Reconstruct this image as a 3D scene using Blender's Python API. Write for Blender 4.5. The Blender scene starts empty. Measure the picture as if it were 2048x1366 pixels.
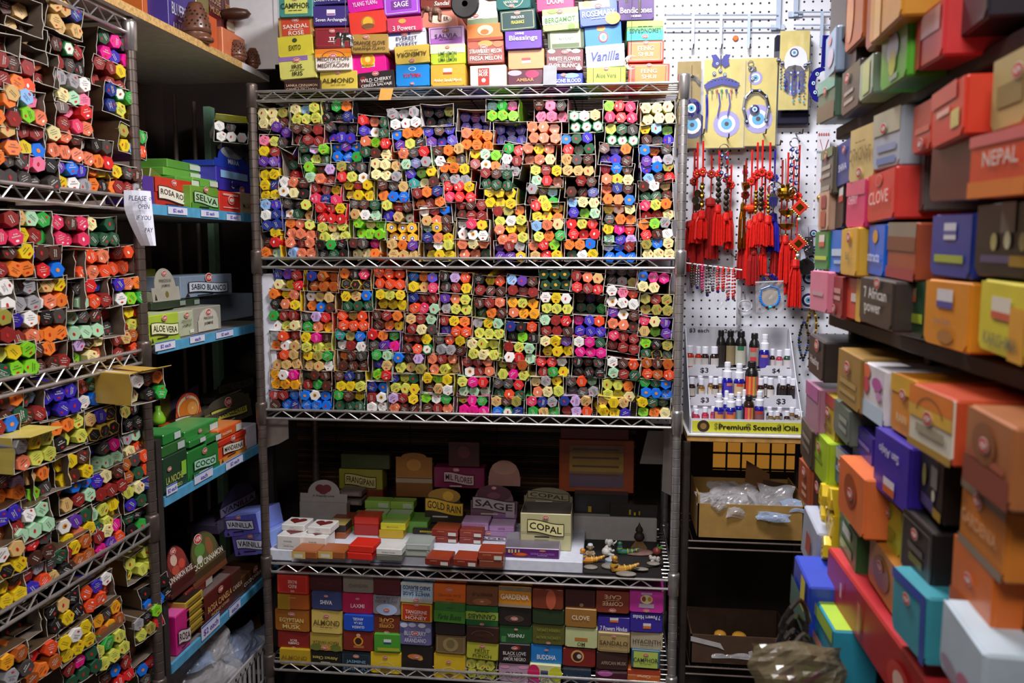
import bpy, math, random
from mathutils import Vector, Matrix
random.seed(7)
R = random.Random(11)
sc = bpy.context.scene
COL = sc.collection
PI = math.pi

# ------------------------------------------------------------------ camera
FPX, CX, CYP, CAMZ = 1700.0, 1024.0, 683.0, 1.5
PITCH = math.atan(183 / FPX)
YAW = math.atan(196 / FPX * math.cos(PITCH))
cam_data = bpy.data.cameras.new('camera')
cam = bpy.data.objects.new('camera', cam_data)
COL.objects.link(cam)
cam.location = (0, 0, CAMZ)
cam.rotation_euler = (PI / 2 - PITCH, 0, YAW)
cam_data.sensor_width = 36
cam_data.lens = FPX / 2048 * 36
cam_data.clip_start = 0.02
cam_data.dof.use_dof = True
cam_data.dof.focus_distance = 2.4
cam_data.dof.aperture_fstop = 7.5
sc.camera = cam

# ------------------------------------------------------------------ light
sc.view_settings.view_transform = 'Standard'
sc.view_settings.look = 'None'
sc.view_settings.gamma = 1
sc.view_settings.use_curve_mapping = False
sc.view_settings.exposure = 0.0
world = bpy.data.worlds.new('shop_air')
sc.world = world
world.use_nodes = True
bg = world.node_tree.nodes['Background']
bg.inputs[0].default_value = (1.0, 0.80, 0.76, 1)
bg.inputs[1].default_value = 0.17

def area(name, loc, size, energy, color, target):
    d = bpy.data.lights.new(name, 'AREA')
    d.shape = 'RECTANGLE'
    d.size, d.size_y = size
    d.energy = energy
    d.color = color
    o = bpy.data.objects.new(name, d)
    COL.objects.link(o)
    o.location = loc
    o.rotation_euler = (Vector(target) - Vector(loc)).to_track_quat('-Z', 'Y').to_euler()
    return o
area('ceiling_tube_light', (0.05, 1.70, 2.6), (0.5, 0.3), 41, (1.0, 0.97, 0.98), (0.0, 1.85, 0.8))
area('aisle_fill_light', (-0.25, -0.3, 2.55), (0.9, 0.3), 21, (1.0, 0.95, 0.92), (-0.45, 1.6, 0.8))  # weaker fill added behind the camera, stands for no visible fixture

# ------------------------------------------------------------------ rays
_cw, _sw, _cp, _sp = math.cos(YAW), math.sin(YAW), math.cos(PITCH), math.sin(PITCH)
FWD = Vector((-_sw * _cp, _cw * _cp, -_sp))
RGT = Vector((_cw, _sw, 0))
UPV = Vector((-_sw * _sp, _cw * _sp, _cp))
EYE = Vector((0, 0, CAMZ))
def ray(x, y):
    return FWD + RGT * ((x - CX) / FPX) + UPV * ((CYP - y) / FPX)
def on_x(x, y, X):
    d = ray(x, y); return EYE + d * (X / d.x)
def on_y(x, y, Y):
    d = ray(x, y); return EYE + d * (Y / d.y)
def on_z(x, y, Z):
    d = ray(x, y); return EYE + d * ((Z - CAMZ) / d.z)

# ------------------------------------------------------------------ materials
def lin(h):
    h = h.lstrip('#')
    out = []
    for i in (0, 2, 4):
        c = int(h[i:i + 2], 16) / 255
        out.append(c / 12.92 if c <= 0.04045 else ((c + 0.055) / 1.055) ** 2.4)
    return out
MATS = {}
def mat(name, hexc, rough=0.5, metal=0.0, noise=0.12, scale=40.0, coat=0.0, bump=0.0, alpha=1.0, trans=0.0):
    if name in MATS:
        return MATS[name]
    m = bpy.data.materials.new(name)
    m.use_nodes = True
    nt = m.node_tree
    b = nt.nodes['Principled BSDF']
    c = lin(hexc)
    tex = nt.nodes.new('ShaderNodeTexCoord')
    nz = nt.nodes.new('ShaderNodeTexNoise')
    nz.inputs['Scale'].default_value = scale
    nz.inputs['Detail'].default_value = 4
    nt.links.new(tex.outputs['Object'], nz.inputs['Vector'])
    ramp = nt.nodes.new('ShaderNodeValToRGB')
    ramp.color_ramp.elements[0].position = 0.3
    ramp.color_ramp.elements[1].position = 0.7
    ramp.color_ramp.elements[0].color = [v * (1 - noise) for v in c] + [1]
    ramp.color_ramp.elements[1].color = [min(1, v * (1 + noise * 0.6)) for v in c] + [1]
    nt.links.new(nz.outputs['Fac'], ramp.inputs['Fac'])
    nt.links.new(ramp.outputs['Color'], b.inputs['Base Color'])
    b.inputs['Roughness'].default_value = rough
    b.inputs['Metallic'].default_value = metal
    b.inputs['Coat Weight'].default_value = coat
    b.inputs['Coat Roughness'].default_value = 0.15
    b.inputs['Alpha'].default_value = alpha
    b.inputs['Transmission Weight'].default_value = trans
    if bump:
        bp = nt.nodes.new('ShaderNodeBump')
        bp.inputs['Strength'].default_value = bump
        bp.inputs['Distance'].default_value = 0.002
        nt.links.new(nz.outputs['Fac'], bp.inputs['Height'])
        nt.links.new(bp.outputs['Normal'], b.inputs['Normal'])
    m.diffuse_color = c + [1]
    MATS[name] = m
    return m
def pm(hexc):                                  # printed, lightly varnished card
    return mat('print_' + hexc, hexc, rough=0.42, noise=0.10, scale=25, coat=0.18)
CHROME = mat('chrome_wire', 'c2bfbe', rough=0.3, metal=0.8, noise=0.25, scale=30)
DARKMETAL = mat('dark_post_metal', '6c605a', rough=0.4, metal=0.65, noise=0.25, scale=30)
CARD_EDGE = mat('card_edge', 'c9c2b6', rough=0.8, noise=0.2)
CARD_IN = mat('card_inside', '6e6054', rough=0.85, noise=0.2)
BLACKISH = mat('blackened_wood', '322927', rough=0.6, noise=0.3)

# ------------------------------------------------------------------ mesh helper
class MB:
    def __init__(s):
        s.v, s.f, s.m, s.mats = [], [], [], []
    def mi(s, m):
        if m not in s.mats:
            s.mats.append(m)
        return s.mats.index(m)
    def add(s, vs, fs, m, M=None):
        b = len(s.v)
        if M is None:
            s.v.extend(tuple(v) for v in vs)
        else:
            s.v.extend(tuple(M @ Vector(v)) for v in vs)
        k = s.mi(m)
        for f in fs:
            s.f.append([b + i for i in f]); s.m.append(k)
    def box(s, x0, x1, y0, y1, z0, z1, m, M=None):
        vs = [(x, y, z) for z in (z0, z1) for y in (y0, y1) for x in (x0, x1)]
        s.add(vs, [(0, 2, 3, 1), (4, 5, 7, 6), (0, 1, 5, 4), (2, 6, 7, 3), (0, 4, 6, 2), (1, 3, 7, 5)], m, M)
    def cbox(s, x0, x1, y0, y1, z0, z1, m, c=0.002, M=None):   # box with chamfered edges
        X, Y, Z = (x0, x1), (y0, y1), (z0, z1)
        idx, vs = {}, []
        for i in (0, 1):
            for j in (0, 1):
                for k in (0, 1):
                    sx, sy, sz = (1, -1)[i], (1, -1)[j], (1, -1)[k]
                    for a, v in (('x', (X[i], Y[j] + sy * c, Z[k] + sz * c)), ('y', (X[i] + sx * c, Y[j], Z[k] + sz * c)), ('z', (X[i] + sx * c, Y[j] + sy * c, Z[k]))):
                        idx[(i, j, k, a)] = len(vs); vs.append(v)
        F = []
        q = lambda *t: F.append([idx[a] for a in t])
        for i in (0, 1):
            q(*[(i, j, k, 'x') for j, k in ((0, 0), (0, 1), (1, 1), (1, 0))][::(1 if i == 0 else -1)])
            q(*[(j, i, k, 'y') for j, k in ((0, 0), (1, 0), (1, 1), (0, 1))][::(1 if i == 0 else -1)])
            q(*[(j, k, i, 'z') for j, k in ((0, 0), (0, 1), (1, 1), (1, 0))][::(1 if i == 0 else -1)])
        for i in (0, 1):
            for j in (0, 1):
                q((i, j, 0, 'x'), (i, j, 1, 'x'), (i, j, 1, 'y'), (i, j, 0, 'y'))
                q((i, 0, j, 'x'), (i, 1, j, 'x'), (i, 1, j, 'z'), (i, 0, j, 'z'))
                q((0, i, j, 'y'), (1, i, j, 'y'), (1, i, j, 'z'), (0, i, j, 'z'))
                for k in (0, 1):
                    q((i, j, k, 'x'), (i, j, k, 'y'), (i, j, k, 'z'))
        s.add(vs, F, m, M)
    def tube(s, pts, r, m, n=6, M=None, caps=True, radii=None):
        pts = [Vector(p) for p in pts]
        vs, fs = [], []
        up = None
        for i, p in enumerate(pts):
            t = (pts[min(i + 1, len(pts) - 1)] - pts[max(i - 1, 0)])
            if t.length < 1e-9: t = Vector((0, 0, 1))
            t.normalize()
            if up is None:
                up = Vector((0, 0, 1)) if abs(t.z) < 0.9 else Vector((1, 0, 0))
            a = t.cross(up)
            if a.length < 1e-6: a = t.cross(Vector((0, 1, 0)))
            a.normalize(); b = a.cross(t); up = b
            rr = radii[i] if radii else r
            for k in range(n):
                w = 2 * PI * k / n
                vs.append(p + a * (math.cos(w) * rr) + b * (math.sin(w) * rr))
        for i in range(len(pts) - 1):
            for k in range(n):
                fs.append((i * n + k, i * n + (k + 1) % n, (i + 1) * n + (k + 1) % n, (i + 1) * n + k))
        if caps:
            fs.append(list(range(n))[::-1]); fs.append([(len(pts) - 1) * n + k for k in range(n)])
        s.add(vs, fs, m, M)
    def lathe(s, prof, m, n=16, M=None, sx=1.0, sy=1.0):      # prof: [(r, z)]
        vs, fs = [], []
        for r, z in prof:
            for k in range(n):
                w = 2 * PI * k / n
                vs.append((r * math.cos(w) * sx, r * math.sin(w) * sy, z))
        for i in range(len(prof) - 1):
            for k in range(n):
                fs.append((i * n + k, i * n + (k + 1) % n, (i + 1) * n + (k + 1) % n, (i + 1) * n + k))
        fs.append(list(range(n))[::-1]); fs.append([(len(prof) - 1) * n + k for k in range(n)])
        s.add(vs, fs, m, M)
    def ball(s, c, r, m, n=10, M=None, sx=1, sy=1, sz=1):
        prof = [(max(1e-5, r * math.sin(PI * i / 7)), -r * math.cos(PI * i / 7)) for i in range(8)]
        T = Matrix.Translation(c) @ Matrix.Diagonal((sx, sy, sz, 1))
        s.lathe(prof, m, n, (M @ T) if M is not None else T)
    def quad(s, x0, x1, z0, z1, y, m, M=None):                # faces -Y
        s.add([(x0, y, z0), (x1, y, z0), (x1, y, z1), (x0, y, z1)], [(0, 1, 2, 3)], m, M)
    def disc(s, cx, cz, rx, rz, y, m, n=14, M=None, inner=0.0, a0=0, a1=2 * PI):
        if inner <= 0:
            s.add([(cx + rx * math.cos(2 * PI * k / n), y, cz + rz * math.sin(2 * PI * k / n)) for k in range(n)], [list(range(n))], m, M)
        else:
            vs, fs = [], []
            full = abs(a1 - a0 - 2 * PI) < 1e-6
            N = n if full else n + 1
            for k in range(N):
                w = a0 + (a1 - a0) * k / n
                for q in (1, inner):
                    vs.append((cx + rx * q * math.cos(w), y, cz + rz * q * math.sin(w)))
            for k in range(n):
                j = (k + 1) % N
                fs.append((2 * k, 2 * j, 2 * j + 1, 2 * k + 1))
            s.add(vs, fs, m, M)
    def poly(s, pts, y, m, M=None):                           # (x, z) outline, faces -Y
        s.add([(x, y, z) for x, z in pts], [list(range(len(pts)))], m, M)
    def slab(s, pts, y0, y1, m, M=None):                      # (x, z) outline with thickness
        n = len(pts)
        vs = [(x, y0, z) for x, z in pts] + [(x, y1, z) for x, z in pts]
        fs = [list(range(n)), [n + i for i in range(n)][::-1]] + [(i, n + i, n + (i + 1) % n, (i + 1) % n) for i in range(n)]
        s.add(vs, fs, m, M)
    def mesh(s, name, smooth=False):
        me = bpy.data.meshes.new(name)
        me.from_pydata(s.v, [], s.f)
        for m in s.mats:
            me.materials.append(m)
        me.polygons.foreach_set('material_index', s.m)
        if smooth:
            me.polygons.foreach_set('use_smooth', [True] * len(s.f))
        me.update()
        return me
    def build(s, name, parent=None, M=None, smooth=False):
        return link(name, s.mesh(name, smooth), parent, M)
def link(name, me, parent=None, M=None):
    o = bpy.data.objects.new(name, me)
    COL.objects.link(o)
    if parent is not None:
        o.parent = parent
    if M is not None:
        o.matrix_basis = M
    return o
def empty(name, M):
    o = bpy.data.objects.new(name, None)
    COL.objects.link(o)
    o.empty_display_size = 0.02
    o.matrix_basis = M
    return o
USED = {}
def tag(o, label, cat, group=None):
    o['label'] = label; o['category'] = cat
    if group: o['group'] = group
    return o
def struct(o):
    o['kind'] = 'structure'; return o
def copy_tree(src, M):
    c = src.copy(); COL.objects.link(c); c.matrix_basis = M
    for ch in src.children:
        d = ch.copy(); COL.objects.link(d); d.parent = c
        for g in ch.children:
            e = g.copy(); COL.objects.link(e); e.parent = d
    return c
def T(*v): return Matrix.Translation(Vector(v[0]) if len(v) == 1 else Vector(v))
def RZ(a): return Matrix.Rotation(math.radians(a), 4, 'Z')
def RY(a): return Matrix.Rotation(math.radians(a), 4, 'Y')
def RX(a): return Matrix.Rotation(math.radians(a), 4, 'X')
ORD = ['zeroth', 'first', 'second', 'third', 'fourth', 'fifth', 'sixth', 'seventh', 'eighth', 'ninth', 'tenth', 'eleventh', 'twelfth', 'thirteenth', 'fourteenth', 'fifteenth', 'sixteenth']

# ------------------------------------------------------------------ lettering
_TXT = {}
def glyphs(s):
    if s not in _TXT:
        cu = bpy.data.curves.new('t', 'FONT')
        cu.body = s; cu.size = 1; cu.resolution_u = 2; cu.offset = 0.012
        ob = bpy.data.objects.new('t', cu)
        me = bpy.data.meshes.new_from_object(ob)
        vs = [(v.co.x, v.co.y) for v in me.vertices]
        fs = [list(p.vertices) for p in me.polygons]
        bpy.data.objects.remove(ob); bpy.data.meshes.remove(me); bpy.data.curves.remove(cu)
        if vs:
            x0, x1 = min(v[0] for v in vs), max(v[0] for v in vs)
            z0, z1 = min(v[1] for v in vs), max(v[1] for v in vs)
        else:
            x0 = x1 = z0 = z1 = 0
        _TXT[s] = (vs, fs, x0, x1, z0, z1)
    return _TXT[s]
def write(mb, s, cx, cz, w, h, y, m, flip=False, M=None, bend=0.0, keep=True, shear=0.0):
    """lettering centred on (cx, cz) that fills at most w by h; faces -Y"""
    vs, fs, x0, x1, z0, z1 = glyphs(s)
    if not vs: return
    sx = w / max(1e-6, x1 - x0); sz = h / max(1e-6, z1 - z0)
    if keep:
        sx = min(sx, sz * 1.25); sz = min(sz, sx * 2.2)
    out = []
    for x, z in vs:
        X = (x - (x0 + x1) / 2) * sx; Zz = (z - (z0 + z1) / 2) * sz
        X += shear * Zz
        if bend: Zz -= bend * X * X
        if flip: X, Zz = -X, -Zz
        out.append((cx + X, y, cz + Zz))
    mb.add(out, fs, m, M)

WHITE_INK, DARK_INK, RED_INK = mat('ink_white', 'e9e5dd', rough=0.5, noise=0.03), mat('ink_dark', '2a211f', rough=0.6, noise=0.05), mat('ink_red', 'c3231f', rough=0.45, noise=0.05)
def logo_mesh():
    mb = MB()
    mb.disc(0, 0, 0.5, 0.30, -0.0, WHITE_INK, 20)
    mb.disc(0, 0, 0.46, 0.265, -0.012, RED_INK, 20)
    write(mb, 'HEM', 0, 0, 0.62, 0.27, -0.024, WHITE_INK, keep=False)
    return mb.mesh('logo_badge')
LOGO = logo_mesh()

PAL = [('white', 'e8e4e0'), ('cream', 'e6dca4'), ('tan', 'cfa968'), ('beige', 'b8a48c'), ('gold', 'd6ac30'), ('yellow', 'e4cc20'), ('lime', 'a8cc30'), ('pale green', 'b0d4b0'), ('green', '2c9a3c'), ('dark green', '21482e'), ('teal', '2f7f84'), ('sky blue', '8ab4e4'), ('blue', '1868d0'), ('navy', '222c66'), ('violet', '54309c'), ('lilac', 'bfa0d4'), ('magenta', 'd81c8c'), ('pink', 'e47c98'), ('crimson', 'c4284c'), ('red', 'd02c20'), ('maroon', '7a2222'), ('orange', 'e67a28'), ('salmon', 'e07c5c'), ('rust', 'a4542a'), ('brown', '5a3420'), ('black', '1c1a1a'), ('charcoal', '45403e'), ('grey', '8a878a')]
def cname(h):
    c = [int(h[i:i + 2], 16) for i in (0, 2, 4)]
    return min(PAL, key=lambda p: sum((a - int(p[1][i:i + 2], 16)) ** 2 for a, i in zip(c, (0, 2, 4))))[0]
# ================================================================== setting
CY = 2.38          # front plane of the back rack
XL = -1.10         # front plane of the side rack and the blue shelves
XR = 0.31          # front plane of the dark shelves
def wallmat(n, c, **k): return mat(n, c, rough=0.9, noise=0.15, scale=6, bump=0.2, **k)
b = MB(); b.box(-2.2, 1.2, -1.2, 3.4, -0.06, 0, mat('floor_tiles', '5a524c', rough=0.6, noise=0.3, scale=8)); struct(b.build('floor'))
b = MB(); b.box(-2.2, 1.2, -1.2, 3.4, 2.75, 2.8, wallmat('ceiling_paint', 'b9b3ae')); struct(b.build('ceiling'))
b = MB(); b.box(-2.2, 1.2, 3.22, 3.3, 0, 2.75, wallmat('back_wall_paint', '3a2f2b')); struct(b.build('wall_back'))
b = MB(); b.box(-1.82, -1.74, -1.2, 3.22, 0, 2.75, wallmat('side_wall_paint', '4a3a35')); struct(b.build('wall_left'))
b = MB(); b.box(1.0, 1.08, -1.2, 3.22, 0, 2.75, wallmat('dark_wall_paint', '2c2524')); struct(b.build('wall_right'))

# pegboard: holes are a drawn pattern of the panel
def pegboard_mat():
    m = bpy.data.materials.new('pegboard_white'); m.use_nodes = True
    nt = m.node_tree; N = nt.nodes; L = nt.links
    p = N['Principled BSDF']; p.inputs['Roughness'].default_value = 0.45
    tc = N.new('ShaderNodeTexCoord'); sep = N.new('ShaderNodeSeparateXYZ'); L.new(tc.outputs['Object'], sep.inputs[0])
    ds = []
    for ax in ('X', 'Z'):
        a = N.new('ShaderNodeMath'); a.operation = 'DIVIDE'; L.new(sep.outputs[ax], a.inputs[0]); a.inputs[1].default_value = 0.0254
        f = N.new('ShaderNodeMath'); f.operation = 'FRACT'; L.new(a.outputs[0], f.inputs[0])
        s = N.new('ShaderNodeMath'); s.operation = 'SUBTRACT'; L.new(f.outputs[0], s.inputs[0]); s.inputs[1].default_value = 0.5
        q = N.new('ShaderNodeMath'); q.operation = 'MULTIPLY'; L.new(s.outputs[0], q.inputs[0]); L.new(s.outputs[0], q.inputs[1])
        ds.append(q)
    ad = N.new('ShaderNodeMath'); ad.operation = 'ADD'; L.new(ds[0].outputs[0], ad.inputs[0]); L.new(ds[1].outputs[0], ad.inputs[1])
    lt = N.new('ShaderNodeMath'); lt.operation = 'LESS_THAN'; L.new(ad.outputs[0], lt.inputs[0]); lt.inputs[1].default_value = 0.016
    mx = N.new('ShaderNodeMix'); mx.data_type = 'RGBA'
    L.new(lt.outputs[0], mx.inputs['Factor'])
    mx.inputs['A'].default_value = lin('dfe2ec') + [1]; mx.inputs['B'].default_value = lin('241c22') + [1]
    L.new(mx.outputs['Result'], p.inputs['Base Color'])
    return m
YP = 2.70
pz0 = 0.95
b = MB(); b.box(0, 0.90, 0, 0.012, 0, 1.35, pegboard_mat())
peg = b.build('pegboard', M=T(0.12, YP, pz0))
tag(peg, 'white perforated pegboard on the back wall hung with amulets and tassels', 'pegboard')

# bamboo blind behind the back rack
b = MB()
bm1, bm2, bm3 = mat('bamboo_brown', '4a3020', rough=0.45, noise=0.4, scale=12), mat('bamboo_amber', '7a5228', rough=0.35, noise=0.4, scale=12), mat('bamboo_dark', '2a1c16', rough=0.6, noise=0.3)
z = 0.3
while z < 2.745:
    h = R.uniform(0.004, 0.009)
    b.box(-1.15, 0.10, 3.0 + R.uniform(0, .004), 3.008, z, min(2.749, z + h * 0.8), R.choice((bm1, bm1, bm2, bm3)))
    z += h
for x in (-1.0, -0.72, -0.4, -0.1):
    b.tube([(x, 2.997, 0.3), (x, 2.997, 2.74)], 0.0015, bm3, 4)
blind = b.build('bamboo_blind')
tag(blind, 'brown bamboo slat blind hanging behind the back rack', 'blind')

# ------------------------------------------------------------------ wire racks
def zz(y, x=940): return on_y(x, y, CY).z
CX0, CX1 = on_y(513, 500, CY).x, on_y(1361, 500, CY).x
CSH = [zz(1353), zz(1152), zz(837), zz(526), zz(184)]          # middle of each front truss, low to high
def post_mesh(z1, m):
    b = MB()
    prof = [(0.0125, 0.0)]
    z = 0.03
    while z < z1 - 0.02:
        prof += [(0.0125, z - 0.0015), (0.0112, z - 0.0008), (0.0112, z + 0.0008), (0.0125, z + 0.0015)]
        z += 0.0254
    prof += [(0.0125, z1 - 0.004), (0.009, z1)]
    b.lathe(prof, m, 22)
    return b.mesh('post')
def collar_mesh(m):
    b = MB(); b.lathe([(0.0128, -0.032), (0.0158, -0.03), (0.0172, 0.028), (0.0165, 0.034), (0.0128, 0.036)], m, 14)
    return b.mesh('collar', True)
def shelf_mesh(w, d, m, gap=0.026, pitch=0.066):
    """open wire shelf: two front and two rear rails with a zigzag wire, cross wires for the deck"""
    b = MB()
    for y in (0, d):
        b.tube([(0, y, gap / 2), (w, y, gap / 2)], 0.0042, m, 8)
        b.tube([(0, y, -gap / 2), (w, y, -gap / 2)], 0.0040, m, 8)
        pts, i, x = [], 0, 0.03
        while x < w - 0.03:
            pts.append((x, y, (gap / 2 - .002) * (1 if i % 2 else -1))); x += pitch / 2; i += 1
        b.tube(pts, 0.0024, m, 6)
    for x in (0, w):
        b.tube([(x, 0, gap / 2), (x, d, gap / 2)], 0.0032, m, 6)
        b.tube([(x, 0, -gap / 2), (x, d, -gap / 2)], 0.0030, m, 6)
    n = int(d / 0.03)
    for i in range(1, n):
        b.tube([(0, d * i / n, gap / 2 - .004), (w, d * i / n, gap / 2 - .004)], 0.0016, m, 4)
    for k in (0.25, 0.5, 0.75):
        b.tube([(w * k, 0, gap / 2 - .006), (w * k, d, gap / 2 - .006)], 0.0025, m, 5)
    return b.mesh('shelf')
rack = empty('wire_rack', T(CX0, CY, 0))
tag(rack, 'tall chrome wire rack across the end of the aisle full of incense', 'rack')
W = CX1 - CX0; D = 0.45
ztop = CSH[-1] + 0.035
pmL, pmR = post_mesh(ztop, DARKMETAL), post_mesh(ztop, CHROME)
for x, m in ((0, pmL), (W, pmR)):
    for y in (0, D):
        p = link('post', m, rack, T(x, y, 0))
cmL, cmR = collar_mesh(DARKMETAL), collar_mesh(CHROME)
for p in [c for c in rack.children]:
    for zc in CSH:
        link('collar', cmR if p.data is pmR else cmL, p, T(0, 0, zc - 0.0))
sm_c = shelf_mesh(W, D, CHROME)
for i, zc in enumerate(CSH):
    link('shelf', sm_c, rack, T(0, 0, zc))

# side rack along the aisle
YL1 = XL / math.tan(math.atan((283 - CX) / FPX) - YAW)
LSH = [on_x(0, 1241, XL).z - 0.42, on_x(308, 1055, XL).z, on_x(283, 713, XL).z, on_x(240, 404, XL).z, on_x(262, 56, XL).z]
LLEN = 1.22
side = empty('wire_rack', T(XL, YL1, 0) @ RZ(-90))     # local x runs towards the camera, local y to the wall
tag(side, 'dark metal wire rack of hexagonal tubes running along the aisle', 'rack')
ztl = min(LSH[-1] + 0.03, on_x(400, 96, -1.08).z - .002)
print('LSH', LSH, on_x(400, 96, -1.08).z, CSH)
pl = post_mesh(ztl, DARKMETAL)
# local frame: x -> -Y, y -> -X?  RZ(-90) sends x to -Y and y to +X, so depth is negative y
for x in (0, LLEN):
    for y in (0, -0.42):
        p = link('post', pl, side, T(x, y, 0))
        for zc in LSH: link('collar', cmL if zc < LSH[-1] else cmR, p, T(0, 0, zc - (0 if zc < LSH[-1] else .022)))
sm_l = shelf_mesh(LLEN, -0.42, CHROME, gap=0.03, pitch=0.06)
for zc in LSH: link('shelf', sm_l, side, T(0, 0, zc))

# ------------------------------------------------------------------ blue plank shelves between the racks
BLUE = mat('blue_shelf_paint', '4f9cc4', rough=0.5, noise=0.15)
UNITB = mat('dark_upright', '2b2422', rough=0.7, noise=0.2)
BSH = [on_x(480, 1206, XL).z, on_x(493, 910, XL).z, on_x(505, 656, XL).z, on_x(505, 436, XL).z]
BY0, BY1 = YL1 + 0.055, 2.66
PZ0 = on_x(400, 96, -1.08).z - .004
bun = empty('plank_shelf', T(XL, (BY0 + BY1) / 2, 0))
tag(bun, 'set of plank shelves with blue front edges in the corner between the racks', 'shelf')
hl = (BY1 - BY0) / 2
for zc in BSH:
    b = MB(); b.box(-0.40, -0.004, -hl, hl, zc - 0.012, zc + 0.010, mat('shelf_top_grey', '6f6a68', rough=0.7))
    pk = b.build('plank', bun)
    b = MB(); b.box(-0.004, 0.004, -hl, hl, zc - 0.013, zc + 0.012, BLUE); b.build('edge_strip', pk)
b = MB(); b.box(-0.40, -0.37, -hl, -hl + 0.03, 0, PZ0, UNITB); b.build('upright', bun)
b = MB(); b.box(-0.03, 0.001, -hl - 0.024, -hl, 0, BSH[1] + .16, UNITB); b.build('upright', bun)
b = MB(); b.box(-0.03, -0.006, hl, hl + 0.03, 0, BSH[3] + .1, UNITB); b.build('upright', bun)
b = MB(); b.box(-0.42, -0.40, -hl, hl, 0, PZ0, mat('back_panel_brown', 'a08a7e', rough=0.8)); b.build('back_panel', bun)
GREEN = mat('green_strut', 'b4f0c8', rough=0.6)
ymid = (BY0 + BY1) / 2
yg = on_x(427, 300, XL - .37).y - ymid
b = MB(); b.box(-0.395, -0.37, yg - .02, yg + .02, 0.3, PZ0, GREEN); b.build('upright', bun)
for px in (358, 396):
    yy = on_x(px, 300, XL - .37).y - ymid
    b = MB(); b.tube([(-0.38, yy, 0.3), (-0.38, yy, PZ0)], 0.007, mat('pale_tube', 'a89c94', rough=.5), 6); b.build('upright', bun)

# particle-board plank overhead
XT = -1.08
PZ = on_x(400, 96, XT).z
def chip_mat():
    m = mat('particle_board', 'c9a263', rough=0.85, noise=0.35, scale=160, bump=0.5); return m
b = MB(); b.cbox(-1.62, XT, 1.35, 2.66, PZ, PZ + 0.019, mat('plank_melamine', 'e0d8d0', rough=0.7, noise=0.1), c=0.0008)
board = b.build('overhead_plank')
tag(board, 'raw particle board plank laid across the rack tops above the blue shelves', 'shelf')
b = MB(); b.box(XT, XT + 0.0015, 1.35, 2.46, PZ, PZ + 0.019, chip_mat()); b.build('raw_edge', board)
b = MB(); b.box(XT, XT + 0.0015, 2.46, 2.66, PZ, PZ + 0.019, mat('white_melamine', 'dedde0', rough=0.5)); b.build('edge_banding', board)
WP = mat('white_panel', 'dfdfe2', rough=0.5, noise=0.05)
xa, xb = on_y(440, 100, 2.56).x, on_y(557, 100, 2.56).x
panel = empty('white_panel', T((xa + xb) / 2, 2.56, PZ + 0.019)); hw = (xb - xa) / 2
tag(panel, 'plain white board standing on the end of the overhead plank', 'board')
b = MB(); b.box(-hw + .006, hw - .006, 0.004, 0.012, 0, 0.45, WP); b.build('sheet', panel)
b = MB(); b.box(-hw, -hw + .012, 0, 0.016, 0, 0.45, WP); b.box(hw - .012, hw, 0, 0.016, 0, 0.45, WP); b.box(-hw, hw, 0, 0.016, 0, 0.012, WP); b.build('frame', panel)

# ------------------------------------------------------------------ dark shelves of the near side
ds = empty('dark_shelving', T(XR + 0.02, 0.75, 0))
tag(ds, 'black wooden shelving stacked with boxed incense beside the pegboard', 'shelf')
RZ_ = [on_x(1640, 1100, XR).z, on_x(1640, 640, XR).z, on_x(1660, 258, XR).z, on_x(1660, 30, XR).z]
for zc in RZ_:
    b = MB(); b.cbox(0, 0.32, -0.75, 0.58, zc - 0.010, zc + 0.008, BLACKISH); b.build('board', ds)
b = MB(); b.cbox(0, 0.32, -0.75, 0.58, 0.50, 0.52, BLACKISH); b.build('board', ds)
for yy in (-0.75, -0.12, 0.25, 0.565):
    b = MB(); b.cbox(0.03, 0.32, yy, yy + 0.018, 0, 2.2, BLACKISH); b.build('upright', ds)
b = MB(); b.box(0.32, 0.33, -0.75, 0.58, 0, 2.2, BLACKISH); b.build('back_panel', ds)

# ------------------------------------------------------------------ black stand under the oil display
YS = 2.44
SSH = [on_y(1480, 1345, YS).z, on_y(1480, 1092, YS).z, on_y(1480, 876, YS).z]
sx0, sx1 = on_y(1374, 880, YS).x, on_y(1640, 880, YS).x
st = empty('black_stand', T((sx0 + sx1) / 2, YS, 0)); hw = (sx1 - sx0) / 2
tag(st, 'black metal stand with a wooden top under the scented oil display', 'stand')
WOODE = mat('pale_wood_edge', 'b98a48', rough=0.6, noise=0.3, scale=30)
b = MB(); b.cbox(-hw, hw, 0, 0.26, SSH[2] - 0.014, SSH[2] + 0.004, WOODE); b.build('wooden_top', st)
b = MB(); b.box(-hw, hw, -0.003, 0.25, SSH[2] + 0.004, SSH[2] + 0.008, mat('white_liner', 'e2e0de', rough=0.6)); b.build('shelf_liner', st)
for zc in SSH[:2]:
    b = MB()
    for y in (0.0, 0.26):
        b.tube([(-hw, y, zc + .01), (hw, y, zc + .01)], 0.003, DARKMETAL, 6); b.tube([(-hw, y, zc - .012), (hw, y, zc - .012)], 0.003, DARKMETAL, 6)
    n = 16
    for i in range(n + 1):
        b.tube([(-hw + 2 * hw * i / n, 0, zc + .008), (-hw + 2 * hw * i / n, 0.26, zc + .008)], 0.0015, DARKMETAL, 4)
    b.build('shelf', st)
for x in (-hw, hw):
    for y in (0.0, 0.26):
        b = MB(); b.tube([(x, y, 0), (x, y, SSH[2] - .014)], 0.011, BLACKISH, 8); b.build('leg', st)
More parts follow.
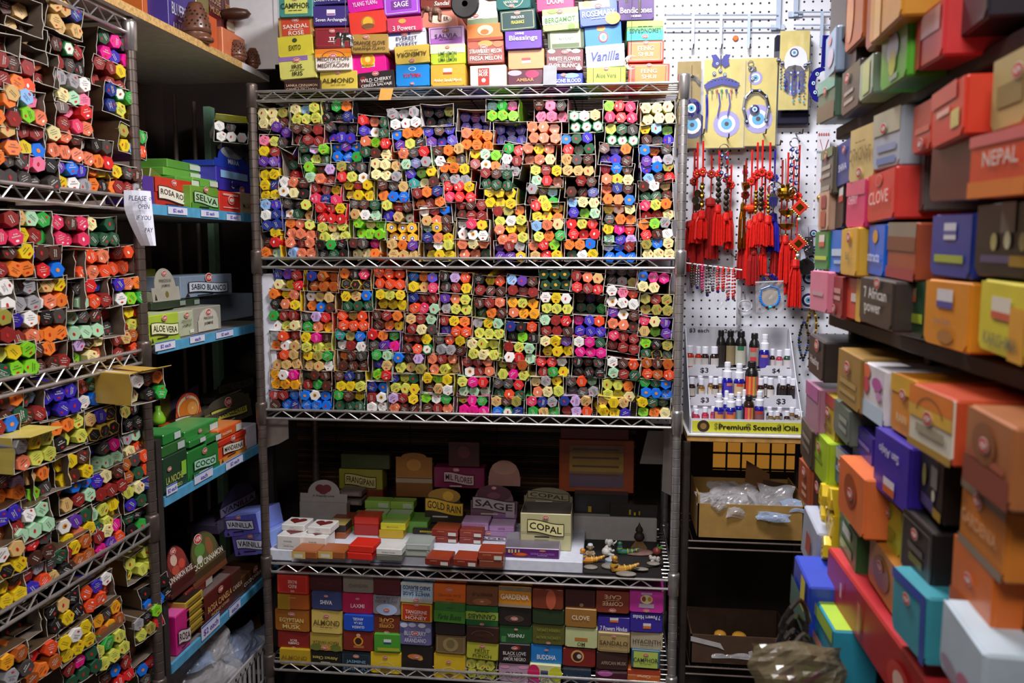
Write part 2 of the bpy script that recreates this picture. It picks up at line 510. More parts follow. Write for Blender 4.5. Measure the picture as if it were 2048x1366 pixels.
# wicker panel behind a black grid, its backlight put into the material as emission
wk = mat('wicker_amber_glow', 'b98538', rough=0.7, noise=0.4, scale=120)
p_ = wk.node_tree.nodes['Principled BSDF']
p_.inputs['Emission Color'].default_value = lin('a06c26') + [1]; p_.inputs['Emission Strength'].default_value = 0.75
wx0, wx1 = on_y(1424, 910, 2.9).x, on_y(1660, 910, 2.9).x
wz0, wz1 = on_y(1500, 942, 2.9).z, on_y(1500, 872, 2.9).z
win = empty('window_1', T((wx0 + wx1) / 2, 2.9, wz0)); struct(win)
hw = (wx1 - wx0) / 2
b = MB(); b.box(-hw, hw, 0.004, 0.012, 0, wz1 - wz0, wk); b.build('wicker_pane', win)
b = MB()
for i in range(9): b.box(-hw + 2 * hw * i / 8 - .003, -hw + 2 * hw * i / 8 + .003, -.004, .003, 0, wz1 - wz0, BLACKISH)
for k in (0.05, 0.5, 0.97): b.box(-hw, hw, -.004, .003, (wz1 - wz0) * k - .003, (wz1 - wz0) * k + .003, BLACKISH)
b.build('grid_frame', win)

# white foam side standing at the end of the lower tube shelf, grey plate below it
A, B = on_y(529, 822, CY + .012), on_y(547, 548, CY + .012)
b = MB(); b.cbox(A.x, B.x, 0, .26, A.z, B.z, mat('white_foam_side', 'd4d6e2', rough=.7, noise=.08), .002); b.box(A.x, B.x + .05, .001, .004, A.z, A.z + .008, MATS['white_foam_side'])
o = b.build('foam_sheet', None, T(0, CY + .014, 0)); tag(o, 'white foam sheet standing beside the cartons at the end of the lower tube shelf', 'foam sheet')
A, B = on_y(533, 895, CY + .06), on_y(576, 838, CY + .06)
b = MB(); b.slab([(A.x, A.z), (A.x + (B.x - A.x) * .55, A.z + .012), (B.x, A.z + .03), (B.x, B.z), (A.x, B.z)], 0, .003, mat('grey_plate', '8f867e', rough=.7)); o = b.build('grey_plate', None, T(0, CY + .06, 0)); tag(o, 'grey plate hanging behind the post under the lower tube shelf', 'plate')
# ================================================================== hexagonal tubes in open cartons
TC = dict(y='e2c21a', Y='cdd055', c='e6da9c', k='d3ac6c', w='e9e6e2', o='e9782a', A='f2a41e', s='e37a56', a='e34a20', u='a9541c', r='d52426', h='da325c', R='8a2622', n='4c2a20',
          m='e2148a', p='ea7a9c', l='c1a2d6', v='5c2f98', V='3a2aac', b='1470e0', B='1f3080', z='8cb8e8', g='2ea03e', G='245238', L='80cc26', t='abd6b0', T='2f9090', x='1d1b1b', d='46413f', e='9c9a9e', i='9e9644')
TNAME = dict(y='yellow', Y='lime yellow', c='cream', k='tan', w='white', o='orange', A='amber', s='salmon', a='vermilion', u='rust', r='red', h='rose red', R='maroon', n='brown', m='magenta', p='pink', l='lilac', v='purple',
             V='violet', b='bright blue', B='navy', z='sky blue', g='green', G='dark green', L='lime green', t='mint', T='teal', x='black', d='charcoal', e='grey', i='olive', q='green rimmed white', f='gold rimmed black', j='gold emblem', D='gold dotted green')
LIGHTISH = set('yYckwoAspltLzeij')
TR, TL = 0.0163, 0.21
def tube_data(code, var):
    """faces of one tube in its own frame: front at y=0, runs to +y"""
    mb = MB()
    side = {'q': '1f7a45', 'f': 'c8a83a', 'j': 'e4ae20', 'D': '1c402b'}.get(code) or TC[code]
    cap = {'q': 'ece8da', 'f': '1b1817', 'j': 'ecb422', 'D': '1c402b'}.get(code) or TC[code]
    ms, mc = pm(side), pm(cap)
    hexa = [(math.cos(PI / 3 * k), math.sin(PI / 3 * k)) for k in range(6)]
    rings = [(TR, TL), (TR, 0.002), (TR * 0.94, 0.0)]
    vs = [(c * r, y, s * r) for r, y in rings for c, s in hexa]
    fs = []
    for i in range(2):
        for k in range(6):
            fs.append((i * 6 + k, i * 6 + (k + 1) % 6, (i + 1) * 6 + (k + 1) % 6, (i + 1) * 6 + k))
    mb.add(vs, fs, ms)
    mb.add([(c * TR * 0.94, 0, s * TR * 0.94) for c, s in hexa], [tuple(range(6))], ms if code in 'qf' else mc)
    if code in 'qf':
        q = 0.76 if code == 'q' else 0.84
        mb.add([(c * TR * q, -0.0004, s * TR * q) for c, s in hexa], [tuple(range(6))], mc)
    ink = DARK_INK if code in LIGHTISH or code == 'q' else WHITE_INK
    M = RY(var * 60 + (15, -20, 5, 32, -10, 20)[var])
    if code == 'D':
        mb.disc(0, 0, TR * .3, TR * .26, -0.0006, pm('e3a526'), 8)
    elif code == 'j':
        mb.disc(0, 0, TR * .42, TR * .42, -0.0005, WHITE_INK, 10); mb.disc(0, 0, TR * .34, TR * .34, -0.0008, pm('2a3a78'), 10); mb.disc(0, 0, TR * .2, TR * .2, -0.0011, WHITE_INK, 8)
    elif code == 'q':
        mb.disc(TR * .05, 0, TR * .16, TR * .26, -0.0008, pm('a8442c'), 7)
    elif code in 'b' and var % 2:
        mb.disc(0, 0, TR * .28, TR * .24, -0.0006, pm('e8892a'), 8)
    elif code == 'w' and var == 1:
        mb.disc(0, TR * .12, TR * .34, TR * .34, -0.0006, pm('d89a3c'), 9); mb.disc(TR * .04, TR * .1, TR * .17, TR * .17, -0.0009, pm('7a3a1c'), 7)
    else:
        bc, ic = lin(TC.get(code, '1b1817')), lin('2a211f' if code in LIGHTISH or code == 'q' else 'e9e5dd')
        hx = ''.join('%02x' % int(255 * max(0, min(1, (v * 12.92 if v <= .0031308 else 1.055 * v ** (1 / 2.4) - .055)))) for v in [a * .35 + b * .65 for a, b in zip(bc, ic)])
        ink = pm(hx)
        lay = ((.5, .2, ((.95, .02), (.6, -.2), (.8, -.36)), .1), (-.46, .2, ((.8, .3), (1.0, .08)), .14), (.44, .22, ((1.1, -.06), (.5, -.34)), .16), (0, 0, ((.9, .14), (.9, -.1)), .12), (.1, .26, (), .1), (-.5, .16, ((.5, .42), (1.0, .16), (.7, -.08)), .1))[var]
        if lay[1]: mb.disc(0, lay[0] * TR, TR * lay[1], TR * lay[1] * .6, -0.0005, RED_INK if code not in 'rhas' else WHITE_INK, 10, M)
        for i, (w, z) in enumerate(lay[2]):
            w *= TR; z *= TR; q = lay[3] * TR / 2
            x = -w / 2; k = 0
            while x < w / 2 - .0004:
                l = TR * (.12, .2, .09, .16)[(k + i + var) % 4]
                mb.quad(x, min(w / 2, x + l), z - q * .8, z + q * (.8 if k % 2 else 1), -0.0004, ink, M); x += l + TR * .045; k += 1
    return mb
TD = {}
def tdata(code, var):
    if (code, var) not in TD: TD[(code, var)] = tube_data(code, var)
    return TD[(code, var)]
TMESH = {}
def tmesh(code, var):
    if (code, var) not in TMESH: TMESH[(code, var)] = tdata(code, var).mesh('incense_tube')
    return TMESH[(code, var)]

# open cartons: thin wavy card walls with pale torn edges
CW, CH, CD = 0.0955, 0.0615, 0.21
def carton_mesh(seed, outer, rot, ch=CH):
    r = random.Random(seed)
    w, h = (CW, ch) if not rot else (ch, CW)
    pts = []
    for (ax, az), (bx, bz) in (((-1, -1), (1, -1)), ((1, -1), (1, 1)), ((1, 1), (-1, 1)), ((-1, 1), (-1, -1))):
        bow = r.uniform(-0.0035, 0.0015)
        for k in range(5):
            t = k / 5
            x, z = (ax + (bx - ax) * t) * w / 2, (az + (bz - az) * t) * h / 2
            s = math.sin(PI * t) * bow + (r.uniform(-.0006, .0006) if k else 0)
            nx, nz = (bz - az) / 2, -(bx - ax) / 2
            pts.append((x + nx * s, z + nz * s, r.uniform(-0.004, 0.002)))
    n, th = len(pts), 0.0013
    mb = MB()
    def ring(q, yy):
        out = []
        for x, z, y in pts:
            l = math.hypot(x, z)
            out.append((x * (1 - q / l * 1.2), (y if yy is None else yy), z * (1 - q / l * 1.2)))
        return out
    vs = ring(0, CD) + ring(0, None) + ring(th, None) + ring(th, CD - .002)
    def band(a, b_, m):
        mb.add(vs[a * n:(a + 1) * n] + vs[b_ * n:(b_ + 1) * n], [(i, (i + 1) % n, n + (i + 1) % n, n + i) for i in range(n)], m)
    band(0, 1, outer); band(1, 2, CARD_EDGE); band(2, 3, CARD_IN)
    mb.add(vs[0:n], [tuple(range(n))[::-1]], outer)
    return mb.mesh('open_carton')
CM = {}
def cmesh(seed, col, rot, ch):
    k = (seed, col, rot, ch)
    if k not in CM: CM[k] = carton_mesh(seed * 2 + rot, pm(col), rot, ch)
    return CM[k]
TUBES = []        # (matrix, code, var, carton reference, slot words)
def words_of(cells):
    seen = []
    for c in cells:
        if c != '.' and c not in seen: seen.append(c)
    seen.sort(key=lambda c: -cells.count(c))
    n = [TNAME[c] for c in seen]
    return n
def fit(*labs):
    for l in labs:
        if len(l.split()) <= 16: return l
    return labs[-1]
def carton(P, yaw, roll, cells, ref, group, deep=0.0, flap=None, slots=None, outer=None, ch=CH):
    """cells: 'abc/def' (3 wide) or 'ab/cd/ef' (2 wide, standing on end)"""
    rows = cells.split('/')
    rot = 1 if len(rows) == 3 else 0
    rr = random.Random(hash_(ref + cells))
    M = T(P) @ RZ(yaw) @ RY(roll) @ RX(rr.uniform(-2, 2))
    flat = cells.replace('/', '')
    main = max(set(flat.replace('.', '')), key=lambda c: (flat.count(c), c))
    oc = outer or {'q': '1f7a45', 'f': 'c8a83a', 'j': 'e4ae20', 'D': '1c402b'}.get(main) or TC[main]
    o = link('open_carton', cmesh(rr.randrange(5), oc, rot, ch), None, M)
    nm = words_of(flat)
    lab = fit(*([f'open carton of {nm[0]} and {nm[1]} tubes, {ref}', f'carton of {nm[0]} and {nm[1]} tubes, {ref}'] if len(nm) > 1 else []), f'open carton of {nm[0]} tubes, {ref}', f'carton of {nm[0]} tubes, {ref}')
    tag(o, lab, 'carton', group)
    if flap:
        mb = MB(); w = CW * .48
        mb.slab([(-w, 0), (w, 0), (w * .93, .03), (-w * .9, .034)], 0, 0.0012, pm(flap))
        mb.build('lid_flap', o, T(0, 0, ch / 2 - .001) @ RX(rr.uniform(60, 95)))
    p = 0.0292
    for ri, row in enumerate(rows):
        for ci, c in enumerate(row):
            if c == '.': continue
            x = (ci - (len(row) - 1) / 2) * p + rr.uniform(-.0012, .0012)
            z = ((len(rows) - 1) / 2 - ri) * (p if ch == CH else .0335) + rr.uniform(-.0008, .0008)
            if not rot: x += (.0022 if ri else -.0022)
            tilt = rr.random() < 0.2
            a, e = (rr.uniform(-12, 12), rr.uniform(-8, 8)) if tilt else (rr.uniform(-3, 3), rr.uniform(-3, 3))
            y = (-rr.uniform(0.0, 0.012) if ch == CH else rr.uniform(-.008, -.001)) + (0.02 if rr.random() < (.14 if ch == CH else .07) else 0) + deep
            if ch != CH: a -= 5
            TM = M @ T(x, y, z) @ RZ(a) @ RX(e) @ RY(rr.uniform(0, 60))
            sl = (slots[ri if not rot else ri], ci)
            TUBES.append((TM, c, rr.randrange(6), ref, ri, ci, rot, len(row)))
    return o
def hash_(s):
    h = 7
    for ch in s: h = (h * 131 + ord(ch)) & 0x7fffffff
    return h
# ---- back rack, read row by row: x, y of the carton's middle in the enlarged view, tubes, roll
UP_A = [  # upper shelf, view origin (500,180)
 ['185,220,cci/ccn,0', '435,185,czY/YYY,-2', '680,172,xgo/xxB,0', '967,285,rsG/VwG,6', '1205,220,eee/www,-6', '1460,195,xxY/xxx,0,d', '1745,238,VvV/VVV,3,d', '1969,160,Tgm/LLL,2', '2349,165,npd/ppp,0', '2619,245,qwk/qqq,-2', '2889,172,Lrh/hrh,2', '3184,182,ccc/ccc,-4'],
 ['152,480,pY/yR/vv,3', '267,368,vv./.d.,30', '330,570,RG/GR/rG,-6,d', '455,350,nnR/RRR,4', '712,335,ddd/VVV,3', '985,452,sLr/Gnc,8', '1240,380,boo/vYx,-7', '1485,357,VnV/vVV,-5', '1774,390,soo/ooo,6', '2029,335,VVV/VVV,0,d', '2294,335,sss/sss,2', '2559,420,bGV/rGG,-3', '2904,352,YGd/qqq,3', '3174,348,yzL/ndV,3'],
 ['505,497,GlL/GYG,3', '755,482,bvb/bbg,2', '1062,625,cck/cce,6', '1290,530,sdr/tBe,-5', '1560,510,nok/wyd,-4', '1839,545,ytL/Rwo,7', '2044,545,gr/wR/ee,12', '2259,500,sys/ssc,3', '2559,588,kdn/kkk,2', '2854,502,nVo/VVn,4', '3169,508,bod/vle,-3'],
 ['158,742,yy/yB/yy,-2', '345,762,wsn/wcx,6', '548,652,Lnl/tsR,7', '800,642,ixd/rYw,3', '1345,682,VLy/Tcn,-5', '1600,652,ooy/dee,6', '1926,695,RnG/GGG,5', '2316,668,YRy/trs,3', '2589,755,.Rn/nnB,2', '2864,655,hbn/sYc,4', '3184,645,Vbi/znr,-4'],
 ['168,975,zV/wB/BB,-4', '370,930,ddY/wGk,5', '590,812,RRy/hBh,4', '850,782,yRy/yyy,2', '1120,790,ndk/obb,5', '1395,840,RoB/oRo,-5', '1635,795,rry/hrr,3', '1954,842,yyy/yyy,4', '2284,825,enz/RYg,6', '2606,920,zcc/VLt,2', '2872,812,sBn/oob,3', '3164,788,nwk/GGn,-3'],
 ['165,1190,.y/nr/ot,0', '398,1084,osY/sss,6', '632,962,rry/rrr,4', '900,934,dnG/kwt,3', '1155,948,Yrn/Vkq,4', '1450,978,wRb/ksn,-4', '1729,938,RnR/nRR,3', '2026,982,Rio/YwY,-4', '2319,950,ryy/yyo,5', '2884,968,ywc/doo,2', '3174,938,hYo/rrc,-5'],
 ['658,1107,YkY/YcY,-3', '932,1082,LkL/LLL,3', '1190,1114,jjj/jjj,2', '1465,1114,tjn/Bsy,3', '1734,1088,why/www,4', '2044,1118,syy/ssY,-5', '2329,1097,zsc/Yog,-3', '2599,1086,rYr/rrr,0', '2884,1128,ymr/tVl,2', '3164,1084,oLe/rnw,-4'],
 ['400,1233,sRs/zss,0', '645,1246,xgx/xGx,-3', '895,1237,ndm/cco,0', '1195,1250,kov/kkk,3', '1478,1250,nwY/yyy,0', '1749,1240,scs/ssG,-2', '2031,1260,vRe/vvj,0', '2304,1252,srL/kry,-2', '2584,1247,oob/Gwy,-2', '2884,1264,wbR/bbb,0', '3184,1240,ibc/ccc,-2'],
]
LO_A = [  # lower shelf, view origin (500,510)
 ['300,192,BvR/cyr,3', '570,207,Buu/uuu,3', '825,190,oxh/fff,2', '1090,186,aaa/aaa,4', '1350,212,boV/ykh,2', '1605,215,xla/dRy,4', '1874,238,xya/Rnn,3', '2129,242,zvn/RRR,5', '2384,192,DDD/DDD,0', '2634,216,Rsk/rRr,6', '2899,172,ddd/dei,6,d', '3149,215,bmm/cc.,6'],
 ['275,345,oys/xsy,3', '548,366,wkk/obn,3', '838,360,ykb/GGG,-2', '1103,350,yYy/yyy,2', '1355,378,BRR/aht,2', '1608,382,vsY/eYY,3', '1879,412,nRs/Gon,-2', '2134,415,AYA/sAA,3', '2391,378,wyw/YYY,3', '2654,385,nvn/GGg,3,d', '2909,332,wpa/www,8', '3169,386,iRi/iii,3'],
 ['275,510,gRR/wYc,-2', '522,522,dlr/gsA,2', '805,512,aia/aaa,2', '1075,512,nRo/noy,3', '1338,540,kRt/Rcd,2', '1602,555,Ryo/Vaa,3', '1864,572,eyt/YYY,2', '2124,600,Bxa/xLx,2', '2391,550,tRr/RRn,2', '2651,553,mVa/VVV,2', '2914,505,vwn/ssn,8', '3162,562,hcv/kLv,5'],
 ['275,668,eaR/owk,0', '520,682,ymn/YYY,2', '788,668,Tib/wRw,4', '1045,668,rog/dvm,3', '1308,690,aRy/naq,2', '1565,700,day/een,3', '1819,735,cYY/YcY,2', '2102,762,RYt/wrt,4', '2391,712,cyv/yyy,0', '2654,720,wmG/mmm,2', '2914,680,hRR/RRR,10', '3172,735,Lxi/GfG,5'],
 ['280,815,Rak/kkk,-2', '538,825,yig/kkw,0', '805,826,ond/nnn,0', '1030,858,gt/Vk/Lr,2', '1245,845,bnl/Yki,2', '1512,848,sRs/sYk,-2', '1784,870,RRs/wRs,-3', '2049,892,iRu/YmY,3', '2362,870,rrw/Rgy,0', '2642,876,xnd/xxx,2', '2914,888,wna/tRG,5', '3180,888,unu/aua,3'],
 ['275,970,Awm/AAA,0', '520,975,Gnn/Rgn,2', '783,983,nBx/yyY,0', '1205,1002,BYG/YYy,0', '1465,1008,yLy/nkw,2', '1744,1027,Ymr/ttt,3', '2022,1046,ddr/GaG,4', '2319,1026,cey/scY,-3', '2594,1026,dat/dde,0', '2874,1055,YYo/YYc,4', '3166,1036,gGb/bbb,5'],
 ['270,1130,RRb/nbB,0', '520,1132,bwb/bbb,2', '775,1138,gny/GGG,2', '992,1110,Bb/Rw/ww,0', '1205,1155,lRy/snn,2', '1460,1158,Lwg/nRs,2', '1739,1172,Ymg/mmm,3', '2009,1180,kni/bqB,0', '2284,1182,hBe/gkg,0', '2544,1180,Blk/Rla,0', '2840,1188,kyk/yyV,3', '3149,1190,yGG/Loc,2'],
]
G_C = 'open cartons on the back rack'
for nm, rows, oy in (('upper shelf', UP_A, 180), ('lower shelf', LO_A, 510)):
    for ri, row in enumerate(rows):
        es = [e.split(',') for e in row]
        for ci, e in enumerate(es):
            px, py = 500 + float(e[0]) / 3.902, oy + float(e[1]) / 3.902
            P = on_y(px, py, CY + 0.012 + R.uniform(-.006, .008))
            n = len(es) - ci
            ref = f"back rack {nm}, {ORD[ri + 1]} row, {ORD[n]} from pegboard"
            carton(P, R.uniform(-3, 3), float(e[3]), e[2], ref, G_C, deep=.05 if len(e) > 4 else 0, slots=('upper', 'middle', 'lower'))
# ---- side rack: px, py (photo pixels), tubes, roll [, d / flap colour, jut]
def cs(s, ox, oy, k): return [(ox + float(e.split(',')[0]) / k, oy + float(e.split(',')[1]) / k, *e.split(',')[2:]) for e in s.split()]
SIDE = {
 'top tier': cs('440,120,kkB/kkk,10 775,335,Gmd/mVm,10 455,390,nqR/Rdx,6 745,515,RRy/RRR,12 95,500,RnR/Roa,4 270,455,nRu/kdR,6,d 490,612,eew/ctp,6 170,725,kzp/xLs,4 -30,730,owo/noR,0 815,695,Bqg/BYy,14 505,805,npr/Rhs,6 905,965,ing/yza,14 150,950,sRR/vyb,5 -40,930,sRk/pno,0 435,985,csn/sss,6 660,1045,exd/sor,6 60,1150,odd/ddd,2 265,1180,hpx/odd,4 480,1205,vbV/ywe,5 690,1218,oyf/oxo,4 865,1235,ydn/RRe,6 140,90,knk/nkn,8,d 180,280,Rnk/nRn,6,d -20,330,xnR/nkx,4,d', 0, 0, 3.414),
 'second tier': cs('215,255,ktg/yRg,2 480,280,hnh/hhh,1 690,285,c.G/GGG,-4 75,480,ony/Roo,0 280,490,Vnn/nrb,0 625,508,aas/asa,-4 815,482,aRa/aaa,-8 110,720,wde/eee,0 320,705,fky/wso,-3 620,710,drB/taR,-4 880,690,Vso/wLg,-6 110,950,BVw/RRs,-3 320,930,oxd/ooo,-4 570,915,tdn/ttt,-2 880,880,xyr/RYy,-5 95,1165,YyL/GLL,-4 335,1135,noR/nnR,-5 610,1090,lfc/Lcs,-8 855,1055,Rku/Rda,-8 -20,260,hmR/Rhh,0 460,520,nu./nnn,0,d 450,715,uuR/nuu,0,d -60,730,wew/eew,0 -70,940,iyi/RiR,0 730,905,nnR/Rnd,-4,d', 0, 380, 3.414),
 'third tier': cs('505,310,VVV/VVV,-8 790,225,RGR/wbR,-8 1262,185,wno/cxg,-2,c8a548,.10 205,370,ldz/RnR,-4 860,500,kVf/fff,-8 1150,430,ixx/xxx,-6 580,575,ooY/xYY,-6 290,725,eyY/sYY,-4,d6c260,.05 1160,650,etd/cay,-12 890,770,Vdm/ttt,-10 620,880,yyn/yny,-6 1160,868,uda/uGa,-12 260,1030,lko/nLd,-6 640,1090,sbb/kRt,-10 920,1010,Vcn/RRR,-12 1185,1100,YcB/VGb,-14 30,1060,zno/noo,-4 -10,610,oRb/bRR,-2 20,380,dno/RnG,-4 440,960,nki/nnR,-5,d', 0, 730, 4.2686),
 'lower part of third tier': cs('250,100,Rwt/ttt,-10 20,130,nVV/uuR,-8 600,140,wvG/ysy,-14 820,50,tYy/GYy,-14 850,215,Rcm/mva,-16 600,350,Ryu/nuu,-14 1090,70,Gxx/xgx,-16 250,320,Rrd/nnn,-12 30,420,ywk/xfy,-8 220,565,aRe/aVa,-14 30,660,iyn/iyy,-8 390,480,ndG/xkx,-14', 0, 1020, 3.9486),
 'lowest tier': cs('1105,425,YYY/YYY,-18 1225,655,xxx/bbx,-16 770,650,aVw/aaa,-16 1170,890,exL/Yir,-18 855,870,AdA/uAu,-16 600,1035,ywy/yyy,-14 870,1100,YgY/YYY,-20 310,1210,ara/uou,-14 500,800,xkx/xyx,-14 150,930,xxx/xxx,-12,d 1105,1090,nuk/uud,-18,d 640,1245,RmG/GGG,-16 1195,1245,brd/ddd,-20 920,1310,nbR/urr,-18 70,1260,nAu/ded,-12 300,1010,xdx/nxx,-14,d', 0, 1020, 3.9486),
}
ZS = {'top tier': LSH[3], 'second tier': LSH[2], 'third tier': LSH[1], 'lower part of third tier': LSH[1], 'lowest tier': LSH[0]}
G_L = 'open cartons on the side rack'
allside = {}
for tier, es in SIDE.items():
    tn = 'third tier' if tier.startswith('lower') else tier
    for e in es:
        jut = float(e[5]) if len(e) > 5 else 0
        P = on_x(e[0], e[1], XL - 0.012 + jut + R.uniform(-.012, .012))
        allside.setdefault(tn, []).append((P, e))
for tn, lst in allside.items():
    lst.sort(key=lambda q: -q[0].z)
    rows = []
    for P, e in lst:
        for r_ in rows:
            if abs(r_[0][0].z - P.z) < 0.034 and all(abs(q[0].y - P.y) > 0.06 for q in r_): r_.append((P, e)); break
        else: rows.append([(P, e)])
    for ri, r_ in enumerate(rows):
        r_.sort(key=lambda q: -q[0].y)
        for ci, (P, e) in enumerate(r_):
            ref = f"side rack {tn}, {ORD[ri + 1]} row, {ORD[ci + 1]} from post"
            fl = e[4] if len(e) > 4 and e[4] != 'd' else None
            ro = float(e[3])
            carton(P, 79 + R.uniform(-6, 4), ro * .55, e[2], ref, G_L, deep=.04 if len(e) > 4 and e[4] == 'd' else 0, flap=fl, ch=.0685, outer='54422f' if not fl else fl, slots=('upper', 'middle', 'lower'))
# ================================================================== boxed incense
RIBBON_LINE = pm('1d1716')
def face_art(root, w, h, col, t=None, ink='2a211f', logo='d', fr=None, p=(), e=(), flip=False, sub=True, lines=None, rib=None, ribc='e9e2cf', ribv=-.05, ribh=.3, ribw=.84, cone=False, y=-0.0022, z0=0.0, tw=.86, it=0.0, arc=None, sinkw=None):
    """printed front: panels, frame, emblems, lettering and badge, each a part of its own"""
    s = -1 if flip else 1
    U = lambda u: s * u * w
    V = lambda v: z0 + h / 2 + s * v * h
    m = pm(ink)
    if p or e or fr or cone or arc:
        mb = MB(); yy = y
        for a0, b0, a1, b1, c in p:
            yy -= .00015
            mb.quad(min(U(a0), U(a1)), max(U(a0), U(a1)), min(V(b0), V(b1)), max(V(b0), V(b1)), yy, pm(c))
        if fr:
            yy -= .00015; f = .44; g = .43; tk = .0011
            fm = pm(fr)
            for q in (-1, 1):
                mb.quad(-w * f, w * f, V(q * .4) - tk / 2, V(q * .4) + tk / 2, yy, fm)
                mb.quad(q * w * f - tk / 2, q * w * f + tk / 2, V(-.4) if s > 0 else V(.4), V(.4) if s > 0 else V(-.4), yy, fm)
        for cx, cz, rx, rz, c in e:
            yy -= .00015
            mb.disc(U(cx), V(cz), rx * w, rz * h, yy, pm(c), 18)
        if arc:
            yy -= .00015
            mb.disc(U(0), V(arc[0]), arc[1] * w, arc[2] * h, yy, pm(arc[3]), 18, inner=.93, a0=0.25 if s > 0 else PI + .25, a1=PI - .25 if s > 0 else 2 * PI - .25)
        if cone:
            mb.poly([(-.43 * w, z0 + .05 * h), (-.35 * w, z0 + .05 * h), (-.39 * w, z0 + .24 * h)], yy - .0002, pm('2a1f1a'))
        mb.build('printed_panel', root)
    yl = y - .0016
    if rib:
        mb = MB(); n = 10; zc = V(ribv); hw = ribw * w / 2; hh = ribh * h / 2
        def wave(x): return math.sin(x / hw * 2.2) * -.14 * ribh * h - x * .10 * (h / w) * .5
        for k, (gx, gz, c) in enumerate(((1.04, 1.16, RIBBON_LINE), (1.0, 1.0, pm(ribc)))):
            up = [(x, zc + wave(x) + hh * gz) for x in [(-1 + 2 * i / n) * hw * gx for i in range(n + 1)]]
            dn = [(x, zc + wave(x) - hh * gz) for x in [(1 - 2 * i / n) * hw * gx for i in range(n + 1)]]
            for i in range(n):
                mb.add([(up[i][0], yl - k * .0003, up[i][1]), (up[i + 1][0], yl - k * .0003, up[i + 1][1]), (up[i + 1][0], yl - k * .0003, dn[n - i - 1][1]), (up[i][0], yl - k * .0003, dn[n - i][1])], [(0, 3, 2, 1)], c)
        vs, fs, x0, x1, a0, a1 = glyphs(rib)
        sx = hw * 1.8 / (x1 - x0); sz = min(hh * 1.25 / (a1 - a0), sx * 2.4)
        out = []
        for x, z in vs:
            X = (x - (x0 + x1) / 2) * sx; Zq = (z - (a0 + a1) / 2) * sz
            out.append((s * X, yl - .0008, zc + s * Zq + wave(s * X)))
        mb.add(out, fs, pm('1d1716'))
        mb.quad(-hw * .62, hw * .2, zc - hh * 1.75, zc - hh * 1.5, yl - .0006, pm('1d1716') if sum(lin(col)) > .5 else pm('c8bfae'))
        mb.build('ribbon', root)
    if t or lines:
        mb = MB()
        if lines is None:
            ls = t.split('\n'); n = len(ls)
            lines = []
            if n == 1: lines = [(ls[0], 0, -.02 if logo == 'd' else 0, tw, .24)]
            elif n == 2: lines = [(ls[0], 0, .04, tw, .19), (ls[1], 0, -.27, tw, .19)]
            else: lines = [(q, 0, .26 - .26 * i, tw, .17) for i, q in enumerate(ls)]
            if sub:
                vv = -.22 if n == 1 else -.115
                for a, b_ in ((-.2, -.08), (-.06, .06), (.08, .2)):
                    ua, ub = sorted((U(a), U(b_)))
                    mb.quad(ua, ub, V(vv) - .012 * h, V(vv) + .012 * h, yl, m)
        for q in lines:
            st, cu, cv, wf, hf = q[:5]
            write(mb, st, U(cu), V(cv), wf * w, hf * h, yl, pm(q[5]) if len(q) > 5 else m, flip, shear=it)
        mb.build('lettering', root)
    if logo:
        lu, lv, ls_ = (0, .32 if (t and '\n' in t) else .28, .2) if logo == 'd' else logo
        sc_ = ls_ * w
        link('logo_badge', LOGO, root, T(U(lu), yl, V(lv)) @ RY(180 if flip else 0) @ Matrix.Diagonal((sc_, max(sc_, .02), sc_, 1)))
def ibox(M, w, h, d, col, name='incense_box', side=None, top=None, flap=True, **k):
    mb = MB()
    mb.cbox(-w / 2, w / 2, 0, d, 0, h, pm(side or col), c=.0022)
    if top: mb.quad(0, 0, 0, 0, 0, pm(top)) if False else mb.add([(-w / 2 + .002, .002, h + .0003), (w / 2 - .002, .002, h + .0003), (w / 2 - .002, d - .002, h + .0003), (-w / 2 + .002, d - .002, h + .0003)], [(0, 1, 2, 3)], pm(top))
    if side and not flap: mb.add([(-w / 2 + .0018, -.0005, .0018), (w / 2 - .0018, -.0005, .0018), (w / 2 - .0018, -.0005, h - .0018), (-w / 2 + .0018, -.0005, h - .0018)], [(0, 1, 2, 3)], pm(col))
    o = mb.build(name, None, M)
    if flap:
        mb = MB(); a, c = w / 2 - .0012, .006
        mb.slab([(-a, h - .001), (a, h - .001), (a, c + .001), (a - c, .0015), (-a + c, .0015), (-a, c + .001)][::-1], -.0014, .0003, pm(col))
        mb.build('end_flap', o)
    face_art(o, w, h, col, **k)
    return o
PLAIN = set('ALMOND CAMPHOR SAGE COPAL COCO TANGERINE BERGAMOT ROSEMARY GARDENIA LEMONGRASS HYACINTH CLOVE BLUEBERRY IRIS SALVIA CANNABIS MANDARINA ALMENDRA'.split()) | {'ALOE VERA', 'Aloe Vera', 'Vanilla', 'ROSA ROJA', 'SELVA', 'RED ROSE'}
def lead(t, rib=None):
    x = (rib or t or '').split('\n')[0]
    return f' lettered {x.lower()}' if x in PLAIN else ''
class Fr:
    """a plane of the place: front of the back rack (C), side rack and blue shelves (L), dark shelves (R)"""
    def __init__(s, kind, off=0.0): s.k, s.o = kind, off
    def at(s, x, y):
        return on_y(x, y, CY + s.o) if s.k == 'C' else on_x(x, y, XL + s.o if s.k == 'L' else XR - s.o)
    yaw = property(lambda s: {'C': 0, 'L': 90, 'R': -90}[s.k])
def rect(pl, x0, x1, y0, y1, base=None):
    ym, xm = (y0 + y1) / 2, (x0 + x1) / 2
    A, B = pl.at(x0, ym), pl.at(x1, ym)
    w = (B - A).length
    zt, zb = pl.at(xm, y0).z, pl.at(xm, y1).z
    C = (A + B) / 2
    if base is not None: zb = base
    return Vector((C.x, C.y, zb)), w, zt - zb
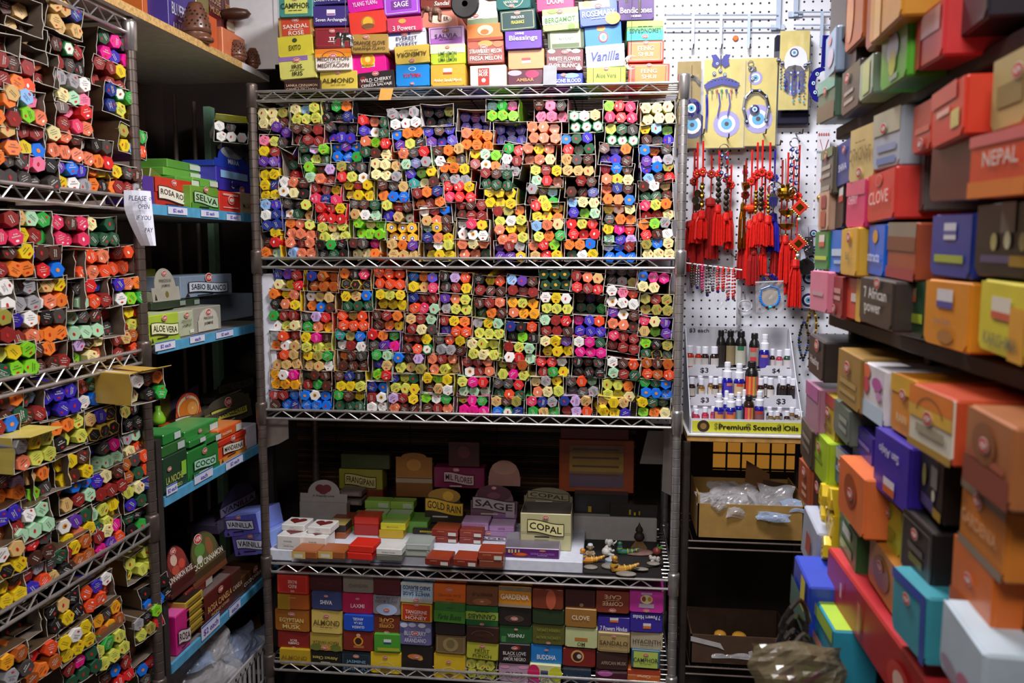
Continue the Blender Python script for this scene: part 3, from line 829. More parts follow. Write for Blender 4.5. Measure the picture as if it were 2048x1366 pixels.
def pbox(pl, x0, x1, y0, y1, col, lab, depth=.24, roll=0, yaw=0, base=None, cat='box', group=None, pitch=0, **k):
    P, w, h = rect(pl, x0, x1, y0, y1, base)
    M = T(P + Vector((0, 0, h / 2))) @ RZ(pl.yaw + yaw) @ RY(roll) @ RX(pitch) @ T(0, 0, -h / 2)
    o = ibox(M, w, h, depth, col, **k)
    return tag(o, lab, cat, group)

# ---- boxes stacked on the top shelf of the back rack (enlarged view, two halves)
K4 = 4.876
def dk(**k): return k
TOP = [
 [(0, 85, 415, -60, 168, 0, '4a8f88', dk(t='CAMPHOR', ink='2c3a2a', p=[(-.32, -.36, .36, .5, 'd3d870')])),
  (0, 85, 425, 160, 372, -4, 'b98d48', dk(t='SANDAL\nROSE', ink='eee6d6', p=[(-.4, -.36, .4, .42, 'c6452a')])),
  (0, 75, 420, 348, 558, -4, 'd2c53a', dk(t='EXITO', ink='3a3c1a', logo=None, e=[(0, .28, .07, .1, '3a4a2a')], lines=[('EXITO', 0, -.06, .34, .24)])),
  (0, 90, 448, 548, 770, -4, 'cfcb68', dk(t='IRIS\nIRIS', ink='23251a', p=[(-.5, .3, .3, .5, '8a6aa8')], tw=.38)),
  (0, 140, 490, 775, 902, 0, '3a1d18', dk(t='LANKA CINNAMON\nCANELA DE LANKA', ink='d8b898', logo=None))],
 [(0, 412, 745, -160, 44, -2, '3a3278', dk(lines=[('Divine Archangels', .0, -.28, .9, .24)], ink='e6e2f0', logo=None)),
  (0, 425, 770, 55, 256, 0, '3c2a78', dk(lines=[('Seven Archangels', 0, -.22, .86, .22)], ink='f0ecf4', logo=None, p=[(-.12, .02, .12, .3, 'e8e4ec'), (-.11, .04, .11, .12, 'a05aa0')])),
  (0, 440, 780, 268, 472, 0, '8a1d2c', dk(ink='e6d0c8', logo=(0, .32, .17), p=[(-.09, .0, .09, .04, 'e8dcd8'), (-.07, -.12, -.04, .02, 'e8dcd8'), (.02, -.12, .05, .02, 'e8dcd8'), (-.12, -.2, .1, -.16, 'e8dcd8'), (.04, -.3, .07, -.18, 'e8dcd8')], fr='a8482c')),
  (0, 445, 795, 478, 688, -1, 'ece4d8', dk(t='MEDITATION\nMEDITACION', ink='6a4a4a', p=[(-.5, .1, .5, .5, 'e8962a'), (-.5, .28, .5, .5, 'dc7a20')], arc=(.08, .33, .34, '5a2a18'), logo=(0, .17, .2))),
  (0, 485, 852, 690, 884, 0, 'd9c04c', dk(t='ALMOND', ink='4a3c18', logo=(0, .42, .16)))],
 [(0, 755, 1100, -60, 112, -8, 'd018a0', dk(lines=[('YLANG YLANG', 0, -.05, .7, .26)], ink='f4dcf0', logo=None)),
  (0, 775, 1138, 108, 332, -6, 'd9301e', dk(logo=None, e=[(0, -.02, .18, .3, 'a8782a'), (0, .02, .13, .22, 'e8a82a'), (0, -.16, .17, .12, '7a4a20')])),
  (0, 795, 1150, 332, 522, 0, 'a9853c', dk(t='ORANGE CLOVE\nNARANJA CLAVO', ink='4a3216', logo=(-.08, .34, .17))),
  (0, 785, 1130, 492, 722, -5, 'e4128e', dk(logo=None, e=[(0, .08, .21, .32, 'e8c83a'), (0, .1, .17, .26, 'e89a20'), (0, .12, .08, .13, 'f0d870')], p=[(-.19, -.22, .19, -.05, 'e8dcd0')], lines=[('Meditation', 0, -.13, .34, .12, 'a8742a')])),
  (0, 862, 1215, 695, 872, -6, '2a2020', dk(t='WILD CHERRY\nCEREZA SALVAJE', ink='e4dcd6', e=[(-.36, .1, .1, .2, '7a2a2c'), (-.42, -.1, .07, .16, '5a2428')], logo=(0, .36, .19)))],
 [(0, 1105, 1460, -60, 145, -4, 'a44ccc', dk(lines=[('SAGE', 0, -.0, .4, .26)], ink='f4ecf8', fr='f0e6f4', p=[(-.28, -.22, .28, .2, '7a3a98')], logo=(0, .33, .17))),
  (0, 1140, 1480, 165, 310, -3, 'c83a62', dk(lines=[('3 Powers', 0, -.25, .66, .34)], ink='f0dce0', logo=None, e=[(-.05, .22, .11, .16, 'e8a04a')])),
  (0, 1150, 1522, 285, 480, -3, 'e6e6ee', dk(t='EVEREST\nEVEREST', ink='3a3a5a', p=[(-.5, .2, .1, .5, '3858c0'), (.1, .3, .5, .5, 'b8c8ec')], logo=(-.05, .26, .18), tw=.56)),
  (0, 1215, 1555, 440, 622, -4, 'd3b44a', dk(t='ALMENDRA', ink='5a4418', flip=True, logo=(0, .33, .16))),
  (0, 1225, 1555, 630, 842, 0, '1184d4', dk(lines=[('HIMALAYA', 0, .0, .52, .2, 'c8242a')], flip=True, ink='e8eef4', logo=(-.0, .38, .12), e=[(0, -.3, .11, .1, 'e8f0f6'), (0, -.3, .09, .08, '1184d4')]))],
 [(0, 1465, 1790, -90, 80, -2, '7a2a1e', dk(lines=[('Cinnamon', .05, .1, .66, .25), ('Sandal', .15, -.25, .44, .25)], ink='f0e0d4', it=.2, logo=None)),
  (0, 1475, 1815, 92, 272, 0, 'cc7a66', dk(lines=[('ER', .22, -.02, .14, .2)], ink='4a2a20', e=[(.05, -.05, .34, .24, 'e8c8b4')], logo=None)),
  (0, 1548, 1890, 258, 438, -3, 'd6b0dc', dk(t='SALVIA', ink='6a2a80', fr='8a4a9c', p=[(-.44, -.5, .44, -.12, 'b46cc8')])),
  (0, 1565, 1905, 432, 628, -1, 'b8cc30', dk(t='LIME LEMON\nLIMA LEMON', ink='2a5a20', tw=.52, p=[(-.5, .05, .5, .5, 'e8e8b8')], logo=(0, .34, .14))),
  (0, 1565, 1905, 628, 842, 0, 'dca436', dk(lines=[('Amber Sandal Myrrh', 0, -.24, .8, .18)], ink='f4ead8', it=.2, logo=None, p=[(-.13, .06, .13, .32, 'e8dcd0'), (-.13, .06, .13, .14, 'c8442a')]))],
 [(1, -30, 265, 20, 240, -4, 'ccc9bc', dk(logo=(-.2, -.1, .2), e=[(-.1, .18, .5, .42, 'efecea')], p=[(-.5, -.5, .5, -.25, '7a8a68')])),
  (1, -30, 318, 228, 398, -3, 'd47a3a', dk(logo=None, e=[(.02, .1, .22, .3, 'e8c8a0'), (.0, .0, .12, .16, 'c86a30')], p=[(-.5, -.5, .5, -.32, '9a3a20')])),
  (1, -25, 332, 400, 618, -2, '93382a', dk(t='STRAWBERRY MELON\nFRESA MELON', ink='f0e2d6', e=[(-.32, .3, .16, .16, 'c8482a'), (.0, .38, .2, .14, 'd89040'), (.34, .34, .14, .14, 'c86a3a')], logo=(-.05, .22, .2))),
  (1, 0, 352, 636, 845, -1, 'e6d6be', dk(lines=[('ROSE', -.12, .22, .24, .16), ('MUSK', -.12, .06, .26, .16)], ink='f4e6dc', p=[(-.27, -.42, .04, .36, 'b02e26')], e=[(-.12, -.2, .06, .1, 'e8c8b8')], logo=None))],
 [(1, 255, 590, -80, 92, -2, '17605e', dk(lines=[('PRECIOUS', .05, .08, .38, .14)], ink='e0d8c0', flip=True, arc=(-.1, .3, .5, 'e0d8a8'), logo=(.05, .3, .16))),
  (1, 292, 640, 95, 300, -4, '123c3c', dk(lines=[('PRECIOUS', 0, .14, .36, .13), ('FRAGRANCE', 0, -.1, .36, .16, 'd8cc50')], ink='e6e0d0', fr='d8cc9a', logo=(0, .34, .17))),
  (1, 342, 700, 298, 478, -2, '5a2aa0', dk(lines=[('DIVINE', -.1, .34, .24, .12), ('Blessings', 0, .06, .84, .34)], ink='f2eef6', logo=None)),
  (1, 372, 725, 478, 676, -2, 'e08a52', dk(logo=None, p=[(-.12, -.2, .12, .06, 'ece6e0'), (-.12, -.07, .12, .06, 'c42a26')])),
  (1, 370, 710, 680, 834, 0, '5a2438', dk(lines=[('AMBAR', 0, -.15, .5, .2)], ink='c8925a', logo=None, e=[(-.3, .3, .2, .18, 'b4a4b0'), (.2, .2, .2, .26, 'a02858')]))],
 [(1, 650, 1012, -80, 105, -3, 'da2a6a', dk(lines=[('LAXMI', 0, .0, .44, .3)], ink='f8e0e8', logo=None)),
  (1, 705, 1058, 78, 298, -4, 'a9c27a', dk(lines=[('BERGAMOT', 0, -.02, .84, .22, '3a7a2c')], ink='3a7a2c', p=[(-.5, -.2, .5, .2, 'd6e0c0')], e=[(.3, -.36, .1, .12, '7aa84a'), (-.2, .38, .14, .1, '8ab45a')], logo=(0, .34, .17))),
  (1, 755, 1115, 280, 486, -3, '3a4a2c', dk(lines=[('RAIN FOREST', 0, .02, .38, .12)], ink='4a4a40', p=[(-.42, -.42, .4, .42, 'a8b48a'), (-.38, -.4, .36, -.2, '4c6034'), (-.26, -.18, .28, .26, 'eeece6')], logo=None)),
  (1, 745, 1105, 480, 688, 0, '6a2430', dk(t='WHITE FLOWER\nFLOR BLANCA', ink='f0e6e0', e=[(-.36, .4, .1, .1, 'e0d0cc'), (.3, .4, .12, .1, 'e0d0cc'), (.1, .44, .08, .06, 'e0d0cc'), (.38, -.4, .08, .1, 'c8b4b0')], logo=(0, .36, .18))),
  (1, 730, 1100, 716, 838, 0, '2038a8', dk(lines=[('DRAGONS BLOOD', .0, -.1, .9, .3)], ink='f0ecf4', logo=(0, .36, .15), e=[(.2, .3, .2, .2, '7aa8e0')]))],
 [(1, 1068, 1440, 5, 248, -6, '4a62bc', dk(t='ROSEMARY', ink='eef0f4', p=[(-.5, .2, .3, .5, 'dcdce4')], e=[(.36, -.26, .2, .26, 'd8924a'), (-.3, .4, .14, .12, 'd8a25a')])),
  (1, 1118, 1480, 222, 458, -5, '1576d0', dk(logo=None, e=[(-.05, .28, .12, .14, 'e08a3a'), (0, -.1, .13, .22, 'd02a30'), (0, -.1, .1, .17, 'a8d4d8'), (0, -.12, .05, .1, '5a8aa0')])),
  (1, 1130, 1508, 440, 660, -4, 'b9c6ee', dk(lines=[('Vanilla', 0, .02, .76, .4, '2c3a8a')], ink='2c3a8a', it=.25, p=[(-.5, .2, .5, .5, 'd2daf4')], logo=None)),
  (1, 1138, 1518, 655, 822, 0, 'c0d430', dk(lines=[('Aloe Vera', 0, .02, .52, .28)], ink='3a4418', p=[(-.34, -.46, -.32, .46, '3a4a18'), (.36, -.46, .38, .46, '3a4a18')], logo=(0, .4, .13)))],
 [(1, 1445, 1795, -5, 200, -1, '4a2470', dk(lines=[('Bendiciones', 0, -.02, .88, .28), ('INCIENSO', 0, -.3, .28, .1)], ink='f0eaf2', logo=None)),
  (1, 1530, 1885, 205, 395, -1, '7ac470', dk(t='LEMONGRASS', ink='17604a', flip=True, p=[(-.5, .0, .5, .5, '3ab4b4'), (-.5, -.5, .5, -.2, 'b4d860')], logo=(0, .3, .18))),
  (1, 1538, 1890, 398, 606, 0, 'd4462c', dk(lines=[('FENG', 0, .14, .44, .22), ('SHUI', 0, -.14, .4, .2)], ink='f0d8b0', fr='f0d8c0', p=[(-.4, -.4, .4, .4, 'e07a3a')], logo=(0, .4, .16))),
  (1, 1545, 1945, 622, 822, 1, 'd4462c', dk(lines=[('FENG', 0, .14, .38, .2), ('SHUI', 0, -.14, .36, .2)], ink='f0d8b0', fr='f0d8c0', p=[(-.34, -.4, .4, .42, 'e47a30')], logo=(0, .42, .14)))],
]
G_T = 'incense boxes on the top shelf'
for si, stack in enumerate(TOP):
    for bi, (hf, x0, x1, y0, y1, roll, col, k) in enumerate(stack):
        ox = 540 if hf == 0 else 940
        f = Fr('C', 0.012 + .004 * ((bi * 7 + si * 3) % 4))
        below = len(stack) - bi
        pos = 'bottom' if below == 1 else ORD[below] + ' up'
        lab = f"{cname(col)} box{lead(k.get('t') or (k.get('lines') or [('',)])[0][0])}, {pos} in {ORD[si + 1]} stack from white board, top shelf"
        base = None
        pbox(f, ox + x0 / K4, ox + x1 / K4, y0 / K4, y1 / K4, col, lab, roll=roll * .8, yaw=R.uniform(-3, 3), group=G_T, depth=.22, **k)

# ---- boxes on the lowest shelf
K5, K6 = 4.995, 4.763
LOW = [
 [(0, 120, 435, 88, 290, 1, 'c42a20', dk(lines=[('RED', 0, .1, .26, .16), ('ROSE', 0, -.12, .28, .16)], ink='f0d8c8', flip=True, fr='d8684a', logo=(0, .34, .13))),
  (0, 130, 440, 292, 444, 1, 'b0581c', dk(p=[(-.5, -.5, -.1, .5, 'a8801c')], logo=None, lines=[('incense', -.02, .3, .2, .1)], ink='d8b878')),
  (0, 100, 440, 448, 660, 1, 'a4621e', dk(t='EGYPTIAN\nMUSK', ink='e8d488', tw=.7)),
  (0, 130, 450, 664, 838, 2, '86201c', dk(lines=[('RICH', 0, -.02, .2, .14), ('CHAMPA', 0, .14, .34, .14)], ink='ecdcd4', flip=True, logo=(0, .4, .12))),
  (0, 145, 445, 842, 1002, 1, 'b8981c', dk(t='ALMOND', ink='7a6414', sub=False, logo=None))],
 [(0, 450, 770, 92, 268, 1, '4a1c20', dk(lines=[('SANDAL', 0, 0, .5, .2)], ink='6a2c2c', logo=None)),
  (0, 465, 765, 272, 448, 1, '3a4474', dk(lines=[('SHIVA', 0, -.05, .4, .24)], ink='eceaf0', logo=(0, .3, .14))),
  (0, 465, 770, 456, 684, 2, 'd8bc64', dk(t='ALMOND', ink='5a4820')),
  (0, 450, 770, 684, 856, 2, 'b8a044', dk(lines=[('PEACH VANILLA', 0, .0, .8, .17)], ink='5a4a1c', flip=True, e=[(-.3, .3, .18, .2, '6a7430'), (.3, .3, .18, .2, '6a7430'), (0, .32, .16, .16, 'c8842c')], logo=(.02, .3, .2))),
  (0, 445, 765, 866, 1028, 2, '1c1a18', dk(lines=[('Attract Client', 0, -.14, .78, .2)], ink='d0c060', flip=True, p=[(-.15, .1, .14, .28, 'b8b4a4')], logo=None))],
 [(0, 780, 1085, 112, 278, 1, '8a7e74', dk(lines=[('CHANDAN', 0, -.05, .6, .2)], ink='6a6058', logo=None)),
  (0, 775, 1080, 284, 484, 2, 'c01c50', dk(lines=[('LAXMI', 0, -.1, .44, .2)], ink='f4dce4', logo=(0, .25, .13))),
  (0, 787, 1080, 502, 660, 1, '1c50c4', dk(lines=[('ANGEL', 0, -.28, .36, .17), ('DE LA', 0, -.04, .28, .15), ('GUARDA', 0, .22, .42, .17)], ink='e8eaf4', flip=True, logo=None)),
  (0, 785, 1085, 664, 858, 2, '7a261c', dk(logo=None, e=[(0, .32, .07, .09, 'd8a08a'), (0, .02, .16, .24, 'd8961c'), (0, .02, .11, .17, '3a1c18')], p=[(-.16, -.34, .18, -.2, 'a86a3a')])),
  (0, 765, 1062, 872, 1072, 2, '1e2a34', dk(t='JASMINE\nEGIPCIO', ink='7aa8c8', fr='3a5a70'))],
 [(0, 1085, 1355, 125, 300, 2, '5a1c24', dk(logo=None)),
  (0, 1080, 1355, 306, 496, 2, '8e8a90', dk(lines=[('WHITE MOON', 0, -.22, .8, .16), ('LUZ DE LUNA', 0, -.4, .8, .12)], ink='5a5a74', flip=True, e=[(.0, .22, .38, .3, 'b4c4ea')], logo=(0, .24, .24))),
  (0, 1085, 1350, 500, 690, 1, '6e2c1a', dk(t='COFFEE\nCAFE', ink='e0a050', flip=True, logo=(0, .4, .2), tw=.55)),
  (0, 1090, 1350, 692, 874, 1, '4a9c30', dk(logo=None, p=[(-.12, .0, .16, .24, 'dce4e8'), (-.12, .0, .16, .08, '2a4a78'), (-.36, -.4, .48, -.22, 'a8b030')])),
  (0, 1055, 1358, 876, 1084, 2, 'dcbc22', dk(logo=(0, .3, .18), arc=(-.2, .28, .28, 'cfc8b8'), e=[(0, -.32, .17, .14, '8a6a20')]))],
 [(0, 1357, 1675, 180, 374, 2, 'b4cce0', dk(t='WHITE SAGE\nSABIO BLANCO', ink='2a3a6a', flip=True, p=[(-.5, .3, .5, .5, 'b8b4a4'), (-.5, -.5, .5, -.36, 'd4d4d0')], logo=(0, .36, .2))),
  (0, 1360, 1668, 380, 568, 2, 'dfb430', dk(t='TANGERINE\nHONEY', ink='f0e0d0', p=[(-.45, -.42, .45, .42, 'c03a1c')], tw=.7, logo=(0, .44, .18))),
  (0, 1345, 1662, 576, 800, 2, '6e6a9c', dk(t='BLUEBERRY\nARANDANO', ink='dcd8e8', e=[(-.36, .38, .12, .11, 'c8c8e0'), (-.1, .4, .12, .1, 'b4b4d4'), (.2, .4, .12, .1, 'd0d0e4'), (.4, .2, .09, .12, '9a9ac0'), (-.42, .16, .08, .1, '4a4a7a')], tw=.68, logo=(0, .05, .22))),
  (0, 1360, 1675, 808, 1112, 2, '201a19', dk(lines=[('AMBER', 0, -.28, .4, .1)], ink='4a3a34', e=[(-.05, .15, .24, .09, 'c87830'), (.1, .1, .1, .06, 'd8a040')], logo=(0, .15, .2)))],
 [(0, 1685, 2005, 188, 388, 2, 'e2691c', dk(lines=[('ORANGE SPICE', 0, -.06, .7, .12), ('especia', 0, -.26, .5, .1)], ink='b4521a', logo=(0, .22, .2))),
  (0, 1690, 2000, 382, 572, 2, '3a7430', dk(lines=[('Yerba Buena', 0, -.2, .78, .3)], ink='24502a', p=[(-.5, -.5, .5, .1, '4a8c2c'), (-.12, .24, .12, .28, '2a5a24')], it=.3, logo=None)),
  (0, 1700, 2000, 580, 700, 1, '241c1a', dk(logo=None)),
  (0, 1705, 2005, 704, 888, 2, '7a6440', dk(logo=None, fr='a8906a', e=[(0, .02, .26, .38, '9a865a'), (0, .05, .14, .24, '7a6a44')])),
  (0, 1685, 2002, 892, 1136, 2, 'd8b41e', dk(logo=(-.02, .2, .18), arc=(-.26, .26, .24, 'd8d0c0'), e=[(0, -.38, .15, .11, '7a5a1c')]))],
 [(1, 60, 365, 205, 388, 1, '7a4a2c', dk(lines=[('ESPIRITUS', .0, -.1, .62, .15)], ink='4a2c1c', flip=True, e=[(0, .28, .3, .18, 'a0643a')], logo=(0, .26, .12))),
  (1, 57, 365, 388, 588, 1, '246a34', dk(t='CANNABIS', ink='1c4a24', flip=True, p=[(-.5, -.22, .5, .16, 'a4c048')], logo=(0, .36, .14))),
  (1, 60, 370, 592, 738, 1, '3c2018', dk(lines=[('TABACO', 0, 0, .5, .2)], ink='5a3424', arc=(-.1, .36, .4, '7a5040'), logo=None)),
  (1, 62, 365, 742, 900, 4, 'bcbc3a', dk(t='FRUIT\nPUNCH', ink='3c3c18', tw=.6))],
 [(1, 367, 680, 208, 400, 1, 'd48a24', dk(lines=[('GARDENIA', 0, .02, .86, .25, 'f0e4d4')], ink='8a6030', p=[(-.5, .3, .5, .5, '7a6a54'), (-.5, -.5, .5, -.36, '9a8a74')], logo=None)),
  (1, 370, 680, 404, 578, 1, '201a18', dk(e=[(-.02, -.1, .3, .2, '4a3a30')], logo=(-.02, -.1, .22))),
  (1, 377, 690, 576, 745, 1, '24562c', dk(lines=[('VISHNU', 0, -.05, .5, .2)], ink='e6ece0', p=[(-.44, -.44, -.3, -.1, '4a8a44')], logo=(0, .3, .12))),
  (1, 370, 670, 756, 932, 1, '211a1a', dk(t='BLACK LOVE\nAMOR NEGRO', ink='d8d0cc', e=[(.08, .34, .1, .12, '9a1c1c')], tw=.72)),
  (1, 370, 658, 946, 1112, 1, 'b896ae', dk(lines=[('LOTO', 0, .02, .56, .22)], ink='2c2040', flip=True, e=[(-.3, -.38, .16, .1, 'dc9ab4'), (.3, -.36, .16, .1, 'dc9ab4')], logo=(0, .36, .12)))],
 [(1, 690, 985, 236, 420, 1, '7a341e', dk(e=[(.1, .0, .16, .5, 'b8583a')], logo=None)),
  (1, 690, 993, 424, 566, 1, '25391f', dk(logo=None)),
  (1, 690, 998, 570, 758, 1, '5a5a24', dk(lines=[('HIERBA LIMON', 0, -.25, .7, .15), ('LEMON BALM', 0, .12, .72, .15)], ink='8a8a3a', flip=True, logo=(0, .4, .14))),
  (1, 675, 973, 762, 948, 1, '1c78c4', dk(lines=[('BUDDHA', 0, -.1, .6, .24)], ink='f0f0f0', logo=(0, .26, .13))),
  (1, 660, 958, 952, 1150, 2, 'd8d8a0', dk(lines=[('Love', 0, -.2, .3, .16)], ink='2a3a7a', it=.2, e=[(-.36, .1, .2, .4, 'cc1c5c'), (.34, .1, .22, .34, 'c8cc28'), (-.3, -.36, .2, .2, 'c83a8a')], p=[(-.14, .06, .1, .24, '2a3a6a')], logo=None))],
 [(1, 1000, 1290, 240, 412, 1, '421c1c', dk(fr='6a3028', e=[(.05, -.3, .07, .1, '9a8068')], logo=None)),
  (1, 1000, 1300, 420, 594, 1, '9a6c30', dk(lines=[('CLOVE', .0, .05, .56, .24)], ink='e8dcc0', logo=None)),
  (1, 1002, 1308, 602, 788, 1, 'c4cc94', dk(lines=[('OM', 0, -.3, .24, .2)], ink='4a4a30', p=[(-.2, -.14, .2, .02, 'b4742c')], logo=None)),
  (1, 980, 1290, 800, 968, 1, '80201a', dk(e=[(-.05, .1, .2, .36, 'd8a05a'), (-.05, .08, .15, .27, '3a201c'), (.0, .1, .07, .13, 'c8c0b8')], logo=None)),
  (1, 980, 1250, 976, 1120, 1, '233448', dk(lines=[('VIOLETA', 0, -.1, .5, .2)], ink='4a6a8a', logo=None))],
 [(1, 1297, 1613, 255, 458, 1, '8a3a26', dk(t='COFFEE\nCAFE', ink='ecc8a0', flip=True, logo=(0, .36, .22), tw=.62)),
  (1, 1312, 1618, 500, 645, 0, '3a2a98', dk(lines=[('7 Powers Hindus', .0, -.2, .84, .3)], ink='eceaf4', p=[(-.12, .2, .14, .5, 'dcd8e0'), (-.12, .2, .14, .34, 'd8742c')], logo=None)),
  (1, 1312, 1618, 650, 832, 1, 'b09864', dk(t='SANDALO', ink='4a3a22', fr='6a5838', sub=False, logo=(0, .36, .14))),
  (1, 1300, 1600, 836, 998, 1, '3e2420', dk(lines=[('AFRICAN MUSK', .05, -.08, .8, .2)], ink='a89080', logo=None)),
  (1, 1290, 1592, 1002, 1150, 2, '4a1428', dk(e=[(-.2, .3, .24, .2, 'b858a0')], logo=None))],
 [(1, 1615, 1940, 240, 454, 0, 'cc38a4', dk(e=[(0, .1, .18, .2, 'e8e0a8'), (-.08, .12, .06, .12, '9a4a24'), (.09, .12, .06, .1, 'd8902c')], p=[(-.22, -.28, .22, -.1, 'b4a4b4'), (-.16, .3, .16, .4, 'c8a4c4')], logo=(0, -.4, .18))),
  (1, 1622, 1930, 458, 640, 0, '3a2a98', dk(lines=[('7 Powers Hindus', .0, -.3, .84, .22)], ink='eceaf4', flip=True, p=[(-.14, .02, .1, .3, 'dcd8e0'), (-.14, .16, .1, .3, 'd8742c')], logo=None)),
  (1, 1625, 1932, 645, 808, 1, 'b4a68c', dk(t='HYACINTH', ink='4c4438', logo=None)),
  (1, 1632, 1905, 814, 986, 2, '3a6474', dk(t='CAMPHOR', ink='2c3a2a', p=[(-.42, -.44, .42, .44, 'b8cc5a')])),
  (1, 1595, 1908, 1006, 1150, 0, 'c8682c', dk(lines=[('Blossoms', 0, .2, .7, .2), ('Citrus', 0, -.14, .4, .2)], ink='f0d0a8', flip=True, p=[(-.5, -.5, .5, -.3, 'b83a20')], logo=None))],
]
G_B = 'incense boxes on the lowest shelf'
for si, stack in enumerate(LOW):
    for bi, (hf, x0, x1, y0, y1, roll, col, k) in enumerate(stack):
        ox, kk = (530, K5) if hf == 0 else (920, K6)
        f = Fr('C', 0.014 + .004 * ((bi * 5 + si * 3) % 4))
        lab = f"{cname(col)} box{lead(k.get('t') or (k.get('lines') or [('',)])[0][0])}, {ORD[bi + 1]} down in {ORD[si + 1]} stack of lowest shelf from blue shelves"
        pbox(f, ox + x0 / kk, ox + x1 / kk, 1130 + y0 / kk, 1130 + y1 / kk, col, lab, roll=roll * .6, yaw=R.uniform(-2, 2), group=G_B, depth=.22, **k)

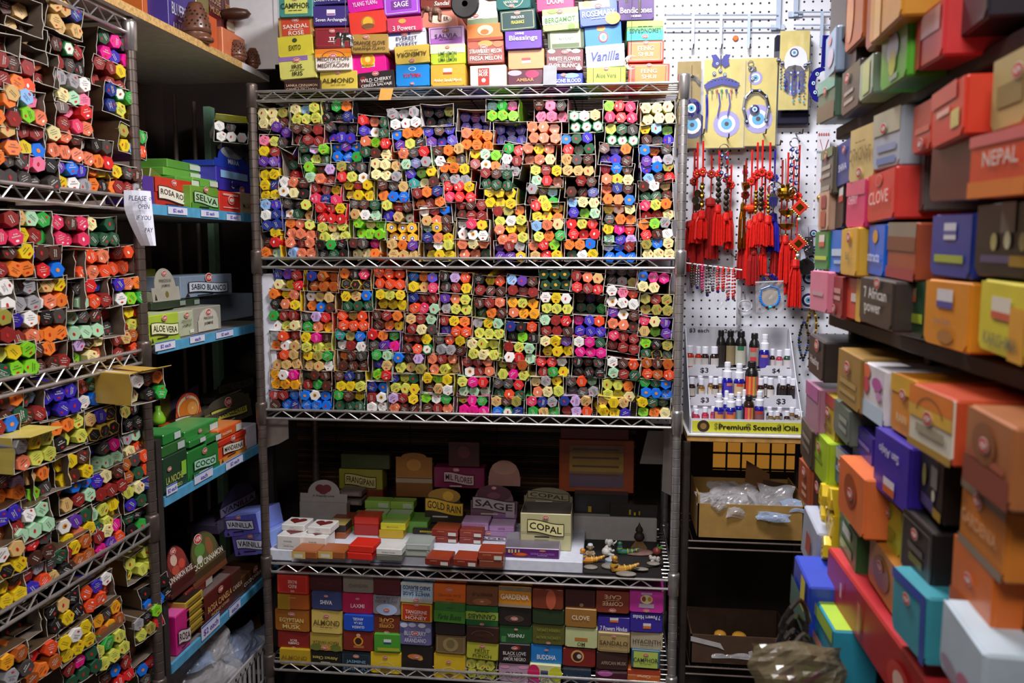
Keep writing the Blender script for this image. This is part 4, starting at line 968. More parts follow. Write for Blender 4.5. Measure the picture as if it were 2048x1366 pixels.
# ---- boxes on the dark shelves beside the camera (photo pixels: x0, x1, top, bottom at the middle, how far it juts out)
RB = {
 'top shelf row one': [
  (1658, 1700, -40, 92, 0, '3a2820', dk(logo=None)), (1692, 1732, -50, 90, .01, 'b4602c', dk(logo=None, e=[(-.2, 0, .2, .4, 'd89060')])), (1736, 1800, -95, 74, .012, 'a4521e', dk(logo=None)), (1738, 1812, -40, 60, .03, 'd0902c', dk(logo=None, p=[(-.3, -.5, -.1, .3, 'e8b060')]))],
 'top shelf row two': [
  (1648, 1678, 66, 152, .006, '9ab4d4', dk(e=[(0, .3, .14, .1, 'd89090'), (.1, -.1, .3, .2, 'c8c0d8')], logo=None)), (1680, 1722, 68, 145, .0, '242020', dk(logo=None)),
  (1764, 1818, 52, 168, .016, '55aa2c', dk(e=[(.0, .12, .22, .26, 'b8cce0'), (.0, -.12, .14, .22, 'c4c840')], p=[(-.1, -.42, .2, -.32, '9ab09a')], logo=(-.05, .4, .2))),
  (1834, 1892, 15, 125, .012, 'd43a3c', dk(p=[(-.3, 0, .4, .42, 'd8a09c'), (-.5, -.5, -.3, .5, 'c02c28')], logo=None)),
  (1905, 1985, -60, 60, 0, '2c2630', dk(p=[(-.45, -.5, -.35, .5, 'b8b0b8')], logo=None))],
 'top shelf row three': [
  (1638, 1672, 158, 240, .004, '5c7a66', dk(p=[(-.5, -.5, .5, -.1, '6a6450'), (-.5, .2, .5, .5, '7ab4a4')], logo=(0, .2, .2))), (1685, 1722, 132, 222, .004, '5a5450', dk(p=[(-.3, -.3, .2, -.22, 'b4aca4'), (-.3, -.1, .2, -.02, 'b4aca4')], logo=(-.1, .25, .25))), (1718, 1752, 118, 195, .008, '9ab09c', dk(p=[(-.2, -.4, .3, .4, 'b8c884')], logo=None))],
 'row one': [
  (1638, 1674, 298, 390, 0, '6e6658', dk(p=[(-.38, .05, .34, .14, 'b8b0a0'), (-.36, -.12, .34, -.04, 'a8a090'), (-.36, -.4, .34, -.3, 'a8a090'), (-.5, .3, .5, .5, '7a8a5a')], logo=(0, .34, .22))),
  (1674, 1706, 282, 370, 0, '3c4e94', dk(lines=[('SHIVA', .05, -.1, .7, .16)], ink='e8e8f0', logo=(.1, .28, .22))),
  (1703, 1750, 252, 362, .004, 'd4bc7c', dk(t='SANDALO', ink='8a7444', flip=True, logo=(0, .34, .22))),
  (1750, 1802, 222, 336, .004, 'a9b4c0', dk(p=[(-.5, .1, .5, .5, 'b4b49c'), (-.3, -.2, .4, -.08, '8a9cc0'), (-.3, -.42, .4, -.3, '6a84b8')], logo=(-.05, .2, .22))),
  (1824, 1870, 205, 304, .0, 'ca4632', dk(p=[(-.45, 0, .3, .12, 'd86a54')], flip=True, logo=(-.1, .34, .3))),
  (1862, 1938, 170, 285, .02, 'd63c24', dk(p=[(.15, -.3, .4, .0, 'd8c470'), (-.5, .2, .3, .5, 'd05a50'), (-.3, .0, .1, .1, 'e8b4a8')], logo=None)),
  (1985, 2062, 105, 255, .012, 'b4a064', dk(p=[(-.3, -.2, .4, .1, '8a7844')], logo=(.3, .2, .3)))],
 'row two': [
  (1634, 1664, 382, 462, 0, 'cda68c', dk(p=[(-.2, .06, .3, .38, '9a3a3a'), (-.2, -.4, .3, 0, 'b05a40')], logo=None)),
  (1664, 1694, 372, 458, -.004, '2a2625', dk(p=[(.1, .1, .5, .42, 'dcd8d4'), (.1, .1, .5, .24, 'c43c34')], logo=None)),
  (1692, 1736, 362, 456, .004, 'dc3c74', dk(lines=[('CHERRY', -.05, .1, .5, .18)], ink='e8c4d0', p=[(-.5, .2, .5, .5, 'e0607c')], logo=None)),
  (1735, 1794, 342, 442, .006, 'd84038', dk(lines=[('CLOVE', .0, -.02, .78, .26)], ink='f0c8c0', e=[(-.05, .32, .13, .12, 'e89088'), (-.05, .32, .11, .1, 'd84038')], logo=None)),
  (1798, 1858, 318, 428, -.02, '6a6460', dk(logo=None)),
  (1862, 1960, 282, 402, .012, '5a2024', dk(logo=None)),
  (1945, 2058, 262, 392, .03, 'd84a24', dk(lines=[('NEPAL', .1, .1, .6, .24)], ink='d8c8c0', p=[(-.5, -.5, .5, -.24, 'dc7a2c'), (-.5, .32, .5, .5, 'd46a6a')], logo=None))],
 'row three': [
  (1630, 1660, 462, 540, 0, '3c8c44', dk(p=[(-.15, .1, .25, .4, 'e4dcd4'), (-.15, .1, .25, .22, 'd0603c'), (-.45, -.24, .45, -.14, 'b8d040')], logo=None)),
  (1659, 1686, 460, 546, -.002, '2478dc', dk(p=[(-.2, -.1, .5, .06, 'c4d8ec'), (.0, -.28, .5, -.2, 'a4c0e4')], logo=None)),
  (1678, 1722, 456, 552, .008, 'dcaa34', dk(lines=[('Bali', .05, -.08, .36, .16)], ink='6a5a3a', logo=(.08, .3, .24))),
  (1731, 1778, 448, 552, .004, '1066d8', dk(lines=[('attracts', .0, -.14, .8, .17)], ink='d4e0f0', e=[(.0, .26, .15, .13, 'dca040')], logo=None)),
  (1777, 1836, 445, 558, .006, 'a8502c', dk(p=[(-.5, .2, .5, .5, '8a8274'), (-.5, .0, .5, .25, '7a4a34'), (-.5, -.5, .5, -.3, 'a43c3c')], logo=None)),
  (1866, 1945, 428, 556, .008, '283e98', dk(p=[(-.15, .1, .15, .36, 'd0d0dc'), (-.15, .18, .15, .24, '4a5aa0'), (-.36, -.26, .36, -.14, 'a4b040')], logo=None)),
  (1956, 2062, 405, 556, .008, '1c1814', dk(p=[(.0, .1, .26, .5, '6e6a62'), (-.35, -.3, .2, -.2, '5a4e78'), (.2, -.34, .5, -.2, 'a07e20')], e=[(-.1, -.02, .06, .12, 'b8b070'), (.15, .0, .06, .12, 'c8c4a0'), (.42, -.02, .06, .12, 'b0a868')], logo=None))],
 'row four': [
  (1622, 1656, 542, 624, .008, 'e0809c', dk(p=[(-.3, -.1, .3, 0, 'c4a0a8')], logo=None)),
  (1656, 1692, 552, 636, 0, '8e2826', dk(p=[(-.3, .1, .4, .22, 'c49084'), (-.3, -.06, .4, .04, 'c89a90')], logo=(.0, -.3, .26))),
  (1690, 1730, 556, 640, .0, 'd8402e', dk(p=[(.2, -.5, .5, .5, 'dcae30'), (-.1, -.06, .2, .14, 'e4d4cc')], logo=None)),
  (1722, 1786, 558, 654, .022, '383331', dk(lines=[('7 African', .05, .2, .7, .24), ('power', .0, -.16, .56, .24)], ink='e4e0dc', it=-.3, logo=(.1, .42, .18))),
  (1792, 1856, 562, 676, .0, '1d4a2e', dk(p=[(-.1, .14, .24, .38, '9a7a5a'), (-.1, .14, .24, .24, 'c05a34'), (-.4, -.22, .48, -.06, 'a8bc2c')], logo=None)),
  (1853, 1938, 562, 698, .014, 'dd8c24', dk(lines=[('Juez Justo', 0, -.1, .6, .12)], ink='8a7a74', p=[(-.18, .1, .18, .38, 'dcd8dc'), (-.18, .1, .18, .2, '4a4a98')], e=[(.05, -.32, .18, .1, 'a8743c')], logo=None)),
  (1952, 2070, 565, 716, .016, 'd6c82c', dk(lines=[('KARISHMA', .05, -.28, .7, .18)], ink='7a7a5a', p=[(-.2, .0, .2, .3, 'dcd4c4'), (-.2, .0, .2, .1, 'c8553a'), (.2, -.5, .5, .2, 'd89a2c')], logo=None))],
 'row five': [
  (1617, 1650, 675, 755, .01, '332c2a', dk(lines=[('Healing', .05, -.1, .85, .26)], ink='dcd8d4', logo=(.15, .34, .3))),
  (1650, 1676, 690, 760, -.01, '7a5a34', dk(logo=None)),
  (1674, 1726, 705, 814, .012, '9c7a3a', dk(p=[(-.36, -.12, .36, -.02, 'b09458'), (-.36, -.3, .36, -.22, 'b09458')], logo=(.0, .22, .24))),
  (1724, 1776, 732, 842, .012, 'd9d6dc', dk(e=[(-.3, .36, .18, .14, 'dc6a44'), (-.3, .1, .14, .16, 'c83c50'), (.2, .2, .22, .12, 'b850a0'), (.3, .0, .12, .08, 'c48ac0')], p=[(-.5, -.5, .5, -.2, 'b8d0e4')], logo=None)),
  (1783, 1832, 752, 872, .012, 'd98a22', dk(lines=[('RAIN', .1, -.2, .5, .14)], ink='e0c8a0', p=[(-.5, .2, .5, .5, 'dcaa2c')], logo=(.1, .2, .28))),
  (1824, 1908, 782, 912, .035, 'dcd6c4', dk(side='c04a28', p=[(-.5, -.0, .5, .5, 'dcae44'), (-.5, .2, .5, .5, 'e07c2c'), (-.5, -.5, .5, -.38, 'b08a3c'), (-.3, -.22, .35, -.08, 'a49c84')], arc=(.05, .32, .34, '8a5a30'), logo=(.0, .06, .22))),
  (1926, 2036, 830, 995, .04, 'a8673c', dk(p=[(-.5, -.5, .5, -.14, '8a4534'), (-.4, -.12, .4, -.02, 'a85a44')], e=[(-.05, .12, .26, .26, '8a5230')], logo=(.0, .12, .22)))],
 'row six': [
  (1608, 1644, 768, 862, .01, 'a8748c', dk(p=[(-.5, .2, .5, .5, 'b85a94')], logo=None)),
  (1640, 1674, 786, 876, .004, 'b89a30', dk(p=[(-.5, .25, .5, .5, 'b8403c'), (-.3, -.3, .3, -.22, '8a7430')], logo=(.1, .1, .26))),
  (1664, 1706, 808, 880, .01, '5a6a60', dk(p=[(-.1, .05, .4, .2, '8a948c'), (-.1, -.2, .4, -.06, '8a948c')], logo=None)),
  (1702, 1752, 858, 968, .004, '35289c', dk(p=[(-.3, .2, .4, .28, '7a70c0')], logo=None)),
  (1752, 1818, 872, 1004, .02, '3a26a0', dk(lines=[('San Alejo', .0, -.24, .8, .18)], ink='dcd8ec', flip=True, p=[(-.16, .18, .16, .42, 'dcd4d8'), (-.16, .3, .16, .42, 'd0602c')], logo=None)),
  (1834, 1896, 910, 1030, .012, '231e1a', dk(p=[(.05, .0, .3, .36, '7a7874'), (-.3, -.42, .2, -.22, '4a4070'), (.2, -.46, .5, -.3, 'a07c20')], e=[(-.2, .1, .08, .2, '8a8034'), (.2, -.12, .06, .1, 'c8c4b0')], logo=None)),
  (1918, 2022, 985, 1128, .03, 'cc7a2c', dk(lines=[('GARDENIA', .0, .0, .8, .2)], ink='e0a878', p=[(-.5, .36, .5, .5, '9a8a74'), (-.5, -.5, .5, -.36, '8a7a68')], logo=(-.05, .34, .2)))],
 'row seven': [
  (1598, 1630, 846, 926, .012, '4a3a32', dk(p=[(-.3, .1, .4, .22, '8a7e74'), (-.3, -.14, .4, -.02, '7a6e64')], logo=None)),
  (1624, 1660, 868, 960, .012, 'a4c426', dk(p=[(-.36, -.1, .2, .0, '8aa42a')], logo=(.0, .22, .24))),
  (1660, 1700, 895, 970, .004, '3a50a0', dk(p=[(-.5, .2, .5, .5, 'b4b4b0'), (-.2, -.14, .4, .0, '8aa0d8')], logo=(.2, .1, .3))),
  (1676, 1734, 932, 1052, .03, 'dc7038', dk(e=[(.0, .08, .24, .28, 'a04a24')], logo=(.05, .04, .2))),
  (1757, 1806, 998, 1098, .006, 'b2b82c', dk(p=[(-.3, -.16, .3, -.04, '8a9430'), (-.3, -.3, .2, -.22, '8a9430')], logo=(.0, .24, .22))),
  (1806, 1866, 1036, 1172, .02, '211c1b', dk(fr='7a7468', p=[(-.2, -.2, .24, -.08, '6a6420'), (-.24, -.02, .24, .08, '5a544e')], logo=(.0, .26, .22))),
  (1902, 1992, 1098, 1264, .03, 'cf6824', dk(p=[(-.5, -.5, .5, -.2, 'b45420')], logo=(.0, .12, .2)))],
 'row eight': [
  (1597, 1622, 925, 1006, .014, '9c4a26', dk(p=[(-.1, -.3, .3, -.2, 'd0a088'), (-.1, -.1, .3, 0, 'd0a088')], logo=(.1, .3, .32))),
  (1620, 1652, 945, 1030, .01, '1e1a19', dk(logo=(.1, .2, .3))),
  (1674, 1720, 1042, 1158, .016, '35683a', dk(p=[(-.25, .22, .2, .4, 'c8ccc4'), (-.36, -.06, .3, .1, '6a8a68'), (-.36, -.26, .1, -.16, '6a8a68')], logo=None)),
  (1738, 1796, 1098, 1200, .016, 'b07224', dk(e=[(0, 0, .3, .34, '8a5420')], logo=(.0, .14, .2))),
  (1790, 1852, 1160, 1298, .034, '3c94a4', dk(p=[(-.5, .34, .5, .5, '2a4aa8'), (.36, -.5, .5, .5, '2c4a9c')], logo=(.0, .22, .22))),
  (1878, 1974, 1246, 1400, .05, 'b4c4d0', dk(e=[(-.2, -.3, .24, .12, '9a8a9c'), (.2, -.24, .2, .16, 'b86a88')], logo=None)),
  (1994, 2070, 1190, 1380, .01, '6a3418', dk(e=[(.1, .1, .3, .2, '8a4a30')], logo=None))],
}
G_R = 'incense boxes on the dark shelves'
for rn, row in RB.items():
    for ci, (x0, x1, y0, y1, jut, col, k) in enumerate(row):
        lab = f"{cname(col)} box{lead(k.get('t') or (k.get('lines') or [('',)])[0][0])}, {ORD[ci + 1]} from pegboard in {rn} of the dark shelves"
        pbox(Fr('R', jut), x0, x1, y0, y1, col, lab, roll=R.uniform(-2, 2), yaw=R.uniform(-3, 3) - 2, depth=.22 + jut, group=G_R, **k)
# ================================================================== cone boxes, displays and other goods on the shelves
def tbox(x0, x1, y0, y1, z, col, lab, depth=.07, yaw=0, name='incense_cone_box', group=None, Y=None, **k):
    """box standing at height z: (x0, x1) and y1 are its front foot, y0 the front's upper edge (photo pixels)"""
    xm = (x0 + x1) / 2
    P = on_y(xm, y1, Y) if Y else on_z(xm, y1, z)
    P = Vector((P.x, P.y, z))
    w = on_y(x1, y1, P.y).x - on_y(x0, y1, P.y).x
    h = max(.006, on_y(xm, y0, P.y).z - on_y(xm, y1, P.y).z)
    k.setdefault('flap', False)
    o = ibox(T(P) @ RZ(yaw), w, h, depth, col, name=name, **k)
    tag(o, lab, 'box', group)
    return z + h
def arch_pts(w, h, sh=.55, neck=.86):
    pts = [(-w / 2, 0), (w / 2, 0), (w / 2, h * sh), (w / 2 * neck, h * sh)]
    n = 14
    for i in range(1, n):
        a = PI * i / n
        pts.append((w / 2 * neck * math.cos(a), h * sh + h * (1 - sh) * math.sin(a)))
    return pts + [(-w / 2 * neck, h * sh), (-w / 2, h * sh)]
def display(pl, x0, x1, y0, y1, col, lab, sh=.5, neck=.86, lean=-6, base=None, roll=0, P=None, body=.05, group='display boxes with header cards', **k):
    """open display box with an arched header card"""
    Q, w, h = rect(pl, x0, x1, y0, y1, base)
    M = T(Q) @ RZ(pl.yaw) @ RY(roll)
    mb = MB(); mb.slab(arch_pts(w, h, sh, neck), 0, .0015, pm(col))
    o = mb.build('display_box', None, M @ RX(lean))
    tag(o, lab, 'box', group)
    face_art(o, w, h, col, y=-.0006, **k)
    mb = MB(); mb.cbox(-w / 2, w / 2, .003, body, 0, h * sh * .7, pm(col), .001, RX(-lean)); mb.build('box_body', o)
    return o
zB = [z + .0105 for z in BSH]
L0, L1, L2, L3, L4 = Fr('L', -.006), Fr('L', -.03), Fr('L', -.08), Fr('L', -.14), Fr('L', -.2)
G_S = 'boxes on the blue edged shelves'
pbox(L1, 309, 381, 358, 414, 'b8241c', 'red cone box lettered rosa roja on the top blue shelf', base=zB[3], depth=.12, flap=False, side='8a3a1c', rib='ROSA ROJA', ribv=-.08, ribh=.4, p=[(-.5, .0, .5, .5, 'c83020')], logo=(0, .36, .14), group=G_S)
pbox(L0, 382, 437, 374, 419, '6a9a34', 'green cone box lettered selva on the top blue shelf', base=zB[3], depth=.12, flap=False, rib='SELVA', ribc='a8d0a0', ribv=-.05, ribh=.42, p=[(-.5, -.5, .5, -.2, '4a8a2c')], logo=(0, .38, .16), group=G_S)
for i, (a, b_, c, d) in enumerate(((335, 404, 324, 341), (328, 410, 341, 357), (338, 386, 357, 372), (386, 438, 358, 375), (352, 400, 356, 376))):
    pbox(L2 if i < 3 else L1, a, b_, c, d, ('5c9a3a', '6aa840', '5a9434', '6fae44', '5c9a3a')[i], ('pale green cone box topmost of the green pile on the top blue shelf', 'green cone box second from the top of the green pile', 'green cone box behind the red rosa roja box', 'small green cone box lying on the selva box', 'green cone box in the middle of the green pile')[i], depth=.1, flap=False, logo=None, p=[(.1, -.3, .42, .34, 'c8d4c0')], group=G_S)
pbox(L2, 300, 330, 345, 372, '6a7a2c', 'olive box at the back end of the green pile', depth=.1, flap=False, logo=None, roll=18, group=G_S)
pbox(L0, 287, 308, 352, 408, '4a2a8c', 'purple box beside the end post on the top blue shelf', base=zB[3], depth=.1, flap=False, logo=None, group=G_S)
pbox(L1, 433, 500, 338, 384, '3a30a0', 'violet cone box with a crescent moon, upside down, under the mirra box', depth=.12, flap=False, p=[(-.4, .05, .4, .36, '8ab8e0')], lines=[('A LUA', 0, -.2, .5, .2, '1d1716')], flip=False, e=[(-.05, -.2, .06, .16, 'e8ecf4'), (-.03, -.17, .055, .14, '3a30a0')], logo=(.2, -.38, .16), group=G_S)
display(L1, 430, 499, 293, 338, '2038a0', 'blue display box with moon header lettered mirra', sh=.35, neck=.8, lean=-3, body=.1, lines=[('MIRRA', 0, -.2, .62, .22)], ink='c8d4f0', e=[(0, .2, .32, .26, '8a9298'), (-.06, .22, .1, .1, '6a7278')], logo=None)
pbox(L0, 439, 481, 384, 427, 'd2342a', 'red box under the violet moon box on the top blue shelf', base=zB[3], depth=.1, flap=False, p=[(-.36, .3, .36, .4, 'e8a090'), (-.36, -.3, .36, -.24, 'e8a090')], logo=(0, .1, .3), group=G_S)
pbox(L0, 480, 502, 386, 430, 'b4a284', 'beige box next to the back rack post on the top blue shelf', base=zB[3], depth=.1, flap=False, lines=[('MUSK', 0, -.1, .7, .2)], ink='7a6a50', logo=None, group=G_S)
# loose open carton on the mirra box
Pc = L0.at(462, 264)
carton(Pc, 22, 3, 'wx./wwx', 'lying on the blue mirra box', G_L, slots=('upper', 'middle', 'lower'), flap='d8d43a', outer='6a5c34')
pbox(L0, 295, 358, 628, 684, 'a8c438', 'lime cone box lettered aloe vera on the second blue shelf', base=zB[2], depth=.14, flap=False, top='d0d8a0', rib='ALOE VERA', ribc='e4e8b8', ribv=-.02, ribh=.36, cone=True, p=[(-.5, -.5, .5, -.3, '94b02c')], logo=(0, .36, .16), group=G_S)
pbox(L1, 356, 387, 622, 664, 'b4bc9c', 'pale green jasmine cone box between lime and grey boxes', base=zB[2], depth=.1, flap=False, lines=[('PRECIOUS', 0, .12, .7, .1), ('JASMINE', 0, -.06, .74, .14)], ink='6a6048', logo=(0, .34, .3), p=[(.2, -.4, .46, -.26, 'dcdcd0')], group=G_S)
pbox(L1, 386, 442, 613, 660, '9c9a8c', 'grey patterned jasmine cone box in front of the white box', base=zB[2], depth=.12, flap=False, e=[(0, .0, .34, .44, 'c8c4b4')], p=[(-.36, -.44, .36, 0, 'c8c4b4')], lines=[('PRECIOUS', 0, .06, .5, .1), ('JASMINE', 0, -.16, .5, .15)], ink='5a5248', logo=(0, .28, .18), group=G_S)
for i, (a, b_, c, d) in enumerate(((303, 342, 603, 619), (341, 372, 599, 614), (371, 400, 597, 612))):
    pbox(L2, a, b_, c, d, '2c3a28', ('dark green cone box under the arched jasmine display', 'dark green cone box, middle of three in a row', 'dark green cone box nearest the silver box')[i], depth=.08, flap=False, logo=None, p=[(.05, -.3, .42, .3, '8a968a')] if i else [], group=G_S)
display(L2, 305, 360, 536, 602, 'a8a496', 'grey arched display box of jasmine cones on the second blue shelf', sh=.42, neck=.76, base=None, lines=[('PRECIOUS', 0, .12, .5, .09), ('JASMINE', 0, -.04, .5, .1)], ink='5a5248', logo=(0, .34, .17), e=[(.02, -.3, .06, .1, '7a6a2c')], cone=True)
for i, (a, b_, c, d) in enumerate(((286, 312, 538, 553), (349, 364, 551, 566))):
    pbox(L4, a, b_, c, d, 'a8a82c', ('lime yellow box behind the arched jasmine display, nearer post', 'lime yellow box behind the arched jasmine display, by the silver box')[i], depth=.08, flap=False, logo=None, group=G_S)
pbox(L2, 361, 464, 550, 592, '8494a8', 'silver blue cone box with a pale ribbon behind the jasmine display', depth=.12, flap=False, rib='SABIO BLANCO', ribc='c4ccd8', ribv=-.08, ribh=.42, ribw=.74, cone=True, logo=(0, .38, .14), group=G_S)
pbox(L3, 398, 506, 592, 650, '9fb2c8', 'plain pale blue carton at the back of the second blue shelf', base=zB[2], depth=.14, flap=False, logo=None, group=G_S)
# third blue shelf
display(L3, 348, 410, 786, 852, 'd8642c', 'orange fruit display box lettered tangerine', sh=.28, neck=.8, rib='TANGERINE', ribc='e0d8cc', ribv=-.34, ribh=.28, ribw=.9, e=[(0, .06, .38, .44, 'c84428'), (0, .04, .34, .38, 'e0cc9c'), (0, .0, .31, .33, 'd8782a'), (.12, .0, .16, .2, 'e8a050'), (.12, .0, .02, .03, 'f0d8a0')], logo=(0, .38, .14))
b = MB(); Q, w, h = rect(L4, 341, 398, 777, 850)
b.slab([(-w / 2, 0), (w / 2, 0), (w / 2, h), (-w / 2, h * .78)], 0, .002, pm('7a668c'))
b.quad(-w * .12, w * .3, h * .2, h * .6, -.0004, pm('4a3a58')); tag(b.build('card_sheet', None, T(Q) @ RZ(90)), 'lilac card sheet standing behind the orange fruit display', 'card')
b = MB(); Q, w, h = rect(L4, 322, 341, 790, 850)
b.slab([(-w / 2, 0), (w / 2, 0), (w / 2, h), (-w / 2, h)], 0, .002, pm('8a8a3c')); tag(b.build('card_sheet', None, T(Q) @ RZ(90)), 'olive card sheet beside the lilac sheet', 'card')
b = MB(); Q, w, h = rect(L3, 322, 337, 812, 850)
b.lathe([(.008, 0), (w * .45, h * .05), (w * .5, h * .3), (w * .32, h * .62), (w * .2, h * .75), (w * .18, h), (.002, h)], pm('8acc2c'), 12)
o = b.build('incense_bottle', None, T(Q + Vector((-.02, 0, 0))), True); tag(o, 'lime green bottle beside the end post on the third blue shelf', 'bottle')
display(L2, 415, 504, 790, 850, '4a463a', 'black display box with a yellow ribbon on the third blue shelf', sh=.8, neck=.8, rib='LLAMA CLIENTES', ribc='c4c050', ribv=-.08, ribh=.32, ribw=.76, cone=True, p=[(-.5, -.46, -.3, .1, '7a7a3a')], logo=(0, .26, .16), lean=-8, body=.1)
display(L3, 430, 512, 742, 792, '2e2a26', 'dark arched display box behind the black yellow ribboned one', sh=.3, neck=.8, rib='CALL CLIENTS', ribc='5a5648', ribv=-.1, ribh=.28, lean=-4, logo=None, body=.08)
zt3 = zB[1]
pbox(L0, 377, 437, 890, 951, '2a7a34', 'green cone box lettered coco on the third blue shelf', base=zt3, depth=.16, flap=False, rib='COCO', ribc='9cd4b4', ribv=-.1, ribh=.3, ribw=.7, cone=True, logo=(0, .3, .16), p=[(-.5, -.5, .5, -.34, '246a2c')], group=G_S)
pbox(L0, 380, 411, 876, 890, '2f8038', 'small green cone box on the coco box, nearer end', depth=.1, flap=False, p=[(.1, -.3, .45, .35, 'c8d4d0')], logo=None, group=G_S)
pbox(L0, 412, 442, 870, 887, '2a7834', 'small green cone box on the coco box, by the orange ones', depth=.1, flap=False, p=[(.1, -.3, .45, .35, 'c8d4d0')], logo=None, group=G_S)
pbox(L1, 370, 437, 850, 873, '34883c', 'wide green cone box on top of the coco pile', depth=.1, flap=False, p=[(.2, -.3, .45, .25, 'c8d4d0')], logo=(-.1, .1, .1), top='5aa85c', group=G_S)
pbox(L0, 327, 363, 863, 884, '2a8438', 'green cone box behind the end post on the third blue shelf', depth=.1, flap=False, p=[(.05, -.3, .4, .35, 'c8d4d0')], logo=None, top='4a9c50', group=G_S)
pbox(L0, 325, 372, 884, 906, '2f6a30', 'green cone box lying on the dark green one by the post', depth=.1, flap=False, p=[(.1, -.3, .4, .35, 'b8c4c0')], logo=None, group=G_S)
pbox(L0, 327, 374, 906, 966, '20402a', 'dark green cone box with gold lettering beside the end post', base=zt3, depth=.16, flap=False, lines=[('LA NOCHE', -.1, -.14, .7, .2), ('INCIENSO', -.1, -.38, .6, .1)], ink='b8c060', p=[(.22, -.2, .42, .2, '8ac43a')], logo=(-.3, .16, .16), group=G_S)
pbox(L0, 437, 491, 871, 928, 'dd4c24', 'red and orange cone box lettered mandarina', base=zt3, depth=.14, flap=False, rib='MANDARINA', ribc='e4dccc', ribv=.0, ribh=.34, ribw=.72, cone=True, p=[(-.5, -.5, .5, -.25, 'dc8a2c'), (-.5, .3, .5, .5, 'cc3420')], logo=(0, .38, .16), group=G_S)
pbox(L0, 437, 484, 851, 871, 'dc5c24', 'small orange cone box lying on the mandarina box', depth=.1, flap=False, lines=[('TANGERINE', -.2, 0, .4, .24)], ink='f0d8b8', p=[(.2, -.34, .45, .36, 'd0ccc4')], logo=None, top='e48a4c', group=G_S)
pbox(L0, 491, 513, 850, 905, 'd4d0dc', 'white wrapped pack beside the mandarina box', base=zt3, depth=.1, flap=False, logo=None, group=G_S)
# fourth blue shelf
zt4 = zB[0]
display(L1, 343, 391, 1090, 1182, '4a1a18', 'dark red arched display box lettered cinnamon rose', sh=.42, neck=.8, lean=-14, lines=[('CINNAMON ROSE', .0, -.14, .92, .12)], ink='e8d8c8', e=[(0, .16, .34, .3, '8a2a20'), (-.1, .22, .12, .12, 'd8b4a0'), (.14, .06, .12, .1, 'c8442c'), (-.12, .0, .14, .1, 'b84a30')], logo=(-.05, .4, .22))
display(L1, 388, 452, 1063, 1154, '4c3a20', 'brown and green arched display box lettered coco cinnamon', sh=.42, neck=.8, lean=-14, lines=[('COCO CINNAMON', .0, -.12, .92, .13), ('INCENSE CONES', .0, -.3, .76, .07)], ink='e8dcc8', e=[(0, .1, .36, .36, '5a5a28'), (-.12, .16, .14, .14, '5a8a34'), (.14, .12, .1, .2, '8a5a2c'), (-.18, -.02, .08, .08, 'c8ccb8')], p=[(-.5, -.5, .5, -.26, '6a3c22')], logo=(-.1, .4, .22))
VA = Fr('C', .065)
pbox(VA, 440, 523, 1030, 1070, '5a5ac0', 'violet cone box lettered vainilla, upper of the two', depth=.12, roll=-12, yaw=-14, flap=False, side='7a8ad8', rib='VAINILLA', ribc='d4d8ec', ribv=.02, ribh=.4, ribw=.74, cone=True, p=[(-.5, -.5, .0, .5, '6a5cb8')], logo=(0, .38, .14), group=G_S)
pbox(Fr('C', .06), 461, 549, 1067, 1109, '6a74d0', 'violet cone box lettered vainilla, lower of the two by the post', depth=.12, roll=-11, yaw=-14, flap=False, side='8aa0e4', rib='VAINILLA', ribc='d4d8ec', ribv=.0, ribh=.4, ribw=.78, cone=True, p=[(-.5, -.5, .1, .5, '6a5cb8')], logo=(.0, .38, .14), group=G_S)
display(L2, 436, 516, 970, 1040, '3a3248', 'dark violet arched display box lettered vanilla', sh=.35, neck=.84, lean=-4, rib='VANILLA', ribc='6a6074', ribv=-.06, ribh=.24, logo=None, body=.1)
pbox(L0, 405, 463, 1172, 1232, '5a1c16', 'maroon cone box lettered rosa canela', base=zt4, depth=.16, flap=False, top='6a5c58', lines=[('ROSA CANELA', .05, .02, .78, .2), ('INCENSE CONES', .05, -.2, .6, .09)], ink='d8a868', logo=(.08, .34, .16), group=G_S)
pbox(L0, 463, 482, 1140, 1200, '4a2a20', 'narrow brown box between rosa canela and coco canela', base=zt4, depth=.1, flap=False, lines=[('CANELA', 0, 0, .9, .16)], ink='c8b090', logo=None, group=G_S)
pbox(L0, 481, 521, 1140, 1197, '4a2c1a', 'brown cone box lettered coco canela beside the back rack', base=zt4, depth=.14, flap=False, lines=[('COCO CANELA', .05, .0, .8, .22)], ink='e0d4c4', logo=(.2, .34, .22), group=G_S)
b = MB(); Q, w, h = rect(L2, 392, 520, 1122, 1172)
b.slab([(-w / 2, 0), (w / 2, 0), (w / 2, h), (w * .2, h * .96), (-w * .46, h * .6)], 0, .002, pm('5a5250')); tag(b.build('card_sheet', None, T(Q) @ RZ(90) @ RX(-20)), 'grey torn card lid behind the rosa canela box', 'card')
pbox(L1, 374, 424, 1166, 1188, '6a1a18', 'small dark red cone box behind the rosa canela box', depth=.08, flap=False, p=[(.2, -.3, .46, .3, 'b0a8a0')], logo=None, top='8a3428', group=G_S)
for i, (a, b_, c, d) in enumerate(((372, 409, 1243, 1263), (374, 409, 1226, 1243), (374, 407, 1208, 1226), (372, 405, 1192, 1208))):
    pbox(L0, a, b_, c, d, 'b89a34', ('yellow cone box at the bottom of the yellow pile', 'yellow cone box second from the bottom of the yellow pile', 'yellow cone box third up in the yellow pile', 'black topped yellow cone box on top of the yellow pile')[i], depth=.1, flap=False, logo=None, top='2a2018' if i == 3 else None, p=[(-.4, -.25, .4, -.1, '8a7228'), (-.4, .08, .36, .22, '8a7228')], group=G_S)
